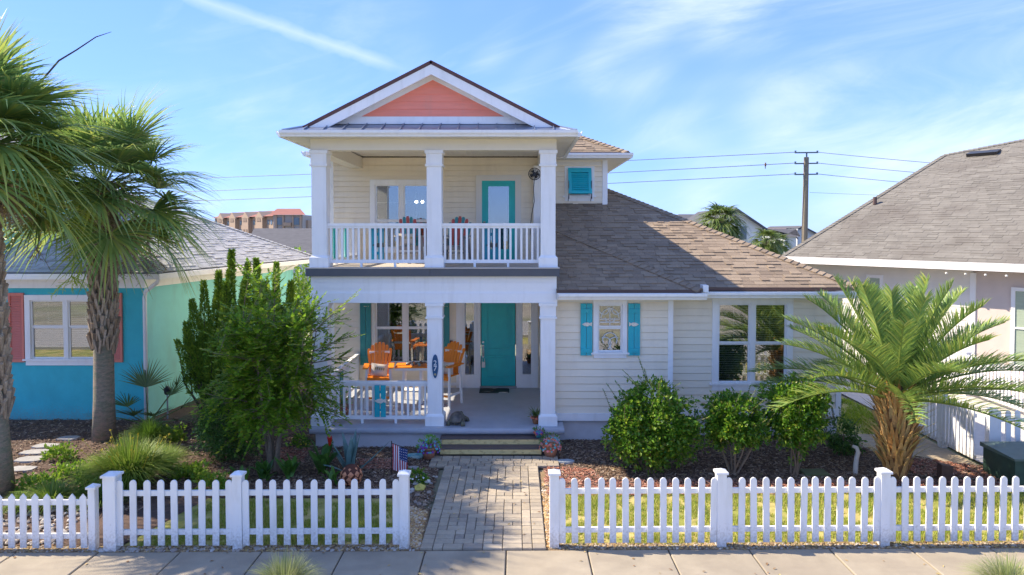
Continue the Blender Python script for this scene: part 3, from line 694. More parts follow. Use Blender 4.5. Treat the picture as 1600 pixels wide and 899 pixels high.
# ---- front door with sidelights
b = MB()
for r in rects(-1.60, 0.61, HP+0.005, 3.02, [(-0.94, 0.02, 0, 2.92), (-1.36, -1.12, 0.82, 2.9), (0.20, 0.43, 0.82, 2.9)]): b.bx(r[0], r[1], YW-0.06, YW+0.04, r[2], r[3])
for (x0, x1) in ((-1.46, -1.03), (0.10, 0.52)):
    b.bx(x0, x1, YW-0.09, YW-0.06, 0.77, 0.815); b.bx(x0+0.02, x0+0.075, YW-0.075, YW-0.06, 0.83, 3.0); b.bx(x1-0.075, x1-0.02, YW-0.075, YW-0.06, 0.83, 3.0)
dsur = b.build('door_surround', white, house)
for (x0, x1) in ((-1.36, -1.12), (0.20, 0.43)):
    MB().bx(x0, x1, YW-0.03, YW-0.024, 0.82, 2.9).build('sidelight', glass, dsur)
    MB().bx(x0, x1, YW-0.022, YW-0.012, 1.98, 2.0).build('grille', wframe, dsur)
    q = MB(); q.bx(x0-0.1, x1+0.1, YW+0.6, YW+0.62, 0.5, 3.0); q.bx(x0-0.1, x0-0.09, YW+0.04, YW+0.6, 0.5, 3.0); q.bx(x1+0.09, x1+0.1, YW+0.04, YW+0.6, 0.5, 3.0); q.build('room', dark_int, dsur)
d = MB(); d.bx(-0.92, 0.0, YW-0.035, YW+0.01, 0.505, 2.92)
def raised(mb, x0, x1, z0, z1, y):
    for r in ((x0, x1, z0, z0+0.03), (x0, x1, z1-0.03, z1), (x0, x0+0.03, z0+0.03, z1-0.03), (x1-0.03, x1, z0+0.03, z1-0.03)): mb.bx(r[0], r[1], y-0.018, y, r[2], r[3])
    mb.bx(x0+0.07, x1-0.07, y-0.014, y, z0+0.07, z1-0.07)
raised(d, -0.78, -0.14, 0.72, 1.34, YW-0.035); raised(d, -0.78, -0.14, 1.50, 2.80, YW-0.035)
fdoor = d.build('front_door', teal, house)
h = MB(); h.bx(-0.895, -0.845, YW-0.055, YW-0.036, 1.28, 1.62); h.tube([(-0.87, YW-0.05, 1.58), (-0.87, YW-0.11, 1.54), (-0.87, YW-0.12, 1.42), (-0.87, YW-0.06, 1.32)], 0.014, 8); h.build('handle', silver, fdoor)
h = MB(); h.lathe([(0.03, 0), (0.03, 0.03)], (0, 0, 0), 12); o = h.build('deadbolt', silver, fdoor); o.location = (-0.87, YW-0.036, 1.70); o.rotation_euler = (R(90), 0, 0)
MB().bx(-0.96, 0.04, YW-0.13, YW-0.03, HP+0.003, 0.50).build('door_threshold', mat('threshold_grey', (0.28, 0.29, 0.31), 0.5), house)
lk = MB(); lk.bx(-0.905, -0.815, YW-0.12, YW-0.07, 1.02, 1.17); lk.tube([(-0.89, YW-0.095, 1.16), (-0.89, YW-0.095, 1.26), (-0.83, YW-0.095, 1.26), (-0.83, YW-0.095, 1.16)], 0.008, 6)
tag(lk.build('lock_box', silver), 'small metal lock box hanging from the front door handle', 'lock')
tag(MB().bx(-1.77, -1.70, YW-0.06, YW-0.022, 1.62, 1.74).build('doorbell', blackm), 'small black doorbell on the wall beside the front door', 'doorbell')
tag(MB().cbx(-0.95, -0.16, YW-0.66, YW-0.18, HP+0.002, HP+0.025, 0.008).build('door_mat', mat('mat_rubber', (0.02, 0.035, 0.035), 0.95, 0.5, 5, col2=(0.42, 0.45, 0.42), thr=(0.58, 0.62), stretch=(1, 4, 1))), 'dark rubber doormat before the teal front door', 'doormat')
# ---- upper glass door
b = MB(); b.bx(-1.06, -0.90, YW-0.05, YW+0.02, 3.925, 6.07); b.bx(0.0, 0.16, YW-0.05, YW+0.02, 3.925, 6.07); b.bx(-1.061, 0.161, YW-0.052, YW+0.02, 6.07, 6.22); b.build('door_casing', mat('cream_trim', None), house)
d = MB(); d.bx(-0.90, -0.73, YW-0.03, YW+0.015, 3.95, 6.07); d.bx(-0.17, 0.0, YW-0.03, YW+0.015, 3.95, 6.07); d.bx(-0.73, -0.17, YW-0.03, YW+0.015, 5.92, 6.07); d.bx(-0.73, -0.17, YW-0.03, YW+0.015, 3.95, 4.22)
udoor = d.build('balcony_door', teal, house)
MB().bx(-0.73, -0.17, YW-0.008, YW-0.002, 4.22, 5.92).build('pane', glass, udoor)
q = MB(); q.bx(-0.88, -0.02, YW+0.8, YW+0.82, 3.9, 6.1); q.bx(-0.9, -0.88, YW+0.04, YW+0.8, 3.9, 6.1); q.bx(-0.02, 0, YW+0.04, YW+0.8, 3.9, 6.1); q.build('room', dark_int, udoor)
h = MB(); h.blob((-0.83, YW-0.07, 4.95), 0.035, jit=0); h.tube([(-0.83, YW-0.03, 4.95), (-0.83, YW-0.07, 4.95)], 0.014, 8); h.build('knob', silver, udoor)

# ---- roofs ------------------------------------------------------------
def shingles(E, u, v, rows, expo, rng, tabs=(0.14, 0.38), thick=0.016):
    """tabs of a roof plane: E eave origin, u along the eave, v up the slope, rng(s) -> (a, b) along u"""
    E, u, v = Vector(E), Vector(u).normalized(), Vector(v).normalized(); n = u.cross(v).normalized(); out = []
    for r in range(rows):
        s0 = r * expo - 0.015; s1 = s0 + expo * 1.35
        a, b = rng(r * expo + expo * 0.4)
        if b - a < 0.05: continue
        x = a - rnd(0, 0.3); 
        while x < b:
            w = rnd(*tabs); x0, x1 = max(x, a), min(x + w, b); x += w
            if x1 - x0 < 0.03: continue
            th = thick * (rnd(1.2, 1.7) if random.random() < 0.45 else rnd(0.35, 0.6)); g_ = 0.003; ds = rnd(-0.004, 0.004)
            P = lambda xx, ss, nn: E + u*xx + v*ss + n*nn
            out.append(([P(x0+g_, s0+ds, 0.003), P(x1-g_, s0+ds, 0.003), P(x1-g_, s1, -0.003), P(x0+g_, s1, -0.003), P(x0+g_, s0+ds, 0.003+th), P(x1-g_, s0+ds, 0.003+th), P(x1-g_, s1, 0.003), P(x0+g_, s1, 0.003)],
                        [(4,5,6,7), (0,1,5,4), (1,2,6,5), (3,0,4,7)]))
    return out
def shingle_parts(tabs, parent, limit, mo, mi, name='shingle'):
    for vs, fs in tabs[:limit]:
        c = sum((Vector(p) for p in vs), Vector()) / 8
        b = MB().add([Vector(p) - c for p in vs], fs); o = b.build(name, mo, parent); o.location = c
    if len(tabs) > limit:
        b = MB()
        for vs, fs in tabs[limit:]: b.add(vs, fs)
        b.build(name + '_field', mi, parent, kind='stuff')
def ridge_caps(a, b, n1, n2, parent, m, w=0.15, step=0.16, name='ridge_cap', joined=False):
    a, b = Vector(a), Vector(b); d = (b - a); L = d.length; d.normalize(); k = int(L / step); n1, n2 = Vector(n1).normalized(), Vector(n2).normalized()
    s1 = d.cross(n1).normalized(); s2 = n2.cross(d).normalized(); J = MB()
    if s1.z > 0: s1 = -s1
    if s2.z > 0: s2 = -s2
    up = (n1 + n2).normalized()
    for i in range(k):
        p = a + d * i * step; q = p + d * step * 1.3; h0, h1 = 0.045, 0.018
        vs = [p + s1*w + n1*h0, p + up*(h0+0.006), p + s2*w + n2*h0, q + s1*w + n1*h1, q + up*(h1+0.006), q + s2*w + n2*h1, p + s1*w, p - up*0.0, p + s2*w, q + s1*w, q + s2*w]
        fs = [(0,1,4,3), (1,2,5,4), (6,7,1,0), (7,8,2,1), (6,0,3,9), (8,10,5,2)]
        if joined: J.add(vs, fs)
        else: MB().add(vs, fs).build(name, m, parent)
    if joined: J.build(name, m, parent)
def slope(m): return Vector((0, 1, m)).normalized()
SL = 0.5; EY, EZ, EX = 15.12, 3.45, 7.65
wr = MB()
wr.sheet([(XR, EY, EZ), (EX, EY, EZ), (2.55, EY+5.1, EZ+2.55), (XR, EY+5.1, EZ+2.55)], 0.05)
wr.sheet([(EX, EY, EZ), (EX, EY+10.2, EZ), (2.55, EY+5.1, EZ+2.55)], 0.05)
wr.sheet([(EX, EY+10.2, EZ), (2.56, EY+10.2, EZ), (2.56, EY+5.1, EZ+2.55)], 0.05)
wing_roof = wr.build('wing_roof', roofbase_b, house)
ex = 0.15; cs = math.cos(math.atan(SL))
def rng_main(s):
    y = EY + s * cs; a = XR if y >= 17.8 else max(XR, 4.02 - (1.11*(y-14.75) - 0.367) - 0.12)
    return (a - XR, max(a - XR, EX - (y - EY) - XR))
tabs_main = shingles((XR, EY, EZ), (1, 0, 0), slope(SL), 37, ex, rng_main)
tabs_main = [t for t in tabs_main if not (sum(p[0] for p in t[0])/8 < 2.6 and min(p[1] for p in t[0]) > YT)]
LY, LZ, LX, LS = 14.75, 3.43, 4.02, 0.45
wl = MB(); wl.sheet([(XR, LY, LZ), (LX, LY, LZ), (XR, LY + LX - XR, LZ + LS*(LX-XR))], 0.05)
wl.sheet([(LX, LY, LZ), (LX, LY+0.36, LZ), (XR, LY+LX-XR, LZ+LS*(LX-XR))], 0.03)
wl.build('roof_return', roofbase_b, house)
csl = math.cos(math.atan(LS))
tabs_left = shingles((XR, LY, LZ), (1, 0, 0), slope(LS), 23, ex, lambda s: (0, max(0, LX - s*csl - XR)))
tabs_main.sort(key=lambda t: t[0][0][1])
tl = sorted(tabs_left, key=lambda t: t[0][0][1])
shingle_parts(tl, wing_roof, 90, shingle_o, shingle_i); shingle_parts(tabs_main, wing_roof, 210, shingle_o, shingle_i)
nF = Vector((0, -SL, 1)); nR = Vector((SL, 0, 1))
ridge_caps((EX, EY, EZ), (2.55, EY+5.1, EZ+2.55), nF, nR, wing_roof, shingle_o)
ridge_caps((LX, LY, LZ), (XR, LY+LX-XR, LZ+LS*(LX-XR)), Vector((0, -LS, 1)), Vector((LS, 0, 1)), wing_roof, shingle_o, 0.16)
b = MB(); b.bx(XR, LX+0.01, LY-0.03, LY-0.005, LZ-0.06, LZ+0.012); b.bx(LX+0.02, EX+0.02, EY-0.03, EY-0.005, EZ-0.06, EZ+0.012); b.bx(EX+0.005, EX+0.03, EY-0.03, EY+10, EZ-0.06, EZ+0.012); b.build('drip_edge', brownedge, house)
GUT = [(0.0, 0.0), (-0.075, 0.0), (-0.085, 0.03), (-0.12, 0.075), (-0.125, 0.13), (-0.115, 0.13), (-0.1, 0.075), (0.0, 0.13)]
def gutter(x0, x1, y, z, nm='gutter'): return MB().prism([(y + p[0], z + p[1]) for p in GUT], x0, x1, 'x').build(nm, white, house)
gutter(0.93, LX+0.10, LY-0.035, 3.235); gutter(LX+0.03, EX+0.06, EY-0.035, 3.235)
b = MB(); b.bx(LX+0.06, LX+0.18, LY+0.05, LY+0.3, 3.38, 3.53); b.build('splash_guard', white, house)
MB().bx(0.9, LX, LY-0.03, 15.185, 3.215, 3.235).build('soffit', ceilm, house)
MB().bx(LX-0.5, EX, LY+0.34, 15.53, 3.219, 3.236).build('soffit', ceilm, house)
MB().bx(0.9, LX, LY-0.032, LY-0.01, 3.236, 3.37).build('soffit', ceilm, house)
MB().bx(LX+0.003, EX, EY-0.032, EY-0.01, 3.237, 3.37).build('soffit', ceilm, house)
MB().bx(7.45, EX, 15.53, 25, 3.219, 3.236).build('soffit', ceilm, house)
MB().bx(0.9, 3.40, 15.17, 15.199, 3.13, 3.215).build('soffit', ceilm, house)
MB().bx(3.53, 7.32, 15.52, 15.549, 3.13, 3.217).build('soffit', ceilm, house)
# main block hip roof
BX0, BX1, BY, BZ = -5.5, 3.07, 18.7, 6.86
b = MB(); hw = (BX1-BX0)/2; xm = (BX0+BX1)/2; BYB = BY + 9.0
b.sheet([(BX0, BY, BZ), (BX1, BY, BZ), (xm, BY+hw, BZ+hw*0.5)], 0.05); b.sheet([(BX1, BY, BZ), (BX1, BYB, BZ), (xm, BYB-hw, BZ+hw*0.5), (xm, BY+hw, BZ+hw*0.5)], 0.05)
b.sheet([(BX0, BYB, BZ), (BX0, BY, BZ), (xm, BY+hw, BZ+hw*0.5), (xm, BYB-hw, BZ+hw*0.5)], 0.05); b.sheet([(BX1, BYB, BZ), (BX0, BYB, BZ), (xm, BYB-hw, BZ+hw*0.5)], 0.05)
main_roof = b.build('main_roof', roofbase_b, house)
tb = shingles((0.9, BY, BZ), (1, 0, 0), slope(0.5), 16, ex, lambda s: (0, max(0, BX1 - s*cs - 0.9)))
shingle_parts(tb, main_roof, 0, shingle_o, shingle_i)
ridge_caps((BX1, BY, BZ), (xm, BY+hw, BZ+hw*0.5), nF, nR, main_roof, shingle_o)
b = MB(); b.bx(1.28, BX1+0.02, BY-0.03, BY-0.005, BZ-0.05, BZ+0.012); b.bx(BX1+0.004, BX1+0.03, BY-0.03, BYB, BZ-0.05, BZ+0.012); b.build('drip_edge', brownedge, house)
gutter(1.35, BX1+0.12, BY-0.035, 6.70)
b = MB(); b.prism([(BX1+0.03-p[0], 6.70+p[1]) for p in GUT], BY-0.03, BYB, 'y'); b.build('gutter', white, house)
b = MB(); b.prism([(BX0-0.03+p[0], 6.70+p[1]) for p in GUT], 18.1, BYB, 'y'); b.build('gutter', white, house)
MB().bx(0.9, BX1+0.02, BY-0.03, YT-0.003, 6.70, 6.72).build('soffit', ceilm, house)
MB().bx(2.582, BX1+0.02, YT, BYB, 6.70, 6.72).build('soffit', ceilm, house)
MB().bx(BX0, XL-0.012, 18.1, BYB, 6.70, 6.72).build('soffit', ceilm, house)
MB().bx(0.9, 2.4, YT-0.03, YT-0.022, 6.56, 6.70).build('soffit', ceilm, house)
# porch gable with pediment and metal skirt roof
GC, GA, GS = -1.805, 8.37, 0.51
def gz(dx): return GA - GS * abs(dx)
b = MB()
for sgn in (-1, 1):
    p0 = (GC, 14.72, GA); p1 = (GC + sgn*2.78, 14.72, gz(2.78)); p2 = (GC + sgn*2.78, 15.15, gz(2.78)); p3 = (GC + sgn*3.07, 15.15, gz(3.07)); p4 = (GC + sgn*3.07, 20.5, gz(3.07)); p5 = (GC, 20.5, GA)
    pl = [p0, p5, p4, p3, p2, p1] if sgn < 0 else [p0, p1, p2, p3, p4, p5]
    b.sheet(pl, 0.07)
gable_roof = b.build('gable_roof', mat('maroon_shingle_edge', (0.12, 0.06, 0.055), 0.85, 0.25, 20), house)
for sgn in (-1, 1):
    e = 2.72; b = MB()
    b.prism([(GC, GA-0.085), (GC + sgn*e, gz(e)-0.085), (GC + sgn*e, gz(e)-0.085-0.02), (GC + sgn*(e-0.25), gz(e-0.25)-0.30), (GC, GA-0.30)], 14.735, 14.785); b.build('rake_board', white, house)
    b = MB(); b.prism([(GC, GA-0.09), (GC + sgn*2.7, gz(2.7)-0.09), (GC + sgn*2.7, gz(2.7)-0.12), (GC, GA-0.12)], 14.79, 15.1); b.build('rake_soffit', white, house)
PY = 15.06
b = MB(); b.prism([(GC-2.55, 7.04), (GC+2.55, 7.04), (GC, 8.30)], PY+0.02, PY+0.1); b.build('pediment', white, house)
for sgn in (-1, 1):
    b = MB(); b.prism([(GC, GA-0.13), (GC+sgn*2.45, gz(2.45)-0.13), (GC+sgn*1.93, 7.22), (GC+sgn*1.57, 7.22), (GC, 8.02)], PY-0.03, PY+0.021); b.build('frieze_board', white, house)
b = MB(); b.bx(GC-2.35, GC+2.35, PY-0.05, PY+0.022, 7.12, 7.215); b.bx(GC-2.45, GC+2.45, PY-0.07, PY+0.021, 7.05, 7.12); b.build('pediment_sill', white, house)
z = 7.216; pw = MB().prism([(GC-1.62, 7.216), (GC+1.62, 7.216), (GC, 8.04)], PY+0.008, PY+0.019).build('gable_panel', coral, house)
while z < 8.0:
    zt = min(z + 0.165, 8.02); w0 = (8.03 - z) / GS; w1 = max(0.005, (8.03 - zt) / GS)
    MB().add([(GC-w0, PY-0.014, z), (GC+w0, PY-0.014, z), (GC+w1, PY-0.002, zt), (GC-w1, PY-0.002, zt), (GC-w0, PY+0.007, z), (GC+w0, PY+0.007, z), (GC+w1, PY+0.007, zt), (GC-w1, PY+0.007, zt)], [(0,1,2,3), (4,5,1,0), (5,6,2,1), (7,4,0,3), (3,2,6,7)]).build('clapboard', coral, pw); z += 0.165
metal = mat('grey_metal_roof', (0.30, 0.34, 0.42), 0.38, 0.05, 4, metal=0.75)
MX0, MX1, MY0, MZ0, MY1, MZ1 = -4.90, 1.29, 14.42, 6.83, 15.05, 7.06
b = MB(); k_ = MY1 - MY0
b.sheet([(MX0, MY0, MZ0), (MX1, MY0, MZ0), (MX1-k_, MY1, MZ1), (MX0+k_, MY1, MZ1)], 0.02)
b.sheet([(MX1, MY0, MZ0), (MX1, 18.0, MZ0), (MX1-k_, 18.0, MZ1), (MX1-k_, MY1, MZ1)], 0.02)
b.sheet([(MX0, 18.0, MZ0), (MX0, MY0, MZ0), (MX0+k_, MY1, MZ1), (MX0+k_, 18.0, MZ1)], 0.02)
b.bx(MX0-0.012, MX1+0.012, MY0-0.02, MY0-0.001, MZ0-0.05, MZ0+0.008)
skirt = b.build('metal_skirt_roof', metal, house)
for i in range(14):
    xs_ = -4.45 + i * 0.405; t = 1.0
    lim = min(1.0, (xs_ - MX0) / k_, (MX1 - xs_) / k_)
    MB().bar((xs_, MY0, MZ0+0.016), (xs_, MY0 + k_*lim, MZ0 + (MZ1-MZ0)*lim + 0.016), 0.018, 0.04).build('standing_seam', metal, skirt)
for sgn, x0 in ((1, MX0), (-1, MX1)): MB().bar((x0, MY0, MZ0+0.012), (x0 + sgn*k_, MY1, MZ1+0.012), 0.05, 0.03).build('standing_seam', metal, skirt)
gutter(MX0-0.02, MX1+0.02, MY0-0.02, 6.685)
for (x0, sg) in ((MX0, 1), (MX1, -1)):
    b = MB(); b.prism([(x0 + sg*p[0], 6.685 + p[1]) for p in GUT], MY0-0.02, 18.55, 'y'); b.build('gutter', white, house)
MB().bx(MX0, -4.445, MY0, 18.5, 6.70, 6.715).build('soffit', ceilm, house)
MB().bx(0.90, MX1, MY0, 18.5, 6.70, 6.715).build('soffit', ceilm, house)
MB().bx(-4.445, 0.90, MY0, 14.85, 6.70, 6.715).build('soffit', ceilm, house)
MB().bx(MX0, MX1, MY0-0.018, MY0, 6.70, 6.80).build('soffit', ceilm, house)
MB().bx(MX0-0.001, MX0+0.02, MY0, 18.5, 6.716, 6.80).build('soffit', ceilm, house)
MB().bx(MX1-0.02, MX1+0.001, MY0, 18.5, 6.716, 6.80).build('soffit', ceilm, house)
# ---- board shutters beside the windows
def board_shutter(xc, z0, z1, y, w, m, label, group):
    t = thing('board_shutter', label, 'shutter', (xc, y, z0), group=group); h = z1 - z0
    for s in (-1, 1): MB().bx(s*w/4 - w/4 + 0.004, s*w/4 + w/4 - 0.004, -0.022, 0, 0, h).build('plank', m, t)
    for zz in (h*0.10, h*0.86): MB().bx(-w/2+0.01, w/2-0.01, -0.045, -0.023, zz-0.05, zz+0.05).build('batten', m, t)
    return t
shell = mat('shell_white', (0.75, 0.68, 0.58), 0.5, 0.2, 30)
def fish(t, x, y, z, s=1.0, m=None, flip=1):
    pts = [(-0.10, 0.0), (-0.04, 0.035), (0.03, 0.042), (0.07, 0.02), (0.12, 0.05), (0.115, 0.0), (0.12, -0.045), (0.07, -0.018), (0.03, -0.045), (-0.04, -0.038)]
    MB().prism([(x + flip*p[0]*s, z + p[1]*s) for p in pts], y-0.02, y).build('fish_ornament', m or shell, t)
SG = 'teal board shutters of the house'
s1 = board_shutter(1.585, 1.94, 3.10, 15.15, 0.27, tealblue, 'teal board shutter with white fish left of the small window', SG); fish(s1, 0, -0.024, 0.70)
s2 = board_shutter(2.645, 1.94, 3.10, 15.15, 0.27, tealblue, 'teal board shutter with white fish right of the small window', SG); fish(s2, 0, -0.024, 0.70, flip=-1)
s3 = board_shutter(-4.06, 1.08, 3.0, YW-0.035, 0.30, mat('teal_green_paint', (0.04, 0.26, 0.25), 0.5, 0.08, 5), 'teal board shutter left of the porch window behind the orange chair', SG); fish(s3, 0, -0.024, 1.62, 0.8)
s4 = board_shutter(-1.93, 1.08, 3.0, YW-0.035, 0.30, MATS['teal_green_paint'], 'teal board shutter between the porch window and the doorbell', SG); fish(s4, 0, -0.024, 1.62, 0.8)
# ================================================================== steps, porch furniture, fences
pine = mat('yellow_pine', (0.72, 0.56, 0.24), 0.65, 0.15, 5, 0.1, 30, stretch=(0.5, 4, 12), weather=((0.20, 0.10, 0.04), (14, 14, 22), 0.55))
brtread = mat('brown_composite', (0.115, 0.085, 0.075), 0.6, 0.12, 8)
st = thing('porch_steps', 'two wooden porch steps with brown treads and yellow pine risers', 'steps', (-0.5, 14.4, 0), world=True)
for (y0, y1, zt, zb, yr) in ((14.39, 14.70, 0.30, 0.18, 14.395), (14.10, 14.394, 0.178, 0.062, 14.105)):
    MB().cbx(-1.60, 0.575, y0, y1, zt-0.016, zt, 0.004).build('tread', brtread, st)
    MB().bx(-1.56, 0.545, yr, yr+0.035, zb, zt-0.017).build('riser', pine, st)
# ---- orange and white balcony-height chairs
orange = mat('orange_poly', (0.88, 0.26, 0.015), 0.45, 0.05, 6)
pwhite = mat('white_poly', (0.80, 0.79, 0.76), 0.45, 0.03, 6)
def tall_chair(loc, rz, label, slatm, legm, group, hs=0.72, scale=1.0, stripes=None):
    t = thing('tall_chair', label, 'chair', loc, rz, group)
    for sx in (-1, 1):
        for (y0, y1, zt) in ((-0.30, -0.24, hs+0.25), (0.26, 0.22, hs+0.2)):
            m = MB(); m.bar((sx*0.31, y0, 0), (sx*0.27, y1, zt), 0.05, 0.05); m.build('leg', legm, t)
        m = MB(); m.bx(sx*0.30-0.065, sx*0.30+0.065, -0.34, 0.28, hs+0.252, hs+0.28); m.build('armrest', slatm, t)
        m = MB(); m.bar((sx*0.29, -0.27, 0.28), (sx*0.29, 0.25, 0.28), 0.03, 0.05); m.build('side_rail', legm, t)
    m = MB(); m.bx(-0.27, 0.27, -0.30, -0.22, 0.24, 0.275); m.build('footrest', slatm, t)
    m = MB(); m.bx(-0.27, 0.27, -0.30, -0.26, hs-0.07, hs-0.002); m.build('apron', slatm, t)
    for i in range(5):
        m = MB(); y0 = -0.28 + i*0.105; m.bx(-0.27, 0.27, y0, y0+0.095, hs, hs+0.025); m.build('seat_slat', slatm, t)
    n = 7
    for i in range(n):
        u = (i - (n-1)/2) / ((n-1)/2); h = 0.74 - 0.16*u*u; m = MB(); x0 = u*0.205; x1 = u*0.265
        vs = []
        for zz_, xc, w, yy in ((0.0, x0, 0.031, 0.20), (h*0.93, x1, 0.041, 0.42), (h, x1*0.99, 0.026, 0.435)):
            vs += [(xc-w, yy-0.012, hs+0.03+zz_), (xc+w, yy-0.012, hs+0.03+zz_), (xc+w, yy+0.012, hs+0.03+zz_), (xc-w, yy+0.012, hs+0.03+zz_)]
        fs = []
        for k in (0, 4): fs += [(k+a, k+(a+1)%4, k+4+(a+1)%4, k+4+a) for a in range(4)]
        m.add(vs, fs + [(3,2,1,0), (8,9,10,11)]); m.build('back_slat', (stripes[i % len(stripes)] if stripes else slatm), t)
    for zz_, yy in ((hs+0.2, 0.275), (hs+0.5, 0.36)):
        m = MB(); m.bx(-0.25, 0.25, yy, yy+0.03, zz_, zz_+0.06); m.build('back_rail', legm, t)
    if scale != 1: t.scale = (scale,)*3
    return t
CG = 'orange and white chairs on the lower porch'
tall_chair((-3.32, 16.55, HP), R(8), 'tall orange and white chair left of the porch table', orange, pwhite, CG)
tall_chair((-1.72, 16.75, HP), R(-28), 'tall orange and white chair half hidden behind the numbered column', orange, pwhite, CG)
tb_ = thing('tall_table', 'tall white table with orange slatted top between the orange chairs', 'table', (-2.55, 16.95, HP), R(3))
for i in range(5): MB().bx(-0.42, 0.42, -0.30+i*0.122, -0.19+i*0.122, 0.90, 0.925).build('top_slat', orange, tb_)
MB().bx(-0.42, 0.42, -0.31, -0.285, 0.84, 0.899).build('apron', pwhite, tb_)
for sx in (-1, 1):
    for sy in (-1, 1): MB().bar((sx*0.24, sy*0.22, 0), (sx*0.20, sy*0.2, 0.9), 0.06, 0.05).build('leg', pwhite, tb_)
MB().bx(-0.22, 0.22, -0.2, 0.2, 0.30, 0.325).build('shelf', pwhite, tb_)
deco = thing('table_driftwood', 'small pile of driftwood and shells on the porch table', 'decoration', (-2.50, 16.92, HP+0.926))
for i in range(5):
    a = rnd(0, 3); m = MB(); m.tube([(-0.22+0.08*i, -0.05, 0.02), (-0.12+0.09*i, 0.02*i-0.03, 0.06+0.02*(i % 2)), (0.0+0.08*i, 0.04, 0.03)], [0.012, 0.02, 0.008], 6); m.build('stick', mat('driftwood', (0.16, 0.12, 0.09), 0.85, 0.3, 20), deco)
for p in ((-0.05, -0.1, 0.035), (0.12, -0.06, 0.03), (-0.18, 0.02, 0.03)): MB().blob(p, 0.045, jit=0.2).build('shell', mat('sea_shell', (0.30, 0.42, 0.42), 0.5, 0.3, 20), deco)
pill = mat('pillow_cloth', (0.62, 0.55, 0.46), 0.9, 0.05, 10, 0.2, 120)
pillp = mat('pillow_print', (0.35, 0.30, 0.12), 0.9)
def pillow(loc, rot, label):
    t = thing('throw_pillow', label, 'pillow', loc, 0, 'printed pillows on the orange chairs'); t.rotation_euler = rot
    m = MB(); n = 8; vs = []; fs = []
    for s in (-1, 1):
        o = len(vs)
        for i in range(n+1):
            for j in range(n+1):
                u, v = i/n*2-1, j/n*2-1; th = 0.065*(1-u**4)*(1-v**4)**0.7
                e = 1 - 0.06*(u*u*v*v < 0.5)
                vs.append((u*0.21*e, s*th, v*0.15*e + 0.15))
        for i in range(n):
            for j in range(n):
                q = (o+i*(n+1)+j, o+(i+1)*(n+1)+j, o+(i+1)*(n+1)+j+1, o+i*(n+1)+j+1); fs.append(q if s < 0 else q[::-1])
    m.add(vs, fs).build('cushion', pill, t, True)
    for i in range(5): MB().bx(-0.11+i*0.05, -0.08+i*0.05, -0.069, -0.062, 0.15+rnd(-0.005, 0.005), 0.20+rnd(0, 0.02)).build('print_mark', pillp, t)
pillow((-3.31, 16.44, HP+0.75), (R(-14), R(8), R(8)), 'pale printed throw pillow on the left orange chair')
pillow((-1.70, 16.66, HP+0.75), (R(-14), R(-3), R(-28)), 'pale printed throw pillow on the orange chair behind the column')
# ---- surfboard house number on the middle column
sb = thing('house_number_sign', 'blue surfboard sign with white number 27 on the middle porch column', 'sign', (-1.745, 14.836, 1.76))
pts = []
for i in range(24):
    a = 2*math.pi*i/24; pts.append((0.068*math.sin(a)*(1 - 0.12*math.cos(a)), -0.26*math.cos(a)))
MB().prism(pts, -0.02, 0.0).build('board', mat('sign_blue', (0.012, 0.085, 0.20), 0.35, 0.15, 20), sb)
def text_part(s, size, m, parent, loc, name='lettering', ext=0.004):
    cu = bpy.data.curves.new(name, 'FONT'); cu.body = s; cu.size = size; cu.extrude = ext; cu.align_x = 'CENTER'
    tmp = bpy.data.objects.new('tmp_text', cu); COL.objects.link(tmp)
    me = bpy.data.meshes.new_from_object(tmp.evaluated_get(bpy.context.evaluated_depsgraph_get())); bpy.data.objects.remove(tmp)
    me.name = name; me.materials.clear(); me.materials.append(m)
    o = bpy.data.objects.new(name, me); COL.objects.link(o); o.parent = parent; o.location = loc; o.rotation_euler = (R(90), 0, 0); return o
signw = mat('sign_white', (0.82, 0.82, 0.8), 0.5)
text_part('2', 0.155, signw, sb, (0, -0.024, 0.025), 'digit'); text_part('7', 0.155, signw, sb, (0, -0.024, -0.095), 'digit')
MB().blob((0, -0.024, -0.175), 0.028, sq=(1, 0.3, 1), jit=0.1).build('turtle_mark', mat('sign_tan', (0.42, 0.36, 0.18), 0.5), sb)
# ---- teal planks hung on the railings
fdark = mat('dark_fish', (0.03, 0.05, 0.06), 0.4)
def rail_planks(xc, z0, z1, y, w, m, label, fm, fz):
    t = thing('rail_planks', label, 'shutter', (xc, y, z0), group='teal planks hung on the railings')
    for s in (-1, 1): MB().bx(s*w/4-w/4+0.012, s*w/4+w/4-0.012, -0.02, 0, 0, z1-z0).build('plank', m, t)
    for zz_ in (0.15, z1-z0-0.15): MB().bx(-w/2+0.02, w/2-0.02, 0.001, 0.02, zz_-0.03, zz_+0.03).build('batten', m, t)
    fish(t, 0, -0.022, fz, 1.15, fm); return t
cyan = mat('bright_teal_paint', (0.008, 0.27, 0.42), 0.45, 0.06, 6)
rail_planks(-3.04, 4.07, 4.79, 15.10, 0.30, cyan, 'two teal planks with dark fish on the left balcony railing', fdark, 0.33)
rail_planks(-0.53, 4.07, 4.79, 15.10, 0.32, cyan, 'two teal planks with dark fish on the right balcony railing', fdark, 0.33)
rail_planks(-2.97, 0.62, 1.32, 15.0-0.06, 0.27, tealblue, 'two teal planks with white fish on the lower porch railing', shell, 0.36)
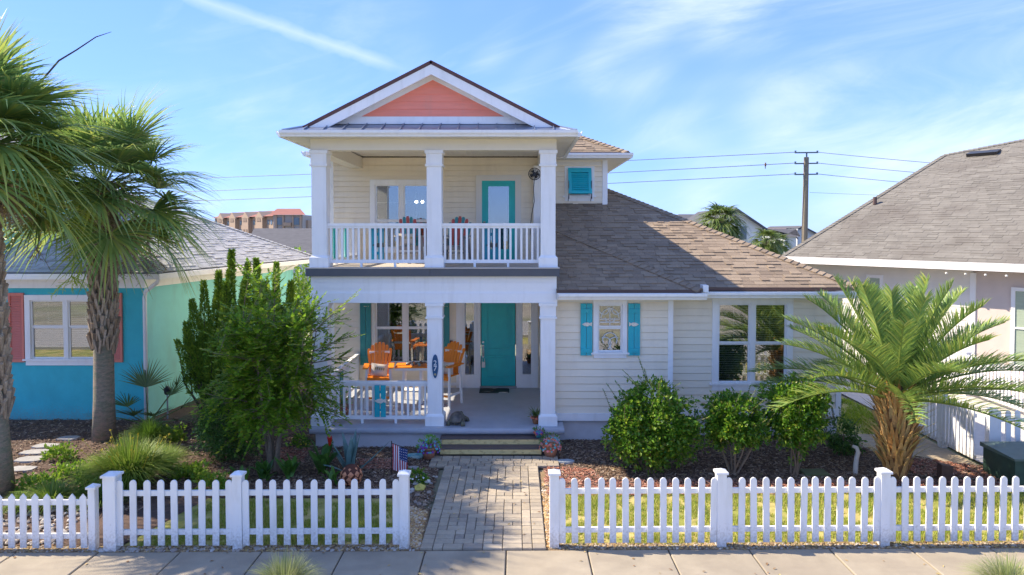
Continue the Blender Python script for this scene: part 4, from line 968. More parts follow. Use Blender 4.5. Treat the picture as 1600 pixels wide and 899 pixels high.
# balcony side: narrow teal planks
for i, (yy, nm) in enumerate(((15.9, 'near'), (17.0, 'far'))):
    t = thing('rail_planks', ['narrow teal planks on the balcony side railing nearer the column', 'narrow teal planks on the balcony side railing nearer the wall'][i], 'shutter', (-4.20, yy, 4.07), group='teal planks hung on the railings')
    for s in (-1, 1): MB().bx(0, 0.02, s*0.07-0.06, s*0.07+0.06, 0, 0.72).build('plank', teal, t)
t = thing('rail_planks', 'teal planks on the lower porch side railing', 'shutter', (-4.20, 16.4, 0.62), group='teal planks hung on the railings')
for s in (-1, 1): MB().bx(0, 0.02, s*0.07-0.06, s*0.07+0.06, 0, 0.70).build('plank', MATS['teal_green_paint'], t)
# balcony furniture
redp = mat('faded_red_paint', (0.52, 0.10, 0.085), 0.55, 0.1, 6); tealp = mat('faded_teal_paint', (0.05, 0.27, 0.29), 0.55, 0.1, 6); greyw = mat('grey_wood', (0.25, 0.23, 0.21), 0.7, 0.15, 8)
BG = 'striped chairs on the balcony'
tall_chair((-2.62, 16.9, 3.92), R(14), 'red and teal striped chair left of the middle balcony column', greyw, greyw, BG, hs=0.40, stripes=[tealp, redp, tealp, redp])
tall_chair((-1.48, 17.0, 3.92), R(-10), 'red and teal striped chair right of the middle balcony column', greyw, greyw, BG, hs=0.40, stripes=[tealp, redp, tealp, redp])
bt = thing('side_table', 'low dark side table between the striped balcony chairs', 'table', (-2.05, 17.2, 3.92))
MB().bx(-0.24, 0.24, -0.22, 0.22, 0.44, 0.47).build('top', mat('dark_wood', (0.05, 0.045, 0.045), 0.6), bt)
for sx in (-1, 1):
    for sy in (-1, 1): MB().bx(sx*0.2-0.02, sx*0.2+0.02, sy*0.18-0.02, sy*0.18+0.02, 0, 0.44).build('leg', MATS['dark_wood'], bt)
MB().bx(-0.2, 0.2, -0.18, 0.18, 0.12, 0.14).build('shelf', MATS['dark_wood'], bt)
pillow((-2.66, 16.78, 4.36), (R(-12), 0, R(14)), 'pale throw pillow on the striped balcony chair')
# black wall fan with cord on the balcony
wf = thing('wall_fan', 'black round fan with hanging cord on the right balcony column', 'fan', (0.43, 15.3, 5.98))
m = MB(); n = 20
for rr in (0.13, 0.10, 0.07):
    m.tube([(rr*math.cos(2*math.pi*i/n), -0.07, rr*math.sin(2*math.pi*i/n)) for i in range(n+1)], 0.012 if rr > 0.12 else 0.007, 6, False)
for i in range(10):
    a = 2*math.pi*i/10; m.tube([(0.03*math.cos(a), -0.09, 0.03*math.sin(a)), (0.13*math.cos(a), -0.07, 0.13*math.sin(a)), (0.12*math.cos(a), 0.02, 0.12*math.sin(a))], 0.004, 4)
m.build('guard', blackm, wf)
m = MB()
for i in range(4):
    a = 2*math.pi*i/4; d1_, d2_ = Vector((math.cos(a), 0.2, math.sin(a))), Vector((math.cos(a+0.9), -0.2, math.sin(a+0.9)))
    m.sheet([Vector((0, -0.03, 0)), d1_*0.1, d2_*0.1], 0.004)
m.build('blades', mat('fan_blade', (0.03, 0.03, 0.035), 0.4), wf)
m = MB(); m.tube([(0, -0.05, 0), (0, 0.05, 0)], 0.05, 10); m.bar((0, 0.05, 0), (0.13, 0.05, -0.02), 0.03, 0.03); m.build('motor', blackm, wf)
m = MB(); m.tube([(0, 0.02, -0.1), (-0.02, 0.03, -0.35), (0.0, 0.05, -0.6), (-0.06, 0.08, -0.9), (-0.09, 0.1, -1.2), (-0.06, 0.1, -1.5)], 0.009, 6); m.build('cord', blackm, wf)
# ---- turtle statue on the porch
tt = thing('turtle_statue', 'dark tortoise statue on the porch floor beside the middle column', 'statue', (-1.28, 15.02, HP), R(262))
shellm = mat('turtle_shell', (0.065, 0.058, 0.055), 0.55, 0.35, 22, 0.4, 40, col2=(0.16, 0.14, 0.11)); skinm = mat('turtle_skin', (0.075, 0.07, 0.05), 0.7, 0.3, 30, col2=(0.17, 0.16, 0.10))
prof = [(0.205, 0.07), (0.21, 0.10), (0.19, 0.16), (0.15, 0.215), (0.09, 0.25), (0.01, 0.262)]
o = MB().lathe(prof, n=14, jit=0.02).build('shell', shellm, tt, True); o.scale = (1.15, 0.85, 1)
MB().tube([(-0.2, 0, 0.10), (-0.28, 0, 0.12), (-0.33, 0, 0.14), (-0.39, 0, 0.13), (-0.42, 0, 0.12)], [0.045, 0.04, 0.05, 0.045, 0.015], 8).build('head', skinm, tt, True)
for sx, sy in ((-0.17, 0.15), (-0.17, -0.15), (0.15, 0.14), (0.15, -0.14)): MB().tube([(sx*0.8, sy*0.8, 0.10), (sx*1.15, sy*1.15, 0.06), (sx*1.3, sy*1.2, 0.0)], [0.05, 0.045, 0.05], 8).build('leg', skinm, tt, True)
MB().tube([(0.2, 0, 0.08), (0.28, 0, 0.05)], [0.03, 0.006], 6).build('tail', skinm, tt, True)

# ---- picket fences
def picket_mesh(w, h, style):
    if style == 'round': top = [(w/2, h-w*0.55)] + [(w/2*math.cos(R(a))*0.99, h-w*0.55+w*0.55*math.sin(R(a))) for a in (25, 55, 90, 125, 155)] + [(-w/2, h-w*0.55)]
    else: top = [(w/2, h-w*0.62), (0, h), (-w/2, h-w*0.62)]
    b = MB(); b.prism([(-w/2, 0), (w/2, 0)] + top, -0.011, 0.011); return b
def post(x, y, h, w=0.135, root=None, cap=True):
    b = MB(); b.bx(x-w/2, x+w/2, y-w/2, y+w/2, 0.0, h-0.06); o = b.build('post', vinyl, root)
    b = MB(); c = w/2+0.022; b.bx(x-c, x+c, y-c, y+c, h-0.062, h-0.03); b.add([(x-c, y-c, h-0.03), (x+c, y-c, h-0.03), (x+c, y+c, h-0.03), (x-c, y+c, h-0.03), (x, y, h+0.012)], [(0,1,4), (1,2,4), (2,3,4), (3,0,4)]); b.build('post_cap', vinyl, o)
def fence(label, P, gaps, h=1.055, z0=0.085, n=12, pw=0.095, style='round', posts=None, posth=1.17, rails=(0.27, 0.85), cat='fence', group='white picket fences', pwid=None, pside=-1):
    """P: post points; pickets and rails between neighbours"""
    c = P[0]; root = thing('picket_fence', label, cat, (c[0], c[1], 0), group=group, world=True)
    me = picket_mesh(pw, h - z0, style).mesh('picket', vinyl)
    for i, p in enumerate(P):
        if posts is None or i in posts: post(p[0], p[1], posth, w=pwid or (0.18 if i == 0 and len(P) == 3 and n == [9, 12] else 0.135), root=root)
    for i, (a, b_) in enumerate(zip(P, P[1:])):
        a, b_ = Vector((a[0], a[1], 0)), Vector((b_[0], b_[1], 0)); d = (b_ - a).normalized(); L = (b_ - a).length; nn = Vector((d.y, -d.x, 0)) * (0.036 if pside < 0 else -0.036)
        for zr in rails: MB().bar(a + d*0.068 + Vector((0, 0, zr)), b_ - d*0.068 + Vector((0, 0, zr)), 0.04, 0.075).build('rail', vinyl, root)
        k = n if isinstance(n, int) else n[i]; e = 0.068 + pw*0.55
        for j in range(k):
            p = a + d * (e + (L - 2*e) * j / (k-1) + (rnd(-0.006, 0.006) if 0 < j < k-1 else 0)) + nn
            piece('picket', me, root, (p.x, p.y, z0 + rnd(-0.004, 0.004)), (rnd(-0.008, 0.008), rnd(-0.013, 0.013), math.atan2(d.y, d.x)))
    return root
FQ = lambda px: (X(px, yF((px-805)/107), 805), yF((px-805)/107))
fence('white picket fence running right of the paver path with round topped pickets', [FQ(866), FQ(1126), FQ(1380), FQ(1634), FQ(1890)], None, n=13)
fence('white picket fence left of the paver path with round topped pickets', [FQ(176), FQ(373), FQ(632)], None, n=[9, 12])
fence('low white picket gate with pointed pickets at the left corner', [(-8.75, 9.93), (-6.21, 9.95)], None, h=0.86, z0=0.06, n=14, pw=0.09, style='point', posts=[1], posth=0.99, rails=(0.22, 0.72), pwid=0.10, group='white picket fences')
fence('white side yard fence behind the date palm trunk', [(9.30, 13.62), (9.30, 14.75), (9.30, 16.9)], None, h=1.16, z0=0.10, n=[9, 17], pw=0.075, posts=[1, 2], posth=1.27, rails=(0.14, 0.98), pside=1)
fence('short white fence in shade above the green utility box', [(9.55, 13.62), (11.6, 13.62)], None, h=1.12, z0=0.1, n=10, pw=0.105, posts=[0], posth=1.17, rails=(0.35, 0.92))
fence('far white fence beyond the driveway at right', [(12.9, 16.6), (12.9, 19.4), (12.9, 22.0)], None, h=1.2, z0=0.2, n=[20, 18], pw=0.075, posts=[1], posth=1.3, rails=(0.17, 1.0), pside=1)
# ---- small yard things
gb = thing('utility_box', 'dark green utility box behind the right end of the picket fence', 'utility box', (9.9, 12.7, 0), world=True)
greenb = mat('utility_green', (0.022, 0.055, 0.04), 0.5, 0.25, 6, col2=(0.04, 0.085, 0.06))
MB().bx(9.12, 10.6, 12.35, 13.2, 0, 0.52).build('body', greenb, gb)
MB().prism([(12.31, 0.52), (13.24, 0.52), (13.24, 0.60), (12.31, 0.56)], 9.08, 10.64, 'x').build('lid', mat('utility_green_lid', (0.10, 0.15, 0.13), 0.5, 0.2, 5), gb)
MB().bx(9.5, 9.7, 12.325, 12.349, 0.25, 0.4).build('latch', blackm, gb)
sp = thing('wooden_stake', 'short brown square stake in the red mulch near the date palm', 'stake', tuple(gnd(1476, 752)))
MB().prism([(-0.11, 0), (0.11, 0), (0.11, 0.30), (-0.10, 0.33)], -0.07, 0.07).build('stump', mat('stake_brown', (0.09, 0.05, 0.035), 0.8, 0.3, 14), sp)
wp = gnd(1338, 742)
o = MB().tube([wp + Vector(p) for p in ((-0.02, 0, 0), (0.0, 0.03, 0.16), (0.03, 0.06, 0.3), (0.06, 0.06, 0.42), (0.04, 0.08, 0.50), (-0.03, 0.1, 0.53))], [0.05, 0.048, 0.046, 0.044, 0.04, 0.03], 8).build('drain_pipe', mat('weathered_white', (0.55, 0.52, 0.47), 0.7, 0.2, 8), smooth=True)
tag(o, 'bent weathered white pipe standing left of the date palm', 'pipe')
c = gnd(1272, 742); tag(MB().cbx(c.x-0.24, c.x+0.24, c.y-0.15, c.y+0.15, 0, 0.07, 0.012).build('valve_box', mat('valve_green', (0.10, 0.12, 0.05), 0.7, 0.2, 8)), 'flat green irrigation valve box in the dark mulch', 'valve box')
stone = mat('stepping_stone', (0.33, 0.32, 0.31), 0.85, 0.2, 8, 0.5, 30)
SL_ = ['largest', 'second', 'third', 'nearest', 'farthest']
LBS = ['pale stepping stone second from the blue house', 'pale stepping stone in the middle of the row', 'pale stepping stone second from the picket gate', 'pale stepping stone nearest the picket gate', 'pale stepping stone nearest the blue house']
for (px, py, w), lb in zip(((73, 696, 0.26), (56, 706, 0.27), (48, 717, 0.30), (36, 732, 0.26), (108, 684, 0.24)), LBS):
    c = gnd(px, py, 0.04); pts = [(c.x + w*u_*rnd(0.85, 1.05), c.y + w*v_*0.62*rnd(0.8, 1.1)) for u_, v_ in ((-1, -0.8), (-0.3, -1), (0.6, -0.95), (1, -0.5), (0.95, 0.7), (0.3, 1), (-0.7, 0.9), (-1.05, 0.3))]
    tag(MB().prism(pts, 0.0, 0.045, 'z').build('stepping_stone', stone), lb, 'stone', 'stepping stones beside the left palm')
for (px, py, r, m_, lb) in ((651, 712, 0.17, mat('blue_plaque', (0.10, 0.38, 0.46), 0.6, 0.3, 16, col2=(0.4, 0.55, 0.5)), 'flat blue garden plaque in the mulch by the steps'), (884, 721, 0.14, mat('grey_slate', (0.36, 0.40, 0.42), 0.7, 0.1, 8), 'flat grey stone in the mulch right of the steps'), (646, 731, 0.09, stone, 'small grey stone below the blue garden plaque')):
    c = gnd(px, py, 0.04); n = 10; pts = [(c.x + r*1.25*math.cos(2*math.pi*i/n)*rnd(0.9, 1.1), c.y + r*0.8*math.sin(2*math.pi*i/n)*rnd(0.9, 1.1)) for i in range(n)]
    tag(MB().prism(pts, 0.0, 0.055, 'z').build('garden_stone', m_), lb, 'stone')
for (px, py, r, m_, lb) in ((656, 768, 0.10, mat('yellow_rock', (0.55, 0.45, 0.10), 0.8, 0.3, 12, 0.4, 30), 'yellow rock beside the left edge of the paver path'), (667, 756, 0.075, mat('pale_rock', (0.6, 0.57, 0.5), 0.8, 0.2, 12, 0.4, 30), 'pale rock behind the yellow rock by the path')):
    c = gnd(px, py); tag(MB().blob((c.x, c.y, r*0.55), r, sq=(1.2, 1, 0.8), jit=0.2).build('rock', m_), lb, 'rock')
# terracotta pineapple ball
c = gnd(549, 758)
tp = thing('terracotta_ball', 'round terracotta garden ball with lattice grooves below the agave', 'ornament', (c.x, c.y, 0))
terr = mat('terracotta', (0.62, 0.25, 0.12), 0.8, 0.2, 8, 0.2, 40)
m = MB(); r = 0.185; m.lathe([(0.08, 0.0), (0.14, 0.04), (r, 0.15), (r*1.0, 0.21), (r*0.86, 0.30), (r*0.5, 0.365), (0.03, 0.385)], n=18); m.build('ball', mat('terracotta_groove', (0.10, 0.035, 0.02), 0.9), tp, True)
for row, (zz_, tilt) in enumerate(((0.07, -35), (0.155, -8), (0.245, 22), (0.325, 52))):
    k = (9, 10, 9, 6)[row]; rr = (0.155, 0.19, 0.178, 0.115)[row]
    for i in range(k):
        a = 2*math.pi*(i + 0.5*(row % 2))/k; w = rr*math.pi/k*0.92; hh = 0.062
        pm = MB(); pm.add([(-w, 0, 0), (0, 0.0, -hh), (w, 0, 0), (0, 0, hh), (0, -0.022, 0)], [(0,1,4), (1,2,4), (2,3,4), (3,0,4)])
        o = pm.build('scale', terr, tp); o.location = (rr*math.cos(a), rr*math.sin(a), zz_); o.rotation_euler = (R(-tilt), 0, a + math.pi/2)
# garden flag
c = gnd(612, 742)
fl = thing('garden_flag', 'small american garden flag on a black stand in the mulch', 'flag', (c.x, c.y, 0), R(-8))
m = MB(); m.tube([(0, 0, 0), (0, 0, 0.66)], 0.009, 6); m.tube([(0, 0, 0.62), (0.36, 0, 0.50)], 0.007, 6); m.build('stand', blackm, fl)
fr_, fw_, fb_ = mat('flag_red', (0.45, 0.02, 0.035), 0.8), mat('flag_white', (0.74, 0.72, 0.72), 0.8), mat('flag_blue', (0.025, 0.05, 0.17), 0.8)
FWd, FH = 0.30, 0.50
def flag_pt(u, v): return Vector((0.02 + u*FWd, -0.008 + 0.018*math.sin(u*9 + v*3), 0.605 - u*0.10 - v*FH + 0.01*math.sin(u*7)))
for i in range(13):
    u0, u1 = i/13, (i+1)/13; m = MB(); v0 = 0.50 if i >= 6 else 0.0; K = 6
    for k in range(K):
        va, vb = v0 + (1-v0)*k/K, v0 + (1-v0)*(k+1)/K; m.sheet([flag_pt(u0, vb), flag_pt(u1, vb), flag_pt(u1, va), flag_pt(u0, va)], 0.003)
    m.build('stripe', fr_ if i % 2 == 0 else fw_, fl)
m = MB()
for k in range(4):
    for j in range(4):
        u0, u1 = 6/13 + 7/13*j/4, 6/13 + 7/13*(j+1)/4; m.sheet([flag_pt(u0, 0.5*(k+1)/4), flag_pt(u1, 0.5*(k+1)/4), flag_pt(u1, 0.5*k/4), flag_pt(u0, 0.5*k/4)], 0.003)
m.build('canton', fb_, fl)
m = MB()
for i in range(5):
    for j in range(5):
        p = flag_pt(6/13 + 7/13*(i+0.5)/5, 0.5*(j+0.5)/5) + Vector((0, -0.007, 0)); q_ = 0.011
        m.add([p + Vector((q_*(1 if k % 2 == 0 else 0.42)*math.sin(math.pi*k/5), 0, q_*(1 if k % 2 == 0 else 0.42)*math.cos(math.pi*k/5))) for k in range(10)], [tuple(range(10))])
m.build('stars', fw_, fl)
# small path light by the palmetto and a pink stake flag
c = gnd(262, 655); lp = thing('path_light', 'small black path light beside the saw palmetto', 'lamp', (c.x, c.y, 0))
MB().tube([(0, 0, 0), (0, 0, 0.62)], 0.02, 8).build('stem', mat('grey_post', (0.30, 0.32, 0.34), 0.5), lp)
MB().lathe([(0.05, 0.62), (0.075, 0.66), (0.075, 0.74), (0.09, 0.76), (0.02, 0.83)], n=12).build('lamp_head', blackm, lp)
pf = thing('marker_flag', 'small pink marker flag behind the left fence corner post', 'flag', (-6.02, 10.12, 0)); MB().tube([(0, 0, 0), (0, 0, 0.42)], 0.004, 5).build('wire', silver, pf); MB().bx(-0.03, 0.06, 0.004, 0.007, 0.30, 0.42).build('flag_sheet', mat('marker_pink', (0.8, 0.05, 0.22), 0.6), pf)
# ================================================================== plants
def rvec():
    while True:
        v = Vector((rnd(-1, 1), rnd(-1, 1), rnd(-1, 1)))
        if 0.05 < v.length < 1: return v.normalized()
def leaf_mat(name, cols, trans=0.4, rough=0.42, spec=0.5): return mat(name, cols[0], rough, island=cols, trans=trans, spec=spec)
LIG = leaf_mat('ligustrum_leaf', [(0.05, 0.15, 0.014), (0.10, 0.25, 0.02), (0.20, 0.38, 0.03), (0.07, 0.20, 0.018), (0.36, 0.48, 0.04), (0.055, 0.16, 0.018), (0.14, 0.31, 0.025), (0.30, 0.28, 0.06)], 0.45, 0.38)
CRA = leaf_mat('crape_leaf', [(0.12, 0.27, 0.02), (0.20, 0.38, 0.028), (0.32, 0.49, 0.04), (0.15, 0.31, 0.025), (0.50, 0.56, 0.06), (0.24, 0.42, 0.032), (0.17, 0.34, 0.025)], 0.55, 0.45)
DRK = leaf_mat('dark_shrub_leaf', [(0.035, 0.10, 0.02), (0.06, 0.155, 0.03), (0.10, 0.21, 0.04), (0.16, 0.28, 0.05), (0.045, 0.12, 0.025)], 0.3, 0.42)
POD = leaf_mat('podocarpus_leaf', [(0.09, 0.19, 0.025), (0.15, 0.29, 0.03), (0.24, 0.39, 0.035), (0.33, 0.45, 0.045), (0.11, 0.23, 0.028)], 0.3, 0.55)
bark = mat('shrub_bark', (0.22, 0.165, 0.115), 0.85, 0.3, 18, 0.5, 60)
barkd = mat('dark_bark', (0.10, 0.075, 0.055), 0.9, 0.3, 18, 0.5, 60)
def lobes_foliage(lobes, n, L, w, zmin=0.05, shell=0.55, up=0.35, gap=0.42, seed=0):
    b = MB(); tot = sum(r[0]*r[1]*r[2] for c, r in lobes) ** 1.0; off = Vector((seed*7.3, seed*3.1, seed*5.7))
    for c, r in lobes:
        k = int(n * (r[0]*r[1]*r[2]) / tot); made = 0; tries = 0
        while made < k and tries < k*6:
            tries += 1
            d = rvec(); q = shell + (1-shell)*random.random()**0.6
            q *= 0.84 + 0.50*noise.noise((d*2.6 + Vector(c))*1.15 + off)
            p = Vector((c[0]+d.x*r[0]*q, c[1]+d.y*r[1]*q, c[2]+d.z*r[2]*q))
            if p.z < zmin: continue
            if noise.noise(p*3.4 + off) < -gap + 0.12: continue
            a = (d*0.7 + rvec()*0.75 + Vector((0, 0, up))).normalized(); s = a.cross(rvec()).normalized(); l = L*rnd(0.5, 1.45)
            b.leaf(p, a, s, l, w*l/L, rnd(0.1, 0.5), rnd(0, 0.25)); made += 1
    return b
def sprig(b, p, d, length, n, L, w, curve=0.3):
    """a twig carrying pairs of leaves; returns its points"""
    pts = []; d = d.normalized(); side = d.cross(Vector((0, 0, 1)));  side = side.normalized() if side.length > 0.1 else Vector((1, 0, 0))
    for i in range(n+1):
        t = i/n; q = p + d*length*t + Vector((0, 0, -curve*length*t*t)); pts.append(q)
        if i == 0: continue
        for s in (-1, 1):
            a = (d*0.55 + side*s*0.85 + Vector((0, 0, rnd(-0.1, 0.3)))).normalized(); l = L*rnd(0.7, 1.15)*(1 - 0.35*t)
            b.leaf(q, a, a.cross(Vector((0, 0, 1)) + rvec()*0.3).normalized(), l, w*l/L, rnd(0.1, 0.4), rnd(0, 0.3))
    b.leaf(pts[-1], d, side, L, w)
    return pts
def shrub(name, label, base, lobes, n, m, L=0.055, w=0.016, stems=6, sprigs=20, splen=(0.25, 0.5), group=None, barkm=None, stemtop=0.5, seed=0, cat='shrub', up=0.35, shell=0.5):
    base = Vector(base); root = thing(name, label, cat, base, group=group)
    f = lobes_foliage(lobes, n, L, w, seed=seed, up=up, shell=shell); tw = MB()
    for i in range(sprigs):
        c, r = random.choice(lobes); d = rvec(); d.z = abs(d.z)*0.9 + 0.15; d.normalize()
        p = Vector((c[0]+d.x*r[0]*0.75, c[1]+d.y*r[1]*0.75, c[2]+d.z*r[2]*0.75)); ln = rnd(*splen)
        pts = sprig(f, p, (d + Vector((0, 0, 0.6)) + rvec()*0.25).normalized(), ln, int(ln/0.035), L*0.95, w, rnd(-0.05, 0.25)); tw.tube(pts, 0.004, 4)
    f.build('foliage', m, root)
    zc = sum(c[2] for c, r in lobes)/len(lobes)
    for i in range(stems):
        a = 2*math.pi*i/stems + rnd(-0.3, 0.3); c, r = random.choice(lobes); e = Vector((c[0] + 0.5*r[0]*math.cos(a), c[1] + 0.5*r[1]*math.sin(a), c[2] + rnd(-0.1, 0.3)*r[2]))
        s0 = Vector((0.06*math.cos(a), 0.06*math.sin(a), -0.02)); md = s0.lerp(e, 0.45) + rvec()*0.05
        tw2 = MB(); tw2.tube([s0, md, e], [0.022, 0.016, 0.006], 6); tw2.build('stem', barkm or bark, root)
    tw.build('twigs', barkm or bark, root, kind='stuff')
    return root
RG = 'clipped green shrubs along the wing wall'
p1 = gnd(1015, 738)
shrub('ligustrum_shrub', 'largest rounded green shrub with tall loose sprouts under the small window', p1, [((0.05, 0.1, 0.95), (0.98, 0.75, 0.70)), ((-0.38, 0, 0.75), (0.62, 0.6, 0.55)), ((0.5, 0.05, 0.72), (0.60, 0.6, 0.60)), ((0.05, -0.1, 0.45), (0.55, 0.5, 0.42)), ((0.1, 0.15, 1.45), (0.55, 0.5, 0.40))], 17000, LIG, 0.066, 0.021, 7, 40, (0.25, 0.62), RG, seed=1)
p2 = gnd(1146, 740)
shrub('ligustrum_shrub', 'middle round shrub with bare lower stems below the twin window', p2, [((0.0, 0.1, 1.12), (0.62, 0.55, 0.52)), ((-0.1, 0, 0.82), (0.56, 0.5, 0.38)), ((0.35, 0, 0.85), (0.38, 0.4, 0.36))], 9500, LIG, 0.066, 0.021, 8, 20, (0.2, 0.4), RG, seed=2)
p3 = gnd(1240, 742)
shrub('ligustrum_shrub', 'upright round shrub right of the twin window near the date palm', p3, [((0.02, 0.1, 1.32), (0.66, 0.55, 0.52)), ((0.05, 0, 0.95), (0.60, 0.5, 0.42)), ((0.3, 0.05, 1.45), (0.42, 0.4, 0.4)), ((0.0, 0, 0.55), (0.25, 0.25, 0.35))], 10500, LIG, 0.066, 0.021, 6, 22, (0.2, 0.45), RG, seed=3)
p4 = gnd(1312, 712)
shrub('small_dark_shrub', 'small dark shrub at the right corner of the house', p4, [((0, 0, 0.45), (0.36, 0.34, 0.42)), ((0.15, 0, 0.25), (0.35, 0.3, 0.24))], 1500, DRK, 0.07, 0.018, 4, 12, (0.2, 0.4), None, seed=4)
# crape myrtle in front of the left porch corner
pc = Vector((-4.75, 13.3, 0))
cm = thing('crape_myrtle', 'bushy light green crape myrtle before the left end of the porch', 'tree', pc)
f = MB(); tw = MB(); crown_c = Vector((0.0, 0, 2.0)); CRr = Vector((1.5, 1.1, 1.95)); tops = []
for i in range(5):
    a = 2*math.pi*i/5 + 0.4; md = Vector((0.14*math.cos(a+0.3), 0.11*math.sin(a+0.3), 0.62)); e = Vector((0.15 + 0.55*math.cos(a), 0.42*math.sin(a), 1.75)); t2 = Vector((0.15 + 0.75*math.cos(a+0.2), 0.55*math.sin(a+0.2), 2.7))
    MB().tube([Vector((0.06*math.cos(a), 0.06*math.sin(a), -0.02)), md, e, t2], [0.042, 0.034, 0.022, 0.008], 7).build('trunk', bark, cm); tops += [md.lerp(e, 0.6), e, e.lerp(t2, 0.5), t2]
for i in range(150):
    d = rvec(); q = random.random()**0.45
    if d.z < -0.85: d.z *= -0.5
    q *= 0.80 + 0.65*noise.noise(d*2.4)
    e = crown_c + Vector((d.x*CRr.x*q, d.y*CRr.y*q, d.z*CRr.z*q)); a = min(tops, key=lambda t: (t - e).length + (0.6 if t.z > e.z else 0)); tw.tube([a, a.lerp(e, 0.5) + rvec()*0.05, e], [0.012, 0.008, 0.004], 4)
    for k in range(12):
        p = a.lerp(e, rnd(0.3, 1.0)); dd = ((e - crown_c).normalized()*0.6 + rvec()*0.9 + Vector((0, 0, 0.15))).normalized(); ln = rnd(0.22, 0.48)
        pts = sprig(f, p, dd, ln, int(ln/0.046), 0.098, 0.036, rnd(0.0, 0.35))
        if k % 3 == 0: tw.tube(pts, 0.0035, 3)
for (px, py) in ((556, 520), (545, 590), (530, 655), (520, 600), (480, 432), (430, 425), (540, 640), (562, 555), (548, 465), (500, 470)):
    e = at(px, py, 13.2 + rnd(-0.2, 0.2)) - pc; a = crown_c.lerp(e, 0.45)
    tw.tube([a, a.lerp(e, 0.5), e], [0.012, 0.008, 0.003], 4)
    for k in range(9):
        p = a.lerp(e, rnd(0.15, 0.85)); d = ((e-a).normalized() + rvec()*0.6).normalized(); pts = sprig(f, p, d, rnd(0.25, 0.45), 9, 0.088, 0.030, rnd(0, 0.3)); tw.tube(pts, 0.003, 3)
f.build('foliage', CRA, cm); tw.build('branches', bark, cm)
# low dark shrub left of it
pd = gnd(352, 722)
shrub('dense_dark_shrub', 'dense low dark green shrub left of the crape myrtle', pd, [((0, 0, 0.62), (0.72, 0.6, 0.58)), ((0.25, -0.1, 0.42), (0.6, 0.5, 0.4)), ((-0.25, 0.1, 0.85), (0.45, 0.4, 0.42)), ((-0.05, 0.2, 1.2), (0.35, 0.35, 0.4))], 9500, DRK, 0.045, 0.015, 5, 14, (0.15, 0.35), None, barkd, seed=5)
# podocarpus: upright spires of narrow leaves
def podocarpus(base, spires, label, group, lean=0):
    root = thing('podocarpus', label, 'shrub', base, group=group); f = MB(); t = MB()
    more = []
    for (dx, dy, z0, z1, r) in spires:
        for k in range(4):
            a = rnd(0, 6.283); q = rnd(0.12, 0.34); more.append((dx + q*math.cos(a), dy + q*math.sin(a), z0*rnd(0.7, 1.4), z0 + (z1-z0)*rnd(0.45, 0.88), r*rnd(0.4, 0.65)))
    for (dx, dy, z0, z1, r) in [(s[0], s[1], s[2], s[3], s[4]*0.85) for s in spires] + more:
        t.tube([(dx*0.2, dy*0.2, 0), (dx*0.8, dy*0.8, z0), (dx, dy, z1)], [0.03, 0.02, 0.004], 5); n = int((z1-z0)*r*6500)
        for i in range(n):
            u = random.random(); zz_ = z0 + (z1-z0)*u; rr = r*2.3*(1.0 - u)**0.95*(0.75 + 0.5*noise.noise(Vector((zz_*1.7, dx*11, dy*7)))) + 0.03; a = rnd(0, 6.283)
            q = rr*rnd(0.55, 1)*(0.85 + 0.3*noise.noise(Vector((a, zz_*2.2, dx*9)))); p = Vector((dx*(0.6+0.4*u) + q*math.cos(a), dy*(0.6+0.4*u) + q*math.sin(a), zz_))
            d = (Vector((math.cos(a), math.sin(a), rnd(0.4, 1.9))) + rvec()*0.4).normalized(); f.leaf(p, d, d.cross(rvec()).normalized(), rnd(0.06, 0.11), 0.015, 0.2)
    f.build('foliage', POD, root); t.build('stems', barkd, root); return root
def sp_at(px, ytop, D, base, z0=0.25, r=0.2, dy=0):
    p = at(px, ytop, D + dy) - Vector(base); return (p.x, p.y, z0, p.z, r)
PG = 'upright dark podocarpus shrubs between the houses'
b0 = gnd(335, 655); b0.z = 0
podocarpus(b0, [sp_at(362, 392, b0.y, b0, 0.3, 0.27), sp_at(342, 425, b0.y, b0, 0.3, 0.26, 0.2), sp_at(388, 412, b0.y, b0, 0.3, 0.24, -0.1), sp_at(300, 470, b0.y, b0, 0.9, 0.2, 0.1), sp_at(318, 440, b0.y, b0, 0.6, 0.2, 0.3), sp_at(290, 515, b0.y, b0, 1.2, 0.16, 0)], 'podocarpus with the tallest pointed tip beside the seafoam wall', PG)
b1 = gnd(420, 652); b1.z = 0
podocarpus(b1, [sp_at(400, 405, b1.y, b1, 0.3, 0.24), sp_at(432, 412, b1.y, b1, 0.3, 0.25, 0.2), sp_at(415, 440, b1.y, b1, 0.3, 0.28, -0.2), sp_at(455, 440, b1.y, b1, 0.4, 0.22, 0.1)], 'podocarpus standing nearest the porch behind the crape myrtle', PG)
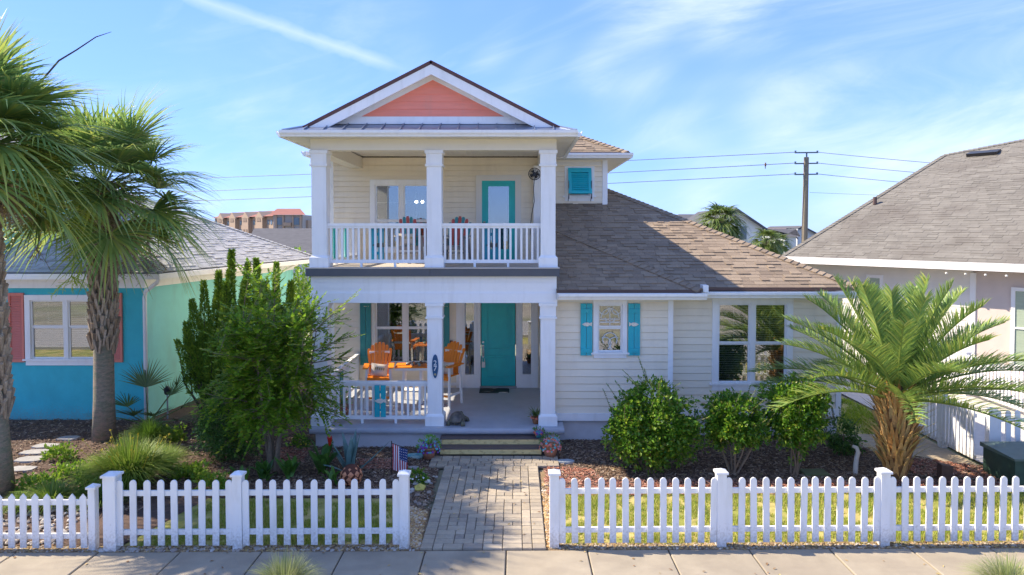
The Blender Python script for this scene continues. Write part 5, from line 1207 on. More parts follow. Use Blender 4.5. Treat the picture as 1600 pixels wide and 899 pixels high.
# ornamental grass clumps
def grass_clump(base, n, h, spread, label, m, flower=None, group='ornamental grass clumps', wid=0.006):
    root = thing('ornamental_grass', label, 'grass', base, group=group); b = MB(); fb = MB()
    for i in range(n):
        a = rnd(0, 6.283); q = random.random()**0.6; L = h*rnd(0.7, 1.15); r0 = spread*0.22*rnd(0, 1); out = spread*q
        p0 = Vector((r0*math.cos(a), r0*math.sin(a), 0)); pts = []
        for k in range(6):
            t = k/5; pts.append(p0 + Vector((math.cos(a)*out*t**1.5, math.sin(a)*out*t**1.5, L*(t - q*0.62*t**2.6)))); 
        a2 = a + 1.57 + rnd(-0.5, 0.5); s = Vector((math.cos(a2), math.sin(a2), 0)); b.strip(pts, [wid, wid, wid*0.95, wid*0.8, wid*0.5, 0.0006], s)
        if flower and i % 110 == 0:
            e = p0 + Vector((math.cos(a)*out*0.8, math.sin(a)*out*0.8, h*rnd(0.75, 0.98))); fb.tube([p0, e], 0.004, 4)
            for k in range(8): fb.leaf(e, (rvec() + Vector((0, 0, 0.5))).normalized(), rvec(), 0.035, 0.012)
    b.build('blades', m, root)
    if flower: fb.build('flowers', flower, root)
    return root
GR = leaf_mat('grass_clump_blade', [(0.10, 0.19, 0.02), (0.17, 0.28, 0.03), (0.27, 0.37, 0.06), (0.36, 0.42, 0.10), (0.13, 0.23, 0.025), (0.22, 0.33, 0.04)], 0.4, 0.5)
GRD = leaf_mat('grass_dark_blade', [(0.05, 0.12, 0.015), (0.09, 0.18, 0.02), (0.14, 0.24, 0.03), (0.07, 0.14, 0.02)], 0.35, 0.5)
GRP = leaf_mat('grass_pale_blade', [(0.22, 0.29, 0.09), (0.34, 0.38, 0.15), (0.46, 0.46, 0.24), (0.28, 0.34, 0.12)], 0.4, 0.5)
yel = mat('yellow_flower', (0.65, 0.50, 0.04), 0.6)
c = gnd(205, 762); grass_clump(c, 2300, 0.98, 1.0, 'large arching clump of bright ornamental grass with yellow flowers', GR, yel, wid=0.008)
c = gnd(235, 700); grass_clump(c, 900, 0.75, 0.6, 'darker grass clump below the saw palmetto', GRD)
c = gnd(258, 735); grass_clump(c, 500, 0.62, 0.55, 'smaller grass clump right of the large bright one', GR, yel)
c = gnd(80, 790); grass_clump(c, 700, 0.45, 0.75, 'low spreading grass clump behind the picket gate', GR)
c = gnd(160, 790); grass_clump(c, 600, 0.42, 0.6, 'low grass clump behind the left fence corner', GRD)
c = gnd(30, 800); grass_clump(c, 350, 0.35, 0.5, 'low grass clump at the foot of the leftmost palm', GRD)
grass_clump((X(440, 8.55), 8.55, 0), 1000, 0.66, 0.55, 'pale feathery grass clump in front of the sidewalk left of the path', GRP, wid=0.004)
grass_clump((X(1585, 8.6), 8.6, 0), 900, 0.62, 0.55, 'pale feathery grass clump in front of the sidewalk at right', GRP, wid=0.004)
# broad-leaved perennials, agave, palmetto
def blade_leaf(b, p, d, L, w, bend=0.3, n=6, fold=0.25, prof=None):
    d = d.normalized(); s = d.cross(Vector((0, 0, 1))); s = s.normalized() if s.length > 0.05 else Vector((1, 0, 0)); up = s.cross(d).normalized()
    vs = []; fs = []
    for i in range(n+1):
        t = i/n; q = p + d*L*t + Vector((d.x*bend*L*t*t*0.5, d.y*bend*L*t*t*0.5, -bend*L*t*t)); ww = w*(prof(t) if prof else math.sin(math.pi*min(1, 0.12+t*0.88))**0.8)
        vs += [q - s*ww + up*ww*fold, q, q + s*ww + up*ww*fold]
    for i in range(n): fs += [(3*i, 3*i+1, 3*i+4, 3*i+3), (3*i+1, 3*i+2, 3*i+5, 3*i+4)]
    b.add(vs, fs)
GIN = mat('ginger_leaf', (0.07, 0.18, 0.03), 0.4, 0.15, 10, rand=[(0.045, 0.13, 0.02), (0.09, 0.22, 0.03), (0.13, 0.27, 0.04), (0.06, 0.16, 0.03)], trans=0.35)
def broadleaf(px, py, n, h, label):
    c = gnd(px, py); t = thing('broad_leaf_plant', label, 'plant', c, group='broad leaved plants in the left bed')
    for i in range(n):
        a = 2*math.pi*i/n*1.9 + rnd(-0.4, 0.4); b = MB(); el = rnd(0.9, 1.35); blade_leaf(b, Vector((rnd(-0.08, 0.08), rnd(-0.08, 0.08), rnd(0, h*0.35))), Vector((math.cos(a)*math.cos(el), math.sin(a)*math.cos(el), math.sin(el))), h*rnd(0.6, 1.0), 0.05*h/0.5, rnd(0.1, 0.4)); b.build('leaf', GIN, t)
BL = ['broad leaved plant at the left end of the row by the fence', 'broad leaved plant second from the left by the fence', 'broad leaved plant in the middle of the row by the fence', 'broad leaved plant with red flower beside the agave', 'broad leaved plant just left of the agave']
for (px, py, n, h), lb in zip(((378, 755, 9, 0.42), (415, 752, 14, 0.55), (455, 750, 13, 0.55), (500, 745, 16, 0.72), (520, 760, 9, 0.4)), BL): broadleaf(px, py, n, h, lb)
c = gnd(512, 745); fl_ = thing('red_flower', 'single red trumpet flower left of the agave', 'flower', c)
MB().tube([(0, 0, 0), (0.03, 0, 0.5), (0.05, -0.02, 0.74)], 0.008, 5).build('stalk', GIN, fl_)
for i in range(5):
    b = MB(); a = 2*math.pi*i/5; blade_leaf(b, Vector((0.05, -0.02, 0.60)), Vector((math.cos(a)*0.3, math.sin(a)*0.3, 1)), 0.22, 0.03, 0.1); b.build('petal', mat('red_petal', (0.55, 0.03, 0.015), 0.5, trans=0.3), fl_)
c = gnd(548, 742); ag = thing('agave', 'blue grey agave with tall pointed leaves in front of the porch', 'agave', c)
agm = mat('agave_leaf', (0.10, 0.19, 0.17), 0.5, 0.18, 10, 0.1, 30, col2=(0.16, 0.26, 0.24))
for (dx, dz, dy, L, w, bd) in ((-0.22, 1, 0.15, 0.85, 0.075, 0.02), (-0.42, 0.9, -0.1, 0.80, 0.075, 0.03), (0.05, 1, -0.1, 0.78, 0.085, 0.0), (0.22, 1, 0.0, 0.88, 0.08, 0.0), (0.05, 1, 0.3, 0.86, 0.07, 0.02), (0.85, 0.62, 0.1, 0.90, 0.05, -0.12), (-0.75, 0.55, -0.35, 0.6, 0.07, 0.1), (0.5, 0.6, -0.5, 0.5, 0.07, 0.05), (-0.15, 0.75, -0.6, 0.45, 0.075, 0.05), (-0.6, 0.7, 0.4, 0.6, 0.06, 0.05)):
    b = MB(); blade_leaf(b, Vector((dx*0.1, dy*0.1, 0.02)), Vector((dx, dy, dz)), L, w, bd, 7, 0.45, lambda t: (0.75 + 0.9*t - 0.4*t*t) if t < 0.35 else max(0.0, 1.02*(1-((t-0.35)/0.65)**1.7))); b.build('leaf', agm, ag)
# fan palms ---------------------------------------------------------------
SAB = [(0.14, 0.26, 0.075), (0.21, 0.34, 0.09), (0.31, 0.43, 0.10), (0.17, 0.29, 0.09), (0.48, 0.52, 0.10), (0.25, 0.38, 0.11), (0.52, 0.48, 0.17)]
sabm = mat('sabal_frond', SAB[0], 0.4, island=SAB, trans=0.42)
dead = mat('dead_frond', (0.3, 0.22, 0.13), 0.85, island=[(0.22, 0.155, 0.095), (0.34, 0.25, 0.16), (0.42, 0.34, 0.24), (0.27, 0.19, 0.12)], trans=0.2)
petm = mat('petiole', (0.17, 0.24, 0.06), 0.5, 0.1, 10)
def fan_frond(b, base, az, el, pet, rad, nseg=46, span=118, droop=0.35, sag=0.25, wid=1.0):
    d = Vector((math.cos(az)*math.cos(el), math.sin(az)*math.cos(el), math.sin(el))); pts = []
    for i in range(5):
        t = i/4; pts.append(base + d*pet*t + Vector((0, 0, -sag*pet*t*t)))
    b.tube(pts, [0.022, 0.018, 0.015, 0.013, 0.01], 4, False)
    h = pts[-1]; dd = (pts[-1] - pts[-2]).normalized(); s = dd.cross(Vector((0, 0, 1))); s = s.normalized() if s.length > 0.05 else Vector((1, 0, 0)); s = (s + rvec()*0.15).normalized(); nrm = s.cross(dd).normalized()
    for i in range(nseg):
        a = R(-span + 2*span*(i + rnd(-0.25, 0.25))/(nseg-1)); L = rad*(0.72 + 0.28*math.cos(a*0.75))*rnd(0.86, 1.06)
        e = (dd*math.cos(a) + s*math.sin(a) + nrm*(0.30*abs(math.sin(a)) + rnd(-0.06, 0.06))).normalized(); ps = []
        rec = 0.12*math.cos(a)
        for k in range(6):
            t = k/5; ps.append(h + dd*rec*0.4*t + e*L*t + Vector((0, 0, -1))*(droop*rnd(0.8, 1.2)*L*max(0, t-0.35)**1.6*1.6) - nrm*0.10*L*t*t*math.cos(a))
        w = rad*0.0185*wid; b.strip(ps, [w*0.35, w*0.95, w*1.05, w*0.75, w*0.4, 0.0008], e.cross(nrm).normalized() if e.cross(nrm).length > 0.1 else s)
def boot_mesh(L, w, m):
    b = MB()
    for s in (-1, 1):
        b.add([(0, 0.0, 0), (s*w*0.5, 0.0, 0.02), (s*w*1.25, 0.02, L), (s*w*0.75, 0.03, L*1.08), (0, -0.035, 0), (s*w*0.5, -0.035, 0.02), (s*w*1.25, -0.055, L), (s*w*0.75, -0.05, L*1.08)],
              [(4,5,6,7), (0,4,7,3), (1,2,6,5), (2,3,7,6), (0,1,5,4)])
    return b.mesh('boot', m)
bootm = mat('palm_boot', (0.34, 0.26, 0.18), 0.9, 0.3, 22, 0.5, 60, rand=[(0.28, 0.20, 0.13), (0.40, 0.31, 0.22), (0.34, 0.265, 0.19), (0.46, 0.38, 0.29)])
trunkm = mat('sabal_trunk', (0.29, 0.235, 0.18), 0.95, 0.35, 16, 0.9, 30, col2=(0.20, 0.20, 0.14), stretch=(1, 1, 3))
def sabal(label, base, h, r, crown_r, n, boot0, boot1, lean=(0, 0), seed=1, dead_n=9, azr=(0, 6.283), fruit=True, elr=(-0.75, 1.35), group='tall fan palms', petl=1.0):
    random.seed(seed); base = Vector(base); t = thing('fan_palm', label, 'palm', base, group=group)
    pts = [Vector((lean[0]*k/6, lean[1]*k/6, h*k/6)) for k in range(7)]; tr = MB()
    prof = [r*1.22, r*1.05, r, r*0.98, r, r*1.0, r*0.9]
    tr.tube(pts, prof, 14); trunk = tr.build('trunk', trunkm, t, True)
    me = [boot_mesh(rnd(0.26, 0.34), rnd(0.075, 0.1), bootm) for _ in range(4)]
    z = boot0; i = 0
    while z < boot1:
        a = i*2.399; q = z/h; c = Vector((lean[0]*q, lean[1]*q, z)); rr = r*1.02
        piece('boot', random.choice(me), trunk, c + Vector((math.cos(a)*rr, math.sin(a)*rr, 0)), (R(rnd(2, 11)), 0, a + math.pi/2), (1, 1, rnd(0.85, 1.2))); z += 0.021; i += 1
    top = pts[-1]
    for k in range(n):
        b = MB(); az = azr[0] + (azr[1]-azr[0])*((k*0.618) % 1.0) + rnd(-0.2, 0.2); el = elr[0] + (elr[1]-elr[0])*((k+0.5)/n)**0.85
        fan_frond(b, top + Vector((0, 0, rnd(-0.15, 0.15))), az, el, petl*rnd(0.8, 1.15), crown_r*rnd(0.85, 1.1), 46, 120, rnd(0.10, 0.38), rnd(0.10, 0.28)); b.build('frond', sabm, t)
    for k in range(dead_n):
        b = MB(); az = 2*math.pi*k/dead_n + rnd(-0.3, 0.3); fan_frond(b, top + Vector((0, 0, -0.15)), az, rnd(-1.25, -0.8), rnd(0.5, 0.8), rnd(0.7, 0.95), 34, 60, 0.3, 0.05, 0.7); b.build('dead_frond', dead, t)
    if fruit:
        for (az, L, m_) in fruit:
            b = MB(); sp_ = top + Vector((math.cos(az)*0.25, math.sin(az)*0.25, 0.1)); ax = [sp_]
            for k in range(1, 9): q = k/8; ax.append(sp_ + Vector((math.cos(az)*(1.15*q-0.25*q*q), math.sin(az)*(1.15*q-0.25*q*q), 0.45*q - 1.75*q*q))*L)
            b.tube(ax, [0.016]*4 + [0.01]*5, 5)
            for k in range(2, 9):
                for j in range(11):
                    p = ax[k]; d = (rvec() + Vector((0, 0, -0.35))).normalized(); ll = rnd(0.16, 0.38)*L; q1 = p + d*ll*0.55; q2 = p + d*ll + Vector((0, 0, -0.12*ll)); b.tube([p, q1, q2], [0.007, 0.006, 0.005], 3)
                    for mm in range(5):
                        s_ = p.lerp(q2, rnd(0.3, 1)); b.tube([s_, s_ + (rvec()*0.6+d*0.5)*0.10*L], [0.006, 0.004], 3)
            b.build('flower_stalk', m_, t)
    return t
limef = mat('lime_flower', (0.46, 0.58, 0.06), 0.6, trans=0.3); dryf = mat('dry_stalk', (0.26, 0.19, 0.13), 0.85); greyf = mat('grey_stalk', (0.38, 0.36, 0.35), 0.85)
bA = gnd(8, 772); bA.x -= 0.1
bB = gnd(163, 688)
sabal('fan palm with a thick boot covered trunk at the left edge', bA, 6.2, 0.20, 1.55, 58, 1.35, 6.0, (-0.3, 0.0), 11, 10, fruit=[(-1.2, 1.1, greyf), (-0.5, 1.0, dryf)], elr=(-0.62, 1.45), petl=1.2)
sabal('fan palm with lime flower stalks in front of the blue house window', bB, 5.65, 0.205, 1.5, 54, 1.95, 5.35, (0.05, 0.0), 23, 12, fruit=[(-1.38, 1.5, limef), (-1.30, 1.3, limef), (-1.46, 1.12, limef), (-0.3, 1.2, dryf), (-0.75, 1.3, dryf), (-1.0, 1.35, dryf), (-2.4, 1.1, dryf)], elr=(-0.62, 1.4), petl=1.3)
random.seed(99)
# the long dead flower spike above the left crown
o = MB().tube([at(30, 190, 12.4), at(62, 130, 12.5), at(92, 95, 12.6), at(120, 78, 12.6), at(150, 58, 12.6), at(174, 50, 12.6)], [0.02, 0.018, 0.016, 0.013, 0.01, 0.004], 5).build('palm_flower_spike', barkd); tag(o, 'thin dark dead flower spike above the left palm crown', 'palm spike')
# saw palmetto
c = gnd(232, 668); pal = thing('saw_palmetto', 'saw palmetto with stiff fans beside the white downspout', 'palmetto', c)
for (az, el, pt, rd) in ((2.2, 1.2, 1.0, 0.75), (0.5, 1.0, 1.15, 0.8), (0.1, 0.55, 0.9, 0.7), (2.8, 0.6, 0.8, 0.65), (-0.9, 0.6, 0.7, 0.65), (3.6, 0.45, 0.8, 0.6), (-0.3, 0.3, 0.9, 0.65), (1.2, 0.8, 0.9, 0.6), (-1.8, 0.7, 0.6, 0.6)):
    b = MB(); fan_frond(b, Vector((0, 0, 0.05)), az, el, pt, rd, 24, 75, 0.05, 0.08, 1.1); b.build('frond', mat('palmetto_frond', (0.09, 0.15, 0.05), 0.45, island=[(0.07, 0.13, 0.035), (0.11, 0.18, 0.05), (0.15, 0.21, 0.06)], trans=0.25), pal)
# date palm ---------------------------------------------------------------
DAT = [(0.13, 0.24, 0.07), (0.19, 0.31, 0.08), (0.27, 0.40, 0.085), (0.16, 0.27, 0.08), (0.40, 0.47, 0.09), (0.21, 0.34, 0.085), (0.52, 0.50, 0.12)]
datm = mat('date_frond', DAT[0], 0.42, island=DAT, trans=0.3)
def pinnate(b, base, az, el, L, droop, nl=64, lw=0.009, ll=0.36, pet=0.12):
    d = Vector((math.cos(az)*math.cos(el), math.sin(az)*math.cos(el), math.sin(el))); pts = []; N = 16
    for i in range(N+1):
        t = i/N; pts.append(base + d*L*t + Vector((0, 0, -droop*L*t**2.1)))
    b.tube(pts, [0.024*(1-0.85*i/N)+0.003 for i in range(N+1)], 4, False)
    for i in range(nl):
        t = pet + (1-pet)*i/(nl-1); k = min(N-1, int(t*N)); q = pts[k].lerp(pts[k+1], t*N-k); tan = (pts[k+1]-pts[k]).normalized(); s = tan.cross(Vector((0, 0, 1))); s = s.normalized() if s.length > 0.05 else Vector((1, 0, 0)); up = s.cross(tan).normalized()
        l = ll*(0.35 + 0.75*math.sin(math.pi*min(1.0, 0.12 + 0.82*t)))*rnd(0.85, 1.12)
        for sg in (-1, 1):
            e = (tan*(0.62 + 0.5*t) + s*sg*rnd(0.62, 0.9) + up*rnd(0.35, 0.8)).normalized(); w = e.cross(up + rvec()*0.5).normalized(); b.strip([q, q + e*l*0.5, q + e*l - Vector((0, 0, 0.10*l))], [lw*0.8, lw, 0.0008], w)
dpb = gnd(1399, 748); dp = thing('date_palm', 'bushy date palm with orange brown boots right of the house', 'palm', dpb)
dtm = mat('date_trunk', (0.20, 0.11, 0.05), 0.95, 0.3, 12, 0.8, 40)
trk = MB().tube([(0, 0, -0.02), (0, 0, 0.3), (0, 0, 0.9), (0, 0, 1.4), (0, 0, 1.8)], [0.18, 0.22, 0.25, 0.22, 0.13], 14).build('trunk', dtm, dp, True)
dboot = mat('date_boot', (0.42, 0.22, 0.07), 0.8, 0.25, 18, 0.3, 50, rand=[(0.34, 0.165, 0.05), (0.48, 0.25, 0.075), (0.55, 0.33, 0.12), (0.27, 0.15, 0.06), (0.44, 0.30, 0.12)])
bm = []
for k in range(3):
    b = MB(); L = 0.32 + 0.12*k; w = 0.058
    b.add([(-w, 0, 0), (w, 0, 0), (w*0.45, -0.075, L*0.6), (-w*0.45, -0.075, L*0.6), (w*0.16, -0.135-0.03*k, L), (-w*0.16, -0.135-0.03*k, L), (0, 0.04, 0.0), (0, -0.03, L*0.6), (0, -0.105-0.03*k, L)], [(0,1,2,3), (3,2,4,5), (1,6,7,2), (6,0,3,7), (2,7,8,4), (7,3,5,8), (5,4,8)]); bm.append(b.mesh('boot', dboot))
z = 0.02; i = 0
while z < 1.5:
    a = i*2.399; rr = 0.165 + 0.075*math.sin(math.pi*min(1, z/1.65)); piece('boot', bm[random.randrange(3)], trk, (math.cos(a)*rr, math.sin(a)*rr, z), (R(rnd(-6, 8)), 0, a+math.pi/2), (1, rnd(0.7, 1.25), rnd(0.8, 1.2))); z += 0.0105; i += 1
spk = MB()
for i in range(150):
    a = rnd(0, 6.283); z = rnd(0.3, 1.6); rr = 0.3; p = Vector((math.cos(a)*rr*0.8, math.sin(a)*rr*0.8, z)); L = rnd(0.25, 0.6); d = Vector((math.cos(a)*0.75, math.sin(a)*0.75, 1.0)).normalized(); spk.tube([p, p+d*L*0.5, p+d*L+Vector((math.cos(a), math.sin(a), -0.2))*0.1], [0.012, 0.007, 0.002], 3)
spk.build('dry_spines', mat('dry_spine', (0.42, 0.33, 0.11), 0.7), dp)
NF = 44
for k in range(NF):
    b = MB(); az = k*2.399 + rnd(-0.12, 0.12); q = (k+0.5)/NF; el = 0.22 + 1.20*q**1.1; pinnate(b, Vector((math.cos(az)*0.12, math.sin(az)*0.12, 1.5 + 0.35*q)), az, el, rnd(2.45, 2.9)*(0.98 if q < 0.9 else 0.88), rnd(0.16, 0.32)*(1 - 0.35*q) + 0.05, 92, 0.0105, 0.44); b.build('frond', datm, dp)
# flower pots ---------------------------------------------------------------
pot_t = mat('terracotta_pot', (0.42, 0.19, 0.11), 0.8, 0.15, 10)
def flower_pot(loc, r, h, label, potm, cols, n, spike=None, fh=0.22):
    t = thing('flower_pot', label, 'flower pot', loc, group='flower pots by the steps'); MB().lathe([(r*0.62, 0), (r*0.85, h*0.55), (r*0.95, h*0.88), (r*1.08, h*0.88), (r*1.08, h), (r*0.92, h), (r*0.9, h*0.9)], n=16).build('pot', potm, t, True)
    g_ = MB()
    for i in range(n*4):
        d = rvec(); d.z = abs(d.z); p = Vector((d.x*r*1.25, d.y*r*1.25, h*0.85 + d.z*fh)); g_.leaf(p, (d + rvec()*0.5).normalized(), rvec(), 0.07, 0.018)
    if spike:
        for i in range(70):
            a = rnd(0, 6.283); d = Vector((math.cos(a)*0.8, math.sin(a)*0.8, rnd(0.4, 1.4))).normalized(); p = Vector((0, 0, h)); q = rnd(0.2, 0.34); g_.strip([p, p+d*q*0.5, p+d*q+Vector((0, 0, -0.05))], [0.007, 0.007, 0.001], d.cross(Vector((0, 0, 1))).normalized())
    g_.build('leaves', spike or mat('pot_leaf', (0.08, 0.2, 0.04), 0.5, island=[(0.06, 0.16, 0.03), (0.13, 0.26, 0.05), (0.2, 0.3, 0.1)], trans=0.3), t)
    for ci, cc in enumerate(cols):
        f_ = MB()
        for i in range(n):
            d = rvec(); d.z = abs(d.z)*0.9; 
            if d.y > 0.4: d.y = -d.y
            p = Vector((d.x*r*1.35, d.y*r*1.35, h*0.62 + d.z*fh*1.1)); nn = (d + Vector((0, -0.3, 0.2))).normalized(); u_ = nn.cross(Vector((0, 0, 1)) + rvec()*0.1).normalized(); v_ = nn.cross(u_); s_ = rnd(0.022, 0.036)
            vs = [p + nn*0.012]
            for k in range(10): a = 2*math.pi*k/10; vs.append(p + (u_*math.cos(a) + v_*math.sin(a))*s_*(1 if k % 2 == 0 else 0.6))
            f_.add(vs, [(0, 1+k, 1+(k+1) % 10) for k in range(10)])
        f_.build('blossoms', cc, t)
pk, pu, tq, rd_, yl_ = mat('pink_petal', (0.72, 0.25, 0.27), 0.6), mat('purple_petal', (0.22, 0.06, 0.40), 0.6), mat('turquoise_petal', (0.10, 0.42, 0.46), 0.6), mat('coral_petal', (0.68, 0.18, 0.10), 0.6), mat('cream_petal', (0.70, 0.58, 0.35), 0.6)
c = gnd(670, 716, 0.03); flower_pot(c, 0.17, 0.24, 'terracotta pot of purple and turquoise flowers left of the steps', pot_t, [pu, tq], 26, mat('lime_blade', (0.2, 0.42, 0.06), 0.5, trans=0.35), 0.24)
c = gnd(860, 714, 0.03); flower_pot(c, 0.17, 0.26, 'terracotta pot of pink and turquoise flowers right of the steps', pot_t, [pk, tq, rd_], 22, None, 0.26)
flower_pot((0.46, 15.02, HP), 0.10, 0.15, 'small leafy pot plant on the porch beside the right column', mat('rust_pot', (0.36, 0.14, 0.06), 0.8, 0.3, 20), [rd_], 8, mat('olive_blade', (0.16, 0.22, 0.06), 0.5, trans=0.3), 0.12)
flower_pot((0.50, 14.50, 0.30), 0.085, 0.11, 'little turquoise pot of red flowers at the right end of the top step', mat('turquoise_pot', (0.06, 0.32, 0.38), 0.4), [rd_, pu], 9, None, 0.1)
c = Vector((-3.95, 15.6, HP)); flower_pot(c, 0.15, 0.26, 'potted plant with red and yellow leaves behind the porch railing', pot_t, [rd_, yl_], 14, MATS['lime_blade'], 0.35)
GCM = leaf_mat('ground_cover_leaf', [(0.10, 0.22, 0.02), (0.18, 0.33, 0.03), (0.28, 0.42, 0.04), (0.13, 0.26, 0.025), (0.38, 0.46, 0.06)], 0.4, 0.5)
# little ground plants in the left bed
for (px, py, w_, n_, lb) in ((118, 752, 0.5, 700, 'leafy ground cover behind the left fence corner'), (60, 770, 0.45, 600, 'leafy ground cover between the palm and the gate'), (150, 778, 0.4, 500, 'low leafy plant left of the fence corner post'), (300, 752, 0.45, 600, 'low leafy plant right of the big grass clump'), (335, 768, 0.35, 420, 'small leafy plant behind the second fence panel'), (95, 722, 0.4, 480, 'low green plant beside the stepping stones'), (270, 690, 0.4, 520, 'low green plant behind the big grass clump')):
    c = gnd(px, py); t = thing('ground_cover_plant', lb, 'plant', c, group='low plants in the left bed'); lobes_foliage([((0, 0, 0.10), (w_, w_*0.6, 0.24)), ((w_*0.4, 0, 0.12), (w_*0.5, w_*0.4, 0.28)), ((-w_*0.5, 0.05, 0.1), (w_*0.45, w_*0.4, 0.24))], n_, 0.075, 0.02, 0.01, 0.3, 0.8).build('foliage', GCM, t)
for (px, py, lb) in ((652, 758, 'small green plant with white flowers behind the left path post'), (470, 702, 'low yellow green plant near the left porch corner')):
    c = gnd(px, py); t = thing('low_plant', lb, 'plant', c); f_ = lobes_foliage([((0, 0, 0.12), (0.2, 0.15, 0.2))], 260, 0.06, 0.02, 0.01); f_.build('foliage', LIG, t)
    w_ = MB()
    for i in range(8): w_.blob((rnd(-0.2, 0.2), rnd(-0.15, 0.05), rnd(0.08, 0.2)), 0.018)
    w_.build('blossoms', signw if px > 600 else yel, t)
# ================================================================== neighbours and background
# ---- blue house at left
blue = mat('blue_stucco', (0.055, 0.50, 0.57), 0.8, 0.08, 3, 0.6, 70, weather=((0.05, 0.36, 0.42), (2.5, 2.5, 0.8), 0.35), splash=((0.20, 0.22, 0.20), 0.5)); sea = mat('seafoam_stucco', (0.28, 0.72, 0.68), 0.8, 0.06, 2, 0.3, 70, weather=((0.24, 0.42, 0.37), (2, 2, 0.6), 0.4))
corm = mat('coral_shutter', (0.66, 0.20, 0.15), 0.55, 0.06, 6)
lh = thing('blue_house', 'single storey blue stucco house with grey roof left of the beach house', 'house', (-10, 17, 0), world=True)
LYW, LXC = 16.9, -9.2
def lx(y): return LXC + 0.13*(y - LYW)          # its side wall runs slightly towards the beach house
b = MB(); LW = [(-12.07, -10.22, 1.50, 3.05)]
for r in rects(-16.0, LXC, -0.05, 3.52, LW): b.bx(r[0], r[1], LYW, LYW+0.2, r[2], r[3])
b.build('front_wall', blue, lh)
b = MB(); b.add([(LXC, LYW+0.003, -0.05), (lx(25), 25, -0.05), (lx(25), 25, 3.52), (LXC, LYW+0.003, 3.52), (LXC-0.2, LYW+0.2, -0.05), (lx(25)-0.2, 25, -0.05), (lx(25)-0.2, 25, 3.52), (LXC-0.2, LYW+0.2, 3.52)], [(0,1,2,3), (7,6,5,4), (3,2,6,7), (1,5,6,2), (0,3,7,4)]); b.build('side_wall', sea, lh)
b = MB(); b.bx(-16, lx(25), 24.9, 25, 0, 3.5); b.build('back_wall', sea, lh)
window(lh, -12.02, -10.27, 1.54, 3.0, LYW, cols=2, rail=2.33, trim=0.13)
def louver_shutter(par, xc, y, z0, z1, w, m):
    b = MB(); b.bx(xc-w/2, xc-w/2+0.05, y-0.05, y, z0, z1); b.bx(xc+w/2-0.05, xc+w/2, y-0.05, y, z0, z1); b.bx(xc-w/2+0.05, xc+w/2-0.05, y-0.048, y, z0, z0+0.08); b.bx(xc-w/2+0.05, xc+w/2-0.05, y-0.048, y, z1-0.08, z1); s = b.build('louver_shutter', m, par)
    z = z0 + 0.09
    while z < z1 - 0.1:
        MB().sheet([(xc-w/2+0.05, y-0.042, z), (xc+w/2-0.05, y-0.042, z), (xc+w/2-0.05, y-0.012, z+0.055), (xc-w/2+0.05, y-0.012, z+0.055)], 0.006).build('slat', m, s); z += 0.062
louver_shutter(lh, -9.93, LYW, 1.46, 3.18, 0.38, corm); louver_shutter(lh, -12.36, LYW, 1.46, 3.18, 0.38, corm)
ez = 3.72; ex0, ey0 = -8.62, 16.4; ey1 = 25.6; ex1 = ex0 + 0.13*(ey1-ey0); rm = 0.5
hx = 4.6
A, B = Vector((ex0, ey0, ez)), Vector((ex1, ey1, ez)); vh = Vector((-1, 0.13, 0)).normalized(); apx = (A + B)/2 + vh*hx + Vector((0, 0, hx*rm)); uh = (B - A).normalized(); C_, D_ = apx + uh*0.02, apx - uh*0.02
b = MB(); b.sheet([A, B, C_, D_], 0.05); b.sheet([Vector((-18, ey0, ez)), A, D_, Vector((-18, D_.y, D_.z))], 0.05); b.sheet([B, Vector((-18, ey1, ez)), Vector((-18, C_.y, C_.z)), C_], 0.05); lroof = b.build('roof', roofbase_g, lh)
ue = (B - A).normalized(); ve = Vector((-1, 0.13, 0)).normalized(); ve = Vector((ve.x, ve.y, rm)).normalized(); Ls = (B-A).length
cs2 = math.cos(math.atan(rm)); Lm = Ls
rows = int(4.55/cs2/0.15)
tabs = shingles(A, ue, ve, rows, 0.15, lambda s: (s*cs2*Ls/2/hx, Ls - s*cs2*Ls/2/hx), (0.25, 0.45), 0.014)
shingle_parts(tabs, lroof, 0, shingle_g, shingle_g)
tabs = shingles(Vector((-18, ey0, ez)), (1, 0, 0), Vector((0, D_.y-ey0, D_.z-ez)).normalized(), 30, 0.15, lambda s: (0, ex0+18 - s*cs2*(ex0-D_.x)/(D_.y-ey0)), (0.25, 0.45), 0.014)
shingle_parts(tabs, lroof, 0, shingle_g, shingle_g, 'front_shingle')
ridge_caps(A, D_, (0, -rm, 1), (rm, 0, 1), lroof, shingle_g, 0.13, joined=True); ridge_caps(B, C_, (rm, 0, 1), (0, rm, 1), lroof, shingle_g, 0.13, joined=True)
b = MB(); b.bar(A + Vector((0.06, 0, -0.10)), B + Vector((0.06, 0, -0.10)), 0.12, 0.13); b.bar(Vector((-16, ey0-0.05, ez-0.10)), A + Vector((0.12, -0.05, -0.10)), 0.12, 0.13); b.build('gutter', white, lh)
b = MB(); b.add([(-16, ey0, ez-0.17), (ex0, ey0, ez-0.17), (ex1, ey1, ez-0.17), (lx(25), 25, ez-0.17), (LXC-0.05, LYW+0.05, ez-0.17), (-16, LYW, ez-0.17)], [(5,4,1,0), (4,3,2,1)]); b.build('soffit', white, lh)
b = MB(); b.bx(-16, LXC+0.02, LYW-0.03, LYW-0.002, 3.30, 3.53); b.bar(Vector((LXC+0.02, LYW-0.03, 3.42)), Vector((lx(25)+0.02, 25, 3.42)), 0.03, 0.22); b.build('frieze', white, lh)
b = MB(); b.tube([(ex0-0.05, ey0+0.2, ez-0.16), (ex0-0.1, ey0+0.2, ez-0.26), (LXC+0.08, LYW-0.08, ez-0.50), (LXC+0.06, LYW-0.09, ez-0.65), (LXC+0.06, LYW-0.09, 0.05)], 0.05, 8); b.build('downspout', white, lh, True)
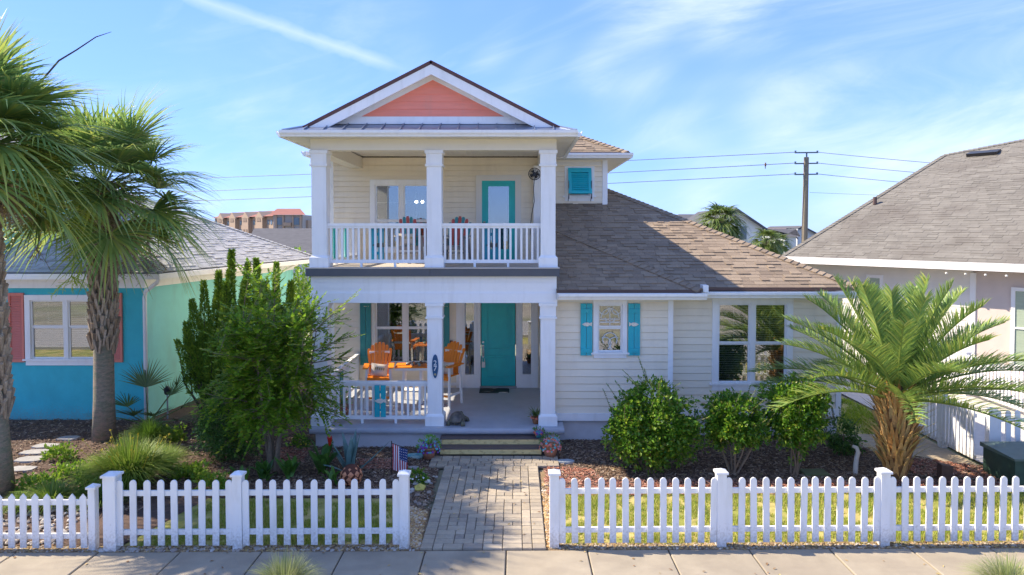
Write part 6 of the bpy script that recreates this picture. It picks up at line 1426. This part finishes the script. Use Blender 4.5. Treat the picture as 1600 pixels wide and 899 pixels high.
b = MB(); yb = 23.6; b.tube([(ex1-0.2, yb+0.3, ez-0.16), (lx(yb)+0.08, yb, ez-0.5), (lx(yb)+0.08, yb, 0.05)], 0.05, 8); b.build('downspout', white, lh, True)
b = MB(); y0 = 20.6; b.add([(lx(y0)+0.02, y0, 2.2), (lx(y0+1.0)+0.02, y0+1.0, 2.2), (lx(y0+1.0)+0.02, y0+1.0, 3.2), (lx(y0)+0.02, y0, 3.2)], [(0,1,2,3)])
# block added to shade the blue house roof, mostly hidden behind the palms
b = MB(); b.bx(-19.5, -13.0, 17.3, 20.2, 3.4, 6.9); b.build('shade_block_wall', sea, lh)
b = MB(); cx_, cy_ = -16.55, 21.7
P4 = [(-20.0, 16.8, 6.9), (-12.5, 16.8, 6.9), (-12.5, 20.7, 6.9), (-20.0, 20.7, 6.9)]; T = (cx_, 18.75, 8.3)
b.add(P4 + [T], [(0,1,4), (1,2,4), (2,3,4), (3,0,4), (3,2,1,0)]); b.build('shade_block_roof', shingle_g, lh)

# ---- house at right, turned towards the street corner
rh = thing('right_house', 'pale neighbouring house with large taupe hip roof at right', 'house', (16, 24, 0), world=True)
EA, EB = Vector((9.3, 24.0, 3.78)), Vector((16.6, 14.0, 3.78)); ru = (EB - EA).normalized(); rn = Vector((-ru.y, ru.x, 0)); rn = rn if rn.x > 0 else -rn
rs = 0.5
up_ = lambda s: rn*s + Vector((0, 0, rs*s))
RL = (EB-EA).length
pvn = Vector((-rn.x*rs, -rn.y*rs, 1)).normalized()
def roof_hit(px, py):
    o_ = Vector((0, 0, HCAM)); d = (at(px, py, 10) - o_).normalized(); return o_ + d*((EA - o_).dot(pvn)/d.dot(pvn))
RA = roof_hit(1475, 243); RD = (RA - EA).dot(rn); hipoff = (RA - EA).dot(ru)
RB = roof_hit(1720, 196); RDb = (RB - EA).dot(rn); xRB = (RB - EA).dot(ru)
b = MB()
b.sheet([EA, EB, RB, RA], 0.06); b.sheet([EA + rn*2*RD, EA, RA], 0.06); b.sheet([EB, EB + rn*2*RD, RB], 0.06); b.sheet([EB + rn*2*RD, EA + rn*2*RD, RA, RB], 0.06); rroof = b.build('roof', mat('taupe_roof_felt', (0.15, 0.135, 0.12), 0.95, 0.2, 20), rh)
cs3 = math.cos(math.atan(rs))
rv = Vector((rn.x, rn.y, rs)).normalized(); uu = ru if ru.cross(rv).z > 0 else -ru
org = EA if uu.dot(ru) > 0 else EB
def rlo(s): return s*hipoff/RD if s <= RD else hipoff + (s-RD)*(xRB-hipoff)/(RDb-RD)
if uu.dot(ru) > 0: rngf = lambda s: (rlo(s*cs3), RL)
else: rngf = lambda s: (0, RL - rlo(s*cs3))
tabs = shingles(org, uu, rv, int(RDb/cs3/0.165), 0.165, rngf, (0.2, 0.5), 0.009); shingle_parts(tabs, rroof, 0, shingle_t, shingle_t)
ridge_caps(EA, RA, rv.cross(uu) * -1, Vector((-ru.x*rs, -ru.y*rs, 1)), rroof, shingle_t, 0.14, joined=True)
ridge_caps(RA, RB, Vector((-rn.x*rs, -rn.y*rs, 1)), Vector((rn.x*rs, rn.y*rs, 1)), rroof, shingle_t, 0.14, joined=True)
v0 = roof_hit(1537, 241); vent = MB(); 
for (a, c2, h0, h1) in ((-0.5, 0.5, 0.0, 0.10),): 
    e = [v0 + ru*a - rv*0.22, v0 + ru*c2 - rv*0.22, v0 + ru*c2 + rv*0.22, v0 + ru*a + rv*0.22]; vent.add([q + pvn*0.02 for q in e] + [e[0] + pvn*0.14, e[1] + pvn*0.14, e[2] + pvn*0.06, e[3] + pvn*0.06], [(4,5,6,7), (0,1,5,4), (1,2,6,5), (2,3,7,6), (3,0,4,7)])
vent.build('roof_vent', blackm, rh)
v0 = roof_hit(1367, 320); MB().tube([v0, v0 + Vector((0, 0, 0.28))], 0.07, 8).build('vent_pipe', mat('pipe_dark', (0.10, 0.06, 0.05), 0.7), rh)
fasc = mat('white_fascia', (0.80, 0.79, 0.76), 0.5, 0.03, 2); tanw = mat('tan_soffit', (0.55, 0.47, 0.36), 0.7, 0.05, 3); pkw = mat('pale_pink_wall', (0.58, 0.49, 0.43), 0.7, 0.05, 3)
b = MB(); b.bar(EA - rn*0.03 + Vector((0, 0, -0.06)), EB - rn*0.03 + Vector((0, 0, -0.06)), 0.05, 0.22); b.build('fascia', fasc, rh)
WA, WB = EA + rn*0.75, EB + rn*0.75
b = MB(); zq = 3.60; b.add([EA + Vector((0, 0, zq-3.78)), EB + Vector((0, 0, zq-3.78)), WB + Vector((0, 0, zq-3.78)), WA + Vector((0, 0, zq-3.78))], [(3,2,1,0)]); b.build('soffit', tanw, rh)
SPL = 0.465                                             # white siding first, then a pink porch section
rwall = mat('white_siding', (0.76, 0.74, 0.71), 0.6, 0.05, 3, rand=[(0.72, 0.68, 0.60), (0.76, 0.72, 0.64)])
def wq(t, z, o=0.0): p = WA.lerp(WB, t) - rn*o; return Vector((p.x, p.y, z))
wsheet = MB().add([wq(0.0, -0.05, -0.02), wq(SPL, -0.05, -0.02), wq(SPL, 3.6, -0.02), wq(0.0, 3.6, -0.02)], [(0,1,2,3)]).build('side_wall', rwall, rh)
z = 0.2
while z < 3.45:
    MB().add([wq(0.0, z, 0.022), wq(SPL, z, 0.022), wq(SPL, z+0.19, 0.008), wq(0.0, z+0.19, 0.008), wq(0.0, z, -0.02), wq(SPL, z, -0.02)], [(0,1,2,3), (4,5,1,0)]).build('clapboard', rwall, wsheet); z += 0.19
b = MB().add([wq(SPL, -0.05, 0.0), wq(1.1, -0.05, 0.0), wq(1.1, 3.6, 0.0), wq(SPL, 3.6, 0.0)], [(0,1,2,3)]); b.build('porch_wall', pkw, rh)
b = MB(); 
for t in (0.0, SPL): b.add([wq(t-0.006, 0, 0.04), wq(t+0.006, 0, 0.04), wq(t+0.006, 3.5, 0.04), wq(t-0.006, 3.5, 0.04), wq(t-0.006, 0, -0.03), wq(t+0.006, 0, -0.03), wq(t+0.006, 3.5, -0.03), wq(t-0.006, 3.5, -0.03)], [(0,1,2,3), (4,0,3,7), (1,5,6,2)])
b.build('corner_board', fasc, rh)
def flat_window(t0, t1, z0, z1, gm):
    b = MB()
    for (a, c2, za, zb) in ((t0-0.008, t0, z0-0.1, z1+0.1), (t1, t1+0.008, z0-0.1, z1+0.1), (t0, t1, z1, z1+0.1), (t0, t1, z0-0.1, z0), (t0, t1, (z0+z1)/2-0.025, (z0+z1)/2+0.025)):
        q = [wq(a, za, 0.06), wq(c2, za, 0.06), wq(c2, zb, 0.06), wq(a, zb, 0.06), wq(a, za, 0.0), wq(c2, za, 0.0), wq(c2, zb, 0.0), wq(a, zb, 0.0)]; b.add(q, [(0,1,2,3), (4,0,3,7), (1,5,6,2), (3,2,6,7), (4,5,1,0)])
    w_ = b.build('window', fasc, rh)
    MB().add([wq(t0, z0, 0.03), wq(t1, z0, 0.03), wq(t1, z1, 0.03), wq(t0, z1, 0.03)], [(0,1,2,3)]).build('pane', gm, w_)
pale_gl = mat('blind_glass', (0.33, 0.40, 0.30), 0.12, 0.1, 2, stretch=(1, 1, 14), spec=0.8)
flat_window(0.225, 0.252, 2.2, 3.2, pale_gl); flat_window(0.55, 0.63, 1.0, 3.05, pale_gl)
for i in range(4):
    p = wq(0.43 + i*0.04, 3.50, 0.72); tag(MB().blob(p, 0.04, jit=0.05).build('string_light', mat('bulb_white', (0.8, 0.78, 0.7), 0.3)), ['first string light bulb under the right neighbour eave', 'second string light bulb under the right neighbour eave', 'third string light bulb under the right neighbour eave', 'last string light bulb under the right neighbour eave'][i], 'bulb', 'string lights')

# ---- far background
hotel = thing('hotel', 'distant peach hotel with red tile roof and arched gables', 'building', (-75, 205, 0), world=True)
peach = mat('peach_stucco', (0.36, 0.265, 0.19), 0.8, 0.04, 0.3); hroof = mat('red_tile', (0.27, 0.10, 0.07), 0.8, 0.12, 0.8); hwin = mat('hotel_window', (0.12, 0.17, 0.22), 0.2, 0.2, 0.5); hwhite = mat('hotel_white', (0.36, 0.33, 0.30), 0.8)
HA, HB = at(336, 365, 235), at(428, 365, 203); HA.z = HB.z = 0; hu = (HB-HA).normalized(); hn = Vector((hu.y, -hu.x, 0)); HLn = (HB-HA).length; ztop = 4.7 + 24*203/1067
def hp(t, z, o=0): p = HA + hu*t + hn*o; return Vector((p.x, p.y, z))
def hbox(mb, t0, t1, z0, z1, o0, o1): mb.add([hp(t0,z0,o1), hp(t1,z0,o1), hp(t1,z1,o1), hp(t0,z1,o1), hp(t0,z0,o0), hp(t1,z0,o0), hp(t1,z1,o0), hp(t0,z1,o0)], [(0,1,2,3), (4,0,3,7), (1,5,6,2), (3,2,6,7)])
b = MB(); hbox(b, 0, HLn, 0, ztop, -14, 0); b.build('facade', peach, hotel)
b = MB(); b.add([hp(-1, ztop, 1), hp(HLn+1, ztop, 1), hp(HLn+1, ztop+2.0, -6), hp(-1, ztop+2.0, -6)], [(0,1,2,3)]); b.build('roof', hroof, hotel)
nb = 9; bw = HLn/nb
for i in range(nb):
    t0 = i*bw; gab = i in (1, 3, 5, 7) 
    if gab:
        b = MB(); hbox(b, t0+0.2, t0+bw-0.2, 0, ztop-0.4, 0, 1.2); tc_ = t0+bw/2
        b.add([hp(t0-0.2, ztop-0.4, 1.25), hp(t0+bw+0.2, ztop-0.4, 1.25), hp(tc_, ztop+1.6, 1.25), hp(t0-0.2, ztop-0.4, -3), hp(t0+bw+0.2, ztop-0.4, -3), hp(tc_, ztop+1.6, -3)], [(0,1,2), (0,2,5,3), (1,4,5,2)]); b.build('gable_bay', peach, hotel)
        b = MB(); ar = [hp(tc_ + 1.5*math.cos(R(a)), ztop-1.5 + 1.3*math.sin(R(a)), 1.3) for a in range(0, 181, 20)]; b.add(ar, [tuple(range(len(ar)))]); b.build('arch', mat('arch_shadow', (0.22, 0.16, 0.12), 0.8), hotel)
    for zf in (ztop-1.9, ztop-4.6, ztop-7.3):
        if gab and zf > ztop-2: continue
        for k in (0.3, 0.7):
            b = MB(); hbox(b, t0+bw*k-0.55, t0+bw*k+0.55, zf-0.55, zf+0.75, 0, 1.32 if gab else 0.12); b.build('window', hwin if not gab else MATS['arch_shadow'], hotel)
WX0, WX1, WD = X(428, 198), X(474, 198), 198; wz = 4.7 + 26*198/1067
b = MB(); b.bx(WX0, WX1, WD, WD+20, 0, wz); b.build('wing_wall', hwhite, hotel)
b = MB(); b.bx(X(474, 198), X(487, 204), WD+3, WD+20, 0, wz-1.5); b.build('end_wall', peach, hotel)
b = MB(); b.add([(WX0-1, WD-1, wz), (X(480, 198), WD-1, wz), (X(470, 205), WD+7, wz+2), (X(434, 205), WD+7, wz+2)], [(0,1,2,3)]); b.build('wing_roof', hroof, hotel)
for zf in (wz-2, wz-5, wz-8):
    for px in (438, 464):
        b = MB(); x_ = X(px, 198); b.bx(x_-0.9, x_+0.9, WD-0.3, WD, zf-0.9, zf+1.1); b.build('window', hwin, hotel)
    b = MB(); b.bx(X(446, 198), X(457, 198), WD-1.2, WD, zf-1.2, zf-0.2); b.build('balcony', peach, hotel)
for px in (433, 444, 459, 471): MB().bx(X(px, 198)-0.25, X(px, 198)+0.25, WD-0.5, WD, 0, wz).build('pilaster', peach, hotel)
gwall = mat('far_wall', (0.55, 0.58, 0.58), 0.8, 0.04, 1); gry = mat('far_grey_roof', (0.085, 0.085, 0.09), 0.9, 0.3, 2.5, stretch=(1, 1, 6)); gry2 = mat('far_light_roof', (0.17, 0.17, 0.175), 0.9, 0.1, 1.2)
def hip_house(name, label, px0, px1, yr, ye, D, dep, wm_, rm_, rx0=None, rx1=None, group='distant houses'):
    t = thing(name, label, 'house', (X((px0+px1)/2, D), D, 0), group=group, world=True); x0, x1 = X(px0, D), X(px1, D); ze, zr = Z(ye, D), Z(yr, D + dep/2)
    a, c2 = (X(rx0, D+dep/2) if rx0 else x0 + dep/2), (X(rx1, D+dep/2) if rx1 else x1 - dep/2)
    MB().bx(x0+0.4, x1-0.4, D+0.4, D+dep-0.4, 0, ze).build('wall', wm_, t)
    MB().add([(x0, D, ze), (x1, D, ze), (x1, D+dep, ze), (x0, D+dep, ze), (a, D+dep/2, zr), (c2, D+dep/2, zr)], [(0,1,5,4), (1,2,5), (2,3,4,5), (3,0,4), (3,2,1,0)]).build('roof', rm_, t)
    return t
h1 = hip_house('far_house', 'distant grey hip roofed house just left of the balcony', 378, 545, 357, 396, 42, 12, gwall, gry, 398, 490)
for px, py in ((425, 380), (416+30, 374)): MB().bx(X(px, 47)-0.25, X(px, 47)+0.25, 46.3, 46.7, Z(py+3, 46.5), Z(py-3, 46.5)).build('roof_vent', blackm, h1)
hip_house('far_house', 'distant low light grey roof below the hotel', 405, 520, 357, 364, 70, 14, gwall, gry2, 415, 470)
def gable_house(label, pxa, ya, pxl, pxr, ye, D, dep, wm_, rm_):
    t = thing('far_house', label, 'house', (X(pxa, D), D, 0), group='distant houses', world=True); xa, xl, xr = X(pxa, D), X(pxl, D), X(pxr, D); za, ze = Z(ya, D), Z(ye, D); zl = za - (za-ze)*(xa-xl)/(xr-xa)
    MB().prism([(xl, 0), (xr-0.5, 0), (xr-0.5, ze+0.2), (xa, za-0.15), (xl, zl-0.15)], D, D+dep).build('wall', wm_, t)
    for (p, q) in (((xl, zl), (xa, za)), ((xa, za), (xr, ze))): MB().add([(p[0], D-0.5, p[1]), (q[0], D-0.5, q[1]), (q[0], D+dep, q[1]), (p[0], D+dep, p[1]), (p[0], D-0.5, p[1]-0.25), (q[0], D-0.5, q[1]-0.25)], [(0,1,2,3), (4,5,1,0)]).build('roof', rm_, t)
    return t
gh = gable_house('distant pale gabled house behind the cabbage palm', 1147, 325, 1100, 1199, 360, 60, 12, mat('far_pale_wall', (0.62, 0.66, 0.66), 0.8, 0.03, 1), gry)
MB().bx(X(1161, 60)-0.25, X(1161, 60)+0.25, 59.93, 59.99, Z(374, 60), Z(354, 60)).build('window', hwin, gh)
gable_house('distant cream gable with maroon roof left of the utility pole', 1226, 357, 1219, 1244, 372, 92, 10, gwall, mat('far_maroon_roof', (0.13, 0.10, 0.11), 0.9))
gable_house('distant cream gable with dark roof right of the utility pole', 1252, 353, 1245, 1296, 376, 95, 12, gwall, gry)
hip_house('far_house', 'distant grey roofline at the left of the cabbage palm', 1050, 1110, 335, 347, 75, 10, gwall, gry, 1060, 1100)
hip_house('far_house', 'distant dark roof between palms and utility pole', 1222, 1250, 358, 370, 88, 6, gwall, gry)
hip_house('far_house', 'tiny distant roof on the skyline right of the gabled house', 1196, 1232, 361, 368, 120, 10, gwall, gry2)
farp = mat('far_palm_frond', (0.1, 0.16, 0.04), 0.5, island=[(0.06, 0.11, 0.025), (0.11, 0.17, 0.035), (0.18, 0.24, 0.05), (0.22, 0.26, 0.10)], trans=0.3)
def far_palm(label, px, py, D, r, n, seed):
    random.seed(seed); c = at(px, py, D); t = thing('far_palm', label, 'palm', (c.x, c.y, 0), group='distant cabbage palms')
    MB().tube([(0, 0, 0), (0, 0, c.z)], 0.2, 8).build('trunk', trunkm, t)
    for k in range(n):
        b = MB(); az = k*2.399; q = (k+0.5)/n; fan_frond(b, Vector((0, 0, c.z)), az, -0.75 + 2.1*q, r*0.5, r*0.62, 20, 115, 0.45, 0.35, 2.2); b.build('frond', farp, t)
far_palm('cabbage palm behind the wing roof beside the pale gabled house', 1126, 346, 42, 1.9, 34, 5)
far_palm('low cabbage palm between the two roofs', 1197, 376, 40, 1.25, 26, 6); far_palm('smaller cabbage palm beside the right neighbour roof edge', 1218, 378, 44, 1.0, 20, 8)
random.seed(3)
# shrubs glimpsed between the houses at left
shrub('far_shrub', 'green shrub glimpsed past the left porch column', (X(478, 25.5), 25.5, 0), [((0, 0, 1.9), (0.9, 0.8, 1.4)), ((0.3, 0, 1.0), (0.8, 0.8, 0.9))], 2600, POD, 0.12, 0.04, 4, 4, (0.3, 0.5), None, barkd, seed=8)
shrub('far_shrub', 'green hedge top behind the blue house roof', (X(468, 33), 33, 0), [((0, 0, 2.6), (2.0, 1.0, 1.35)), ((-1.4, 0, 2.6), (1.0, 0.8, 1.1))], 2200, CRA, 0.16, 0.05, 4, 4, (0.3, 0.5), None, barkd, seed=9)
# utility pole with arms, wires
PD = 45.0; pp = at(1260, 236, PD); px0 = pp.x
up = thing('utility_pole', 'wooden utility pole with three cross arms behind the right house', 'utility pole', (px0, PD, 0), world=True)
MB().tube([(px0-0.1, PD, 0), (px0-0.05, PD, 5), (px0, PD, Z(246, PD))], [0.20, 0.19, 0.16], 10).build('pole', mat('pole_wood', (0.22, 0.185, 0.13), 0.9, 0.2, 6), up)
armz = [Z(238, PD), Z(255, PD), Z(272, PD)]; ins = mat('insulator', (0.09, 0.13, 0.15), 0.4)
MB().tube([(px0+0.02, PD, Z(247, PD)), (px0+0.02, PD, armz[0])], 0.05, 6).build('top_pin', ins, up)
for z in armz:
    m = MB(); m.bar((px0-0.72, PD, z-0.04), (px0+0.72, PD, z-0.02), 0.10, 0.08)
    for s in (-1, 1): m.tube([(px0+s*0.72, PD, z-0.06), (px0+s*0.72, PD, z+0.1)], 0.06, 6)
    m.build('cross_arm', ins, up)
wirem = mat('wire', (0.16, 0.17, 0.19), 0.6)
def wire(a, b_, sag, label, r=0.017):
    pts = [a.lerp(b_, i/24) - Vector((0, 0, sag*4*(i/24)*(1-i/24))) for i in range(25)]; tag(MB().tube(pts, r, 4).build('power_line', wirem), label, 'wire', 'power lines')
for z, (xe, ye), lb in zip(armz, ((1620, 268), (1620, 285), (1620, 303)), ('upper', 'middle', 'lower')): wire(Vector((px0+0.72, PD, z)), at(xe, ye, 40), 0.05, lb + ' power line right of the utility pole')
for z, (xe, ye), lb in zip(armz, ((-100, 290), (-100, 312), (-100, 326)), ('upper', 'middle', 'lower')): wire(Vector((px0-0.72, PD, z)), at(xe, ye, 62), 0.25, lb + ' power line left of the utility pole', 0.021)
wire(at(1265, 301, PD), at(1640, 312, 43), 0.05, 'faint lowest cable right of the utility pole', 0.009)
bp_ = at(1196, 258, 45.2); bd = thing('bird', 'tiny bird perched on the power line left of the pole', 'bird', bp_)
MB().lathe([(0.01, -0.12), (0.06, -0.05), (0.075, 0.02), (0.055, 0.08), (0.05, 0.12), (0.015, 0.17)], n=8).build('body', mat('bird_brown', (0.16, 0.10, 0.07), 0.8), bd, True)
MB().bar((0, 0.03, -0.08), (0.02, 0.06, -0.24), 0.05, 0.015).build('tail', MATS['bird_brown'], bd)
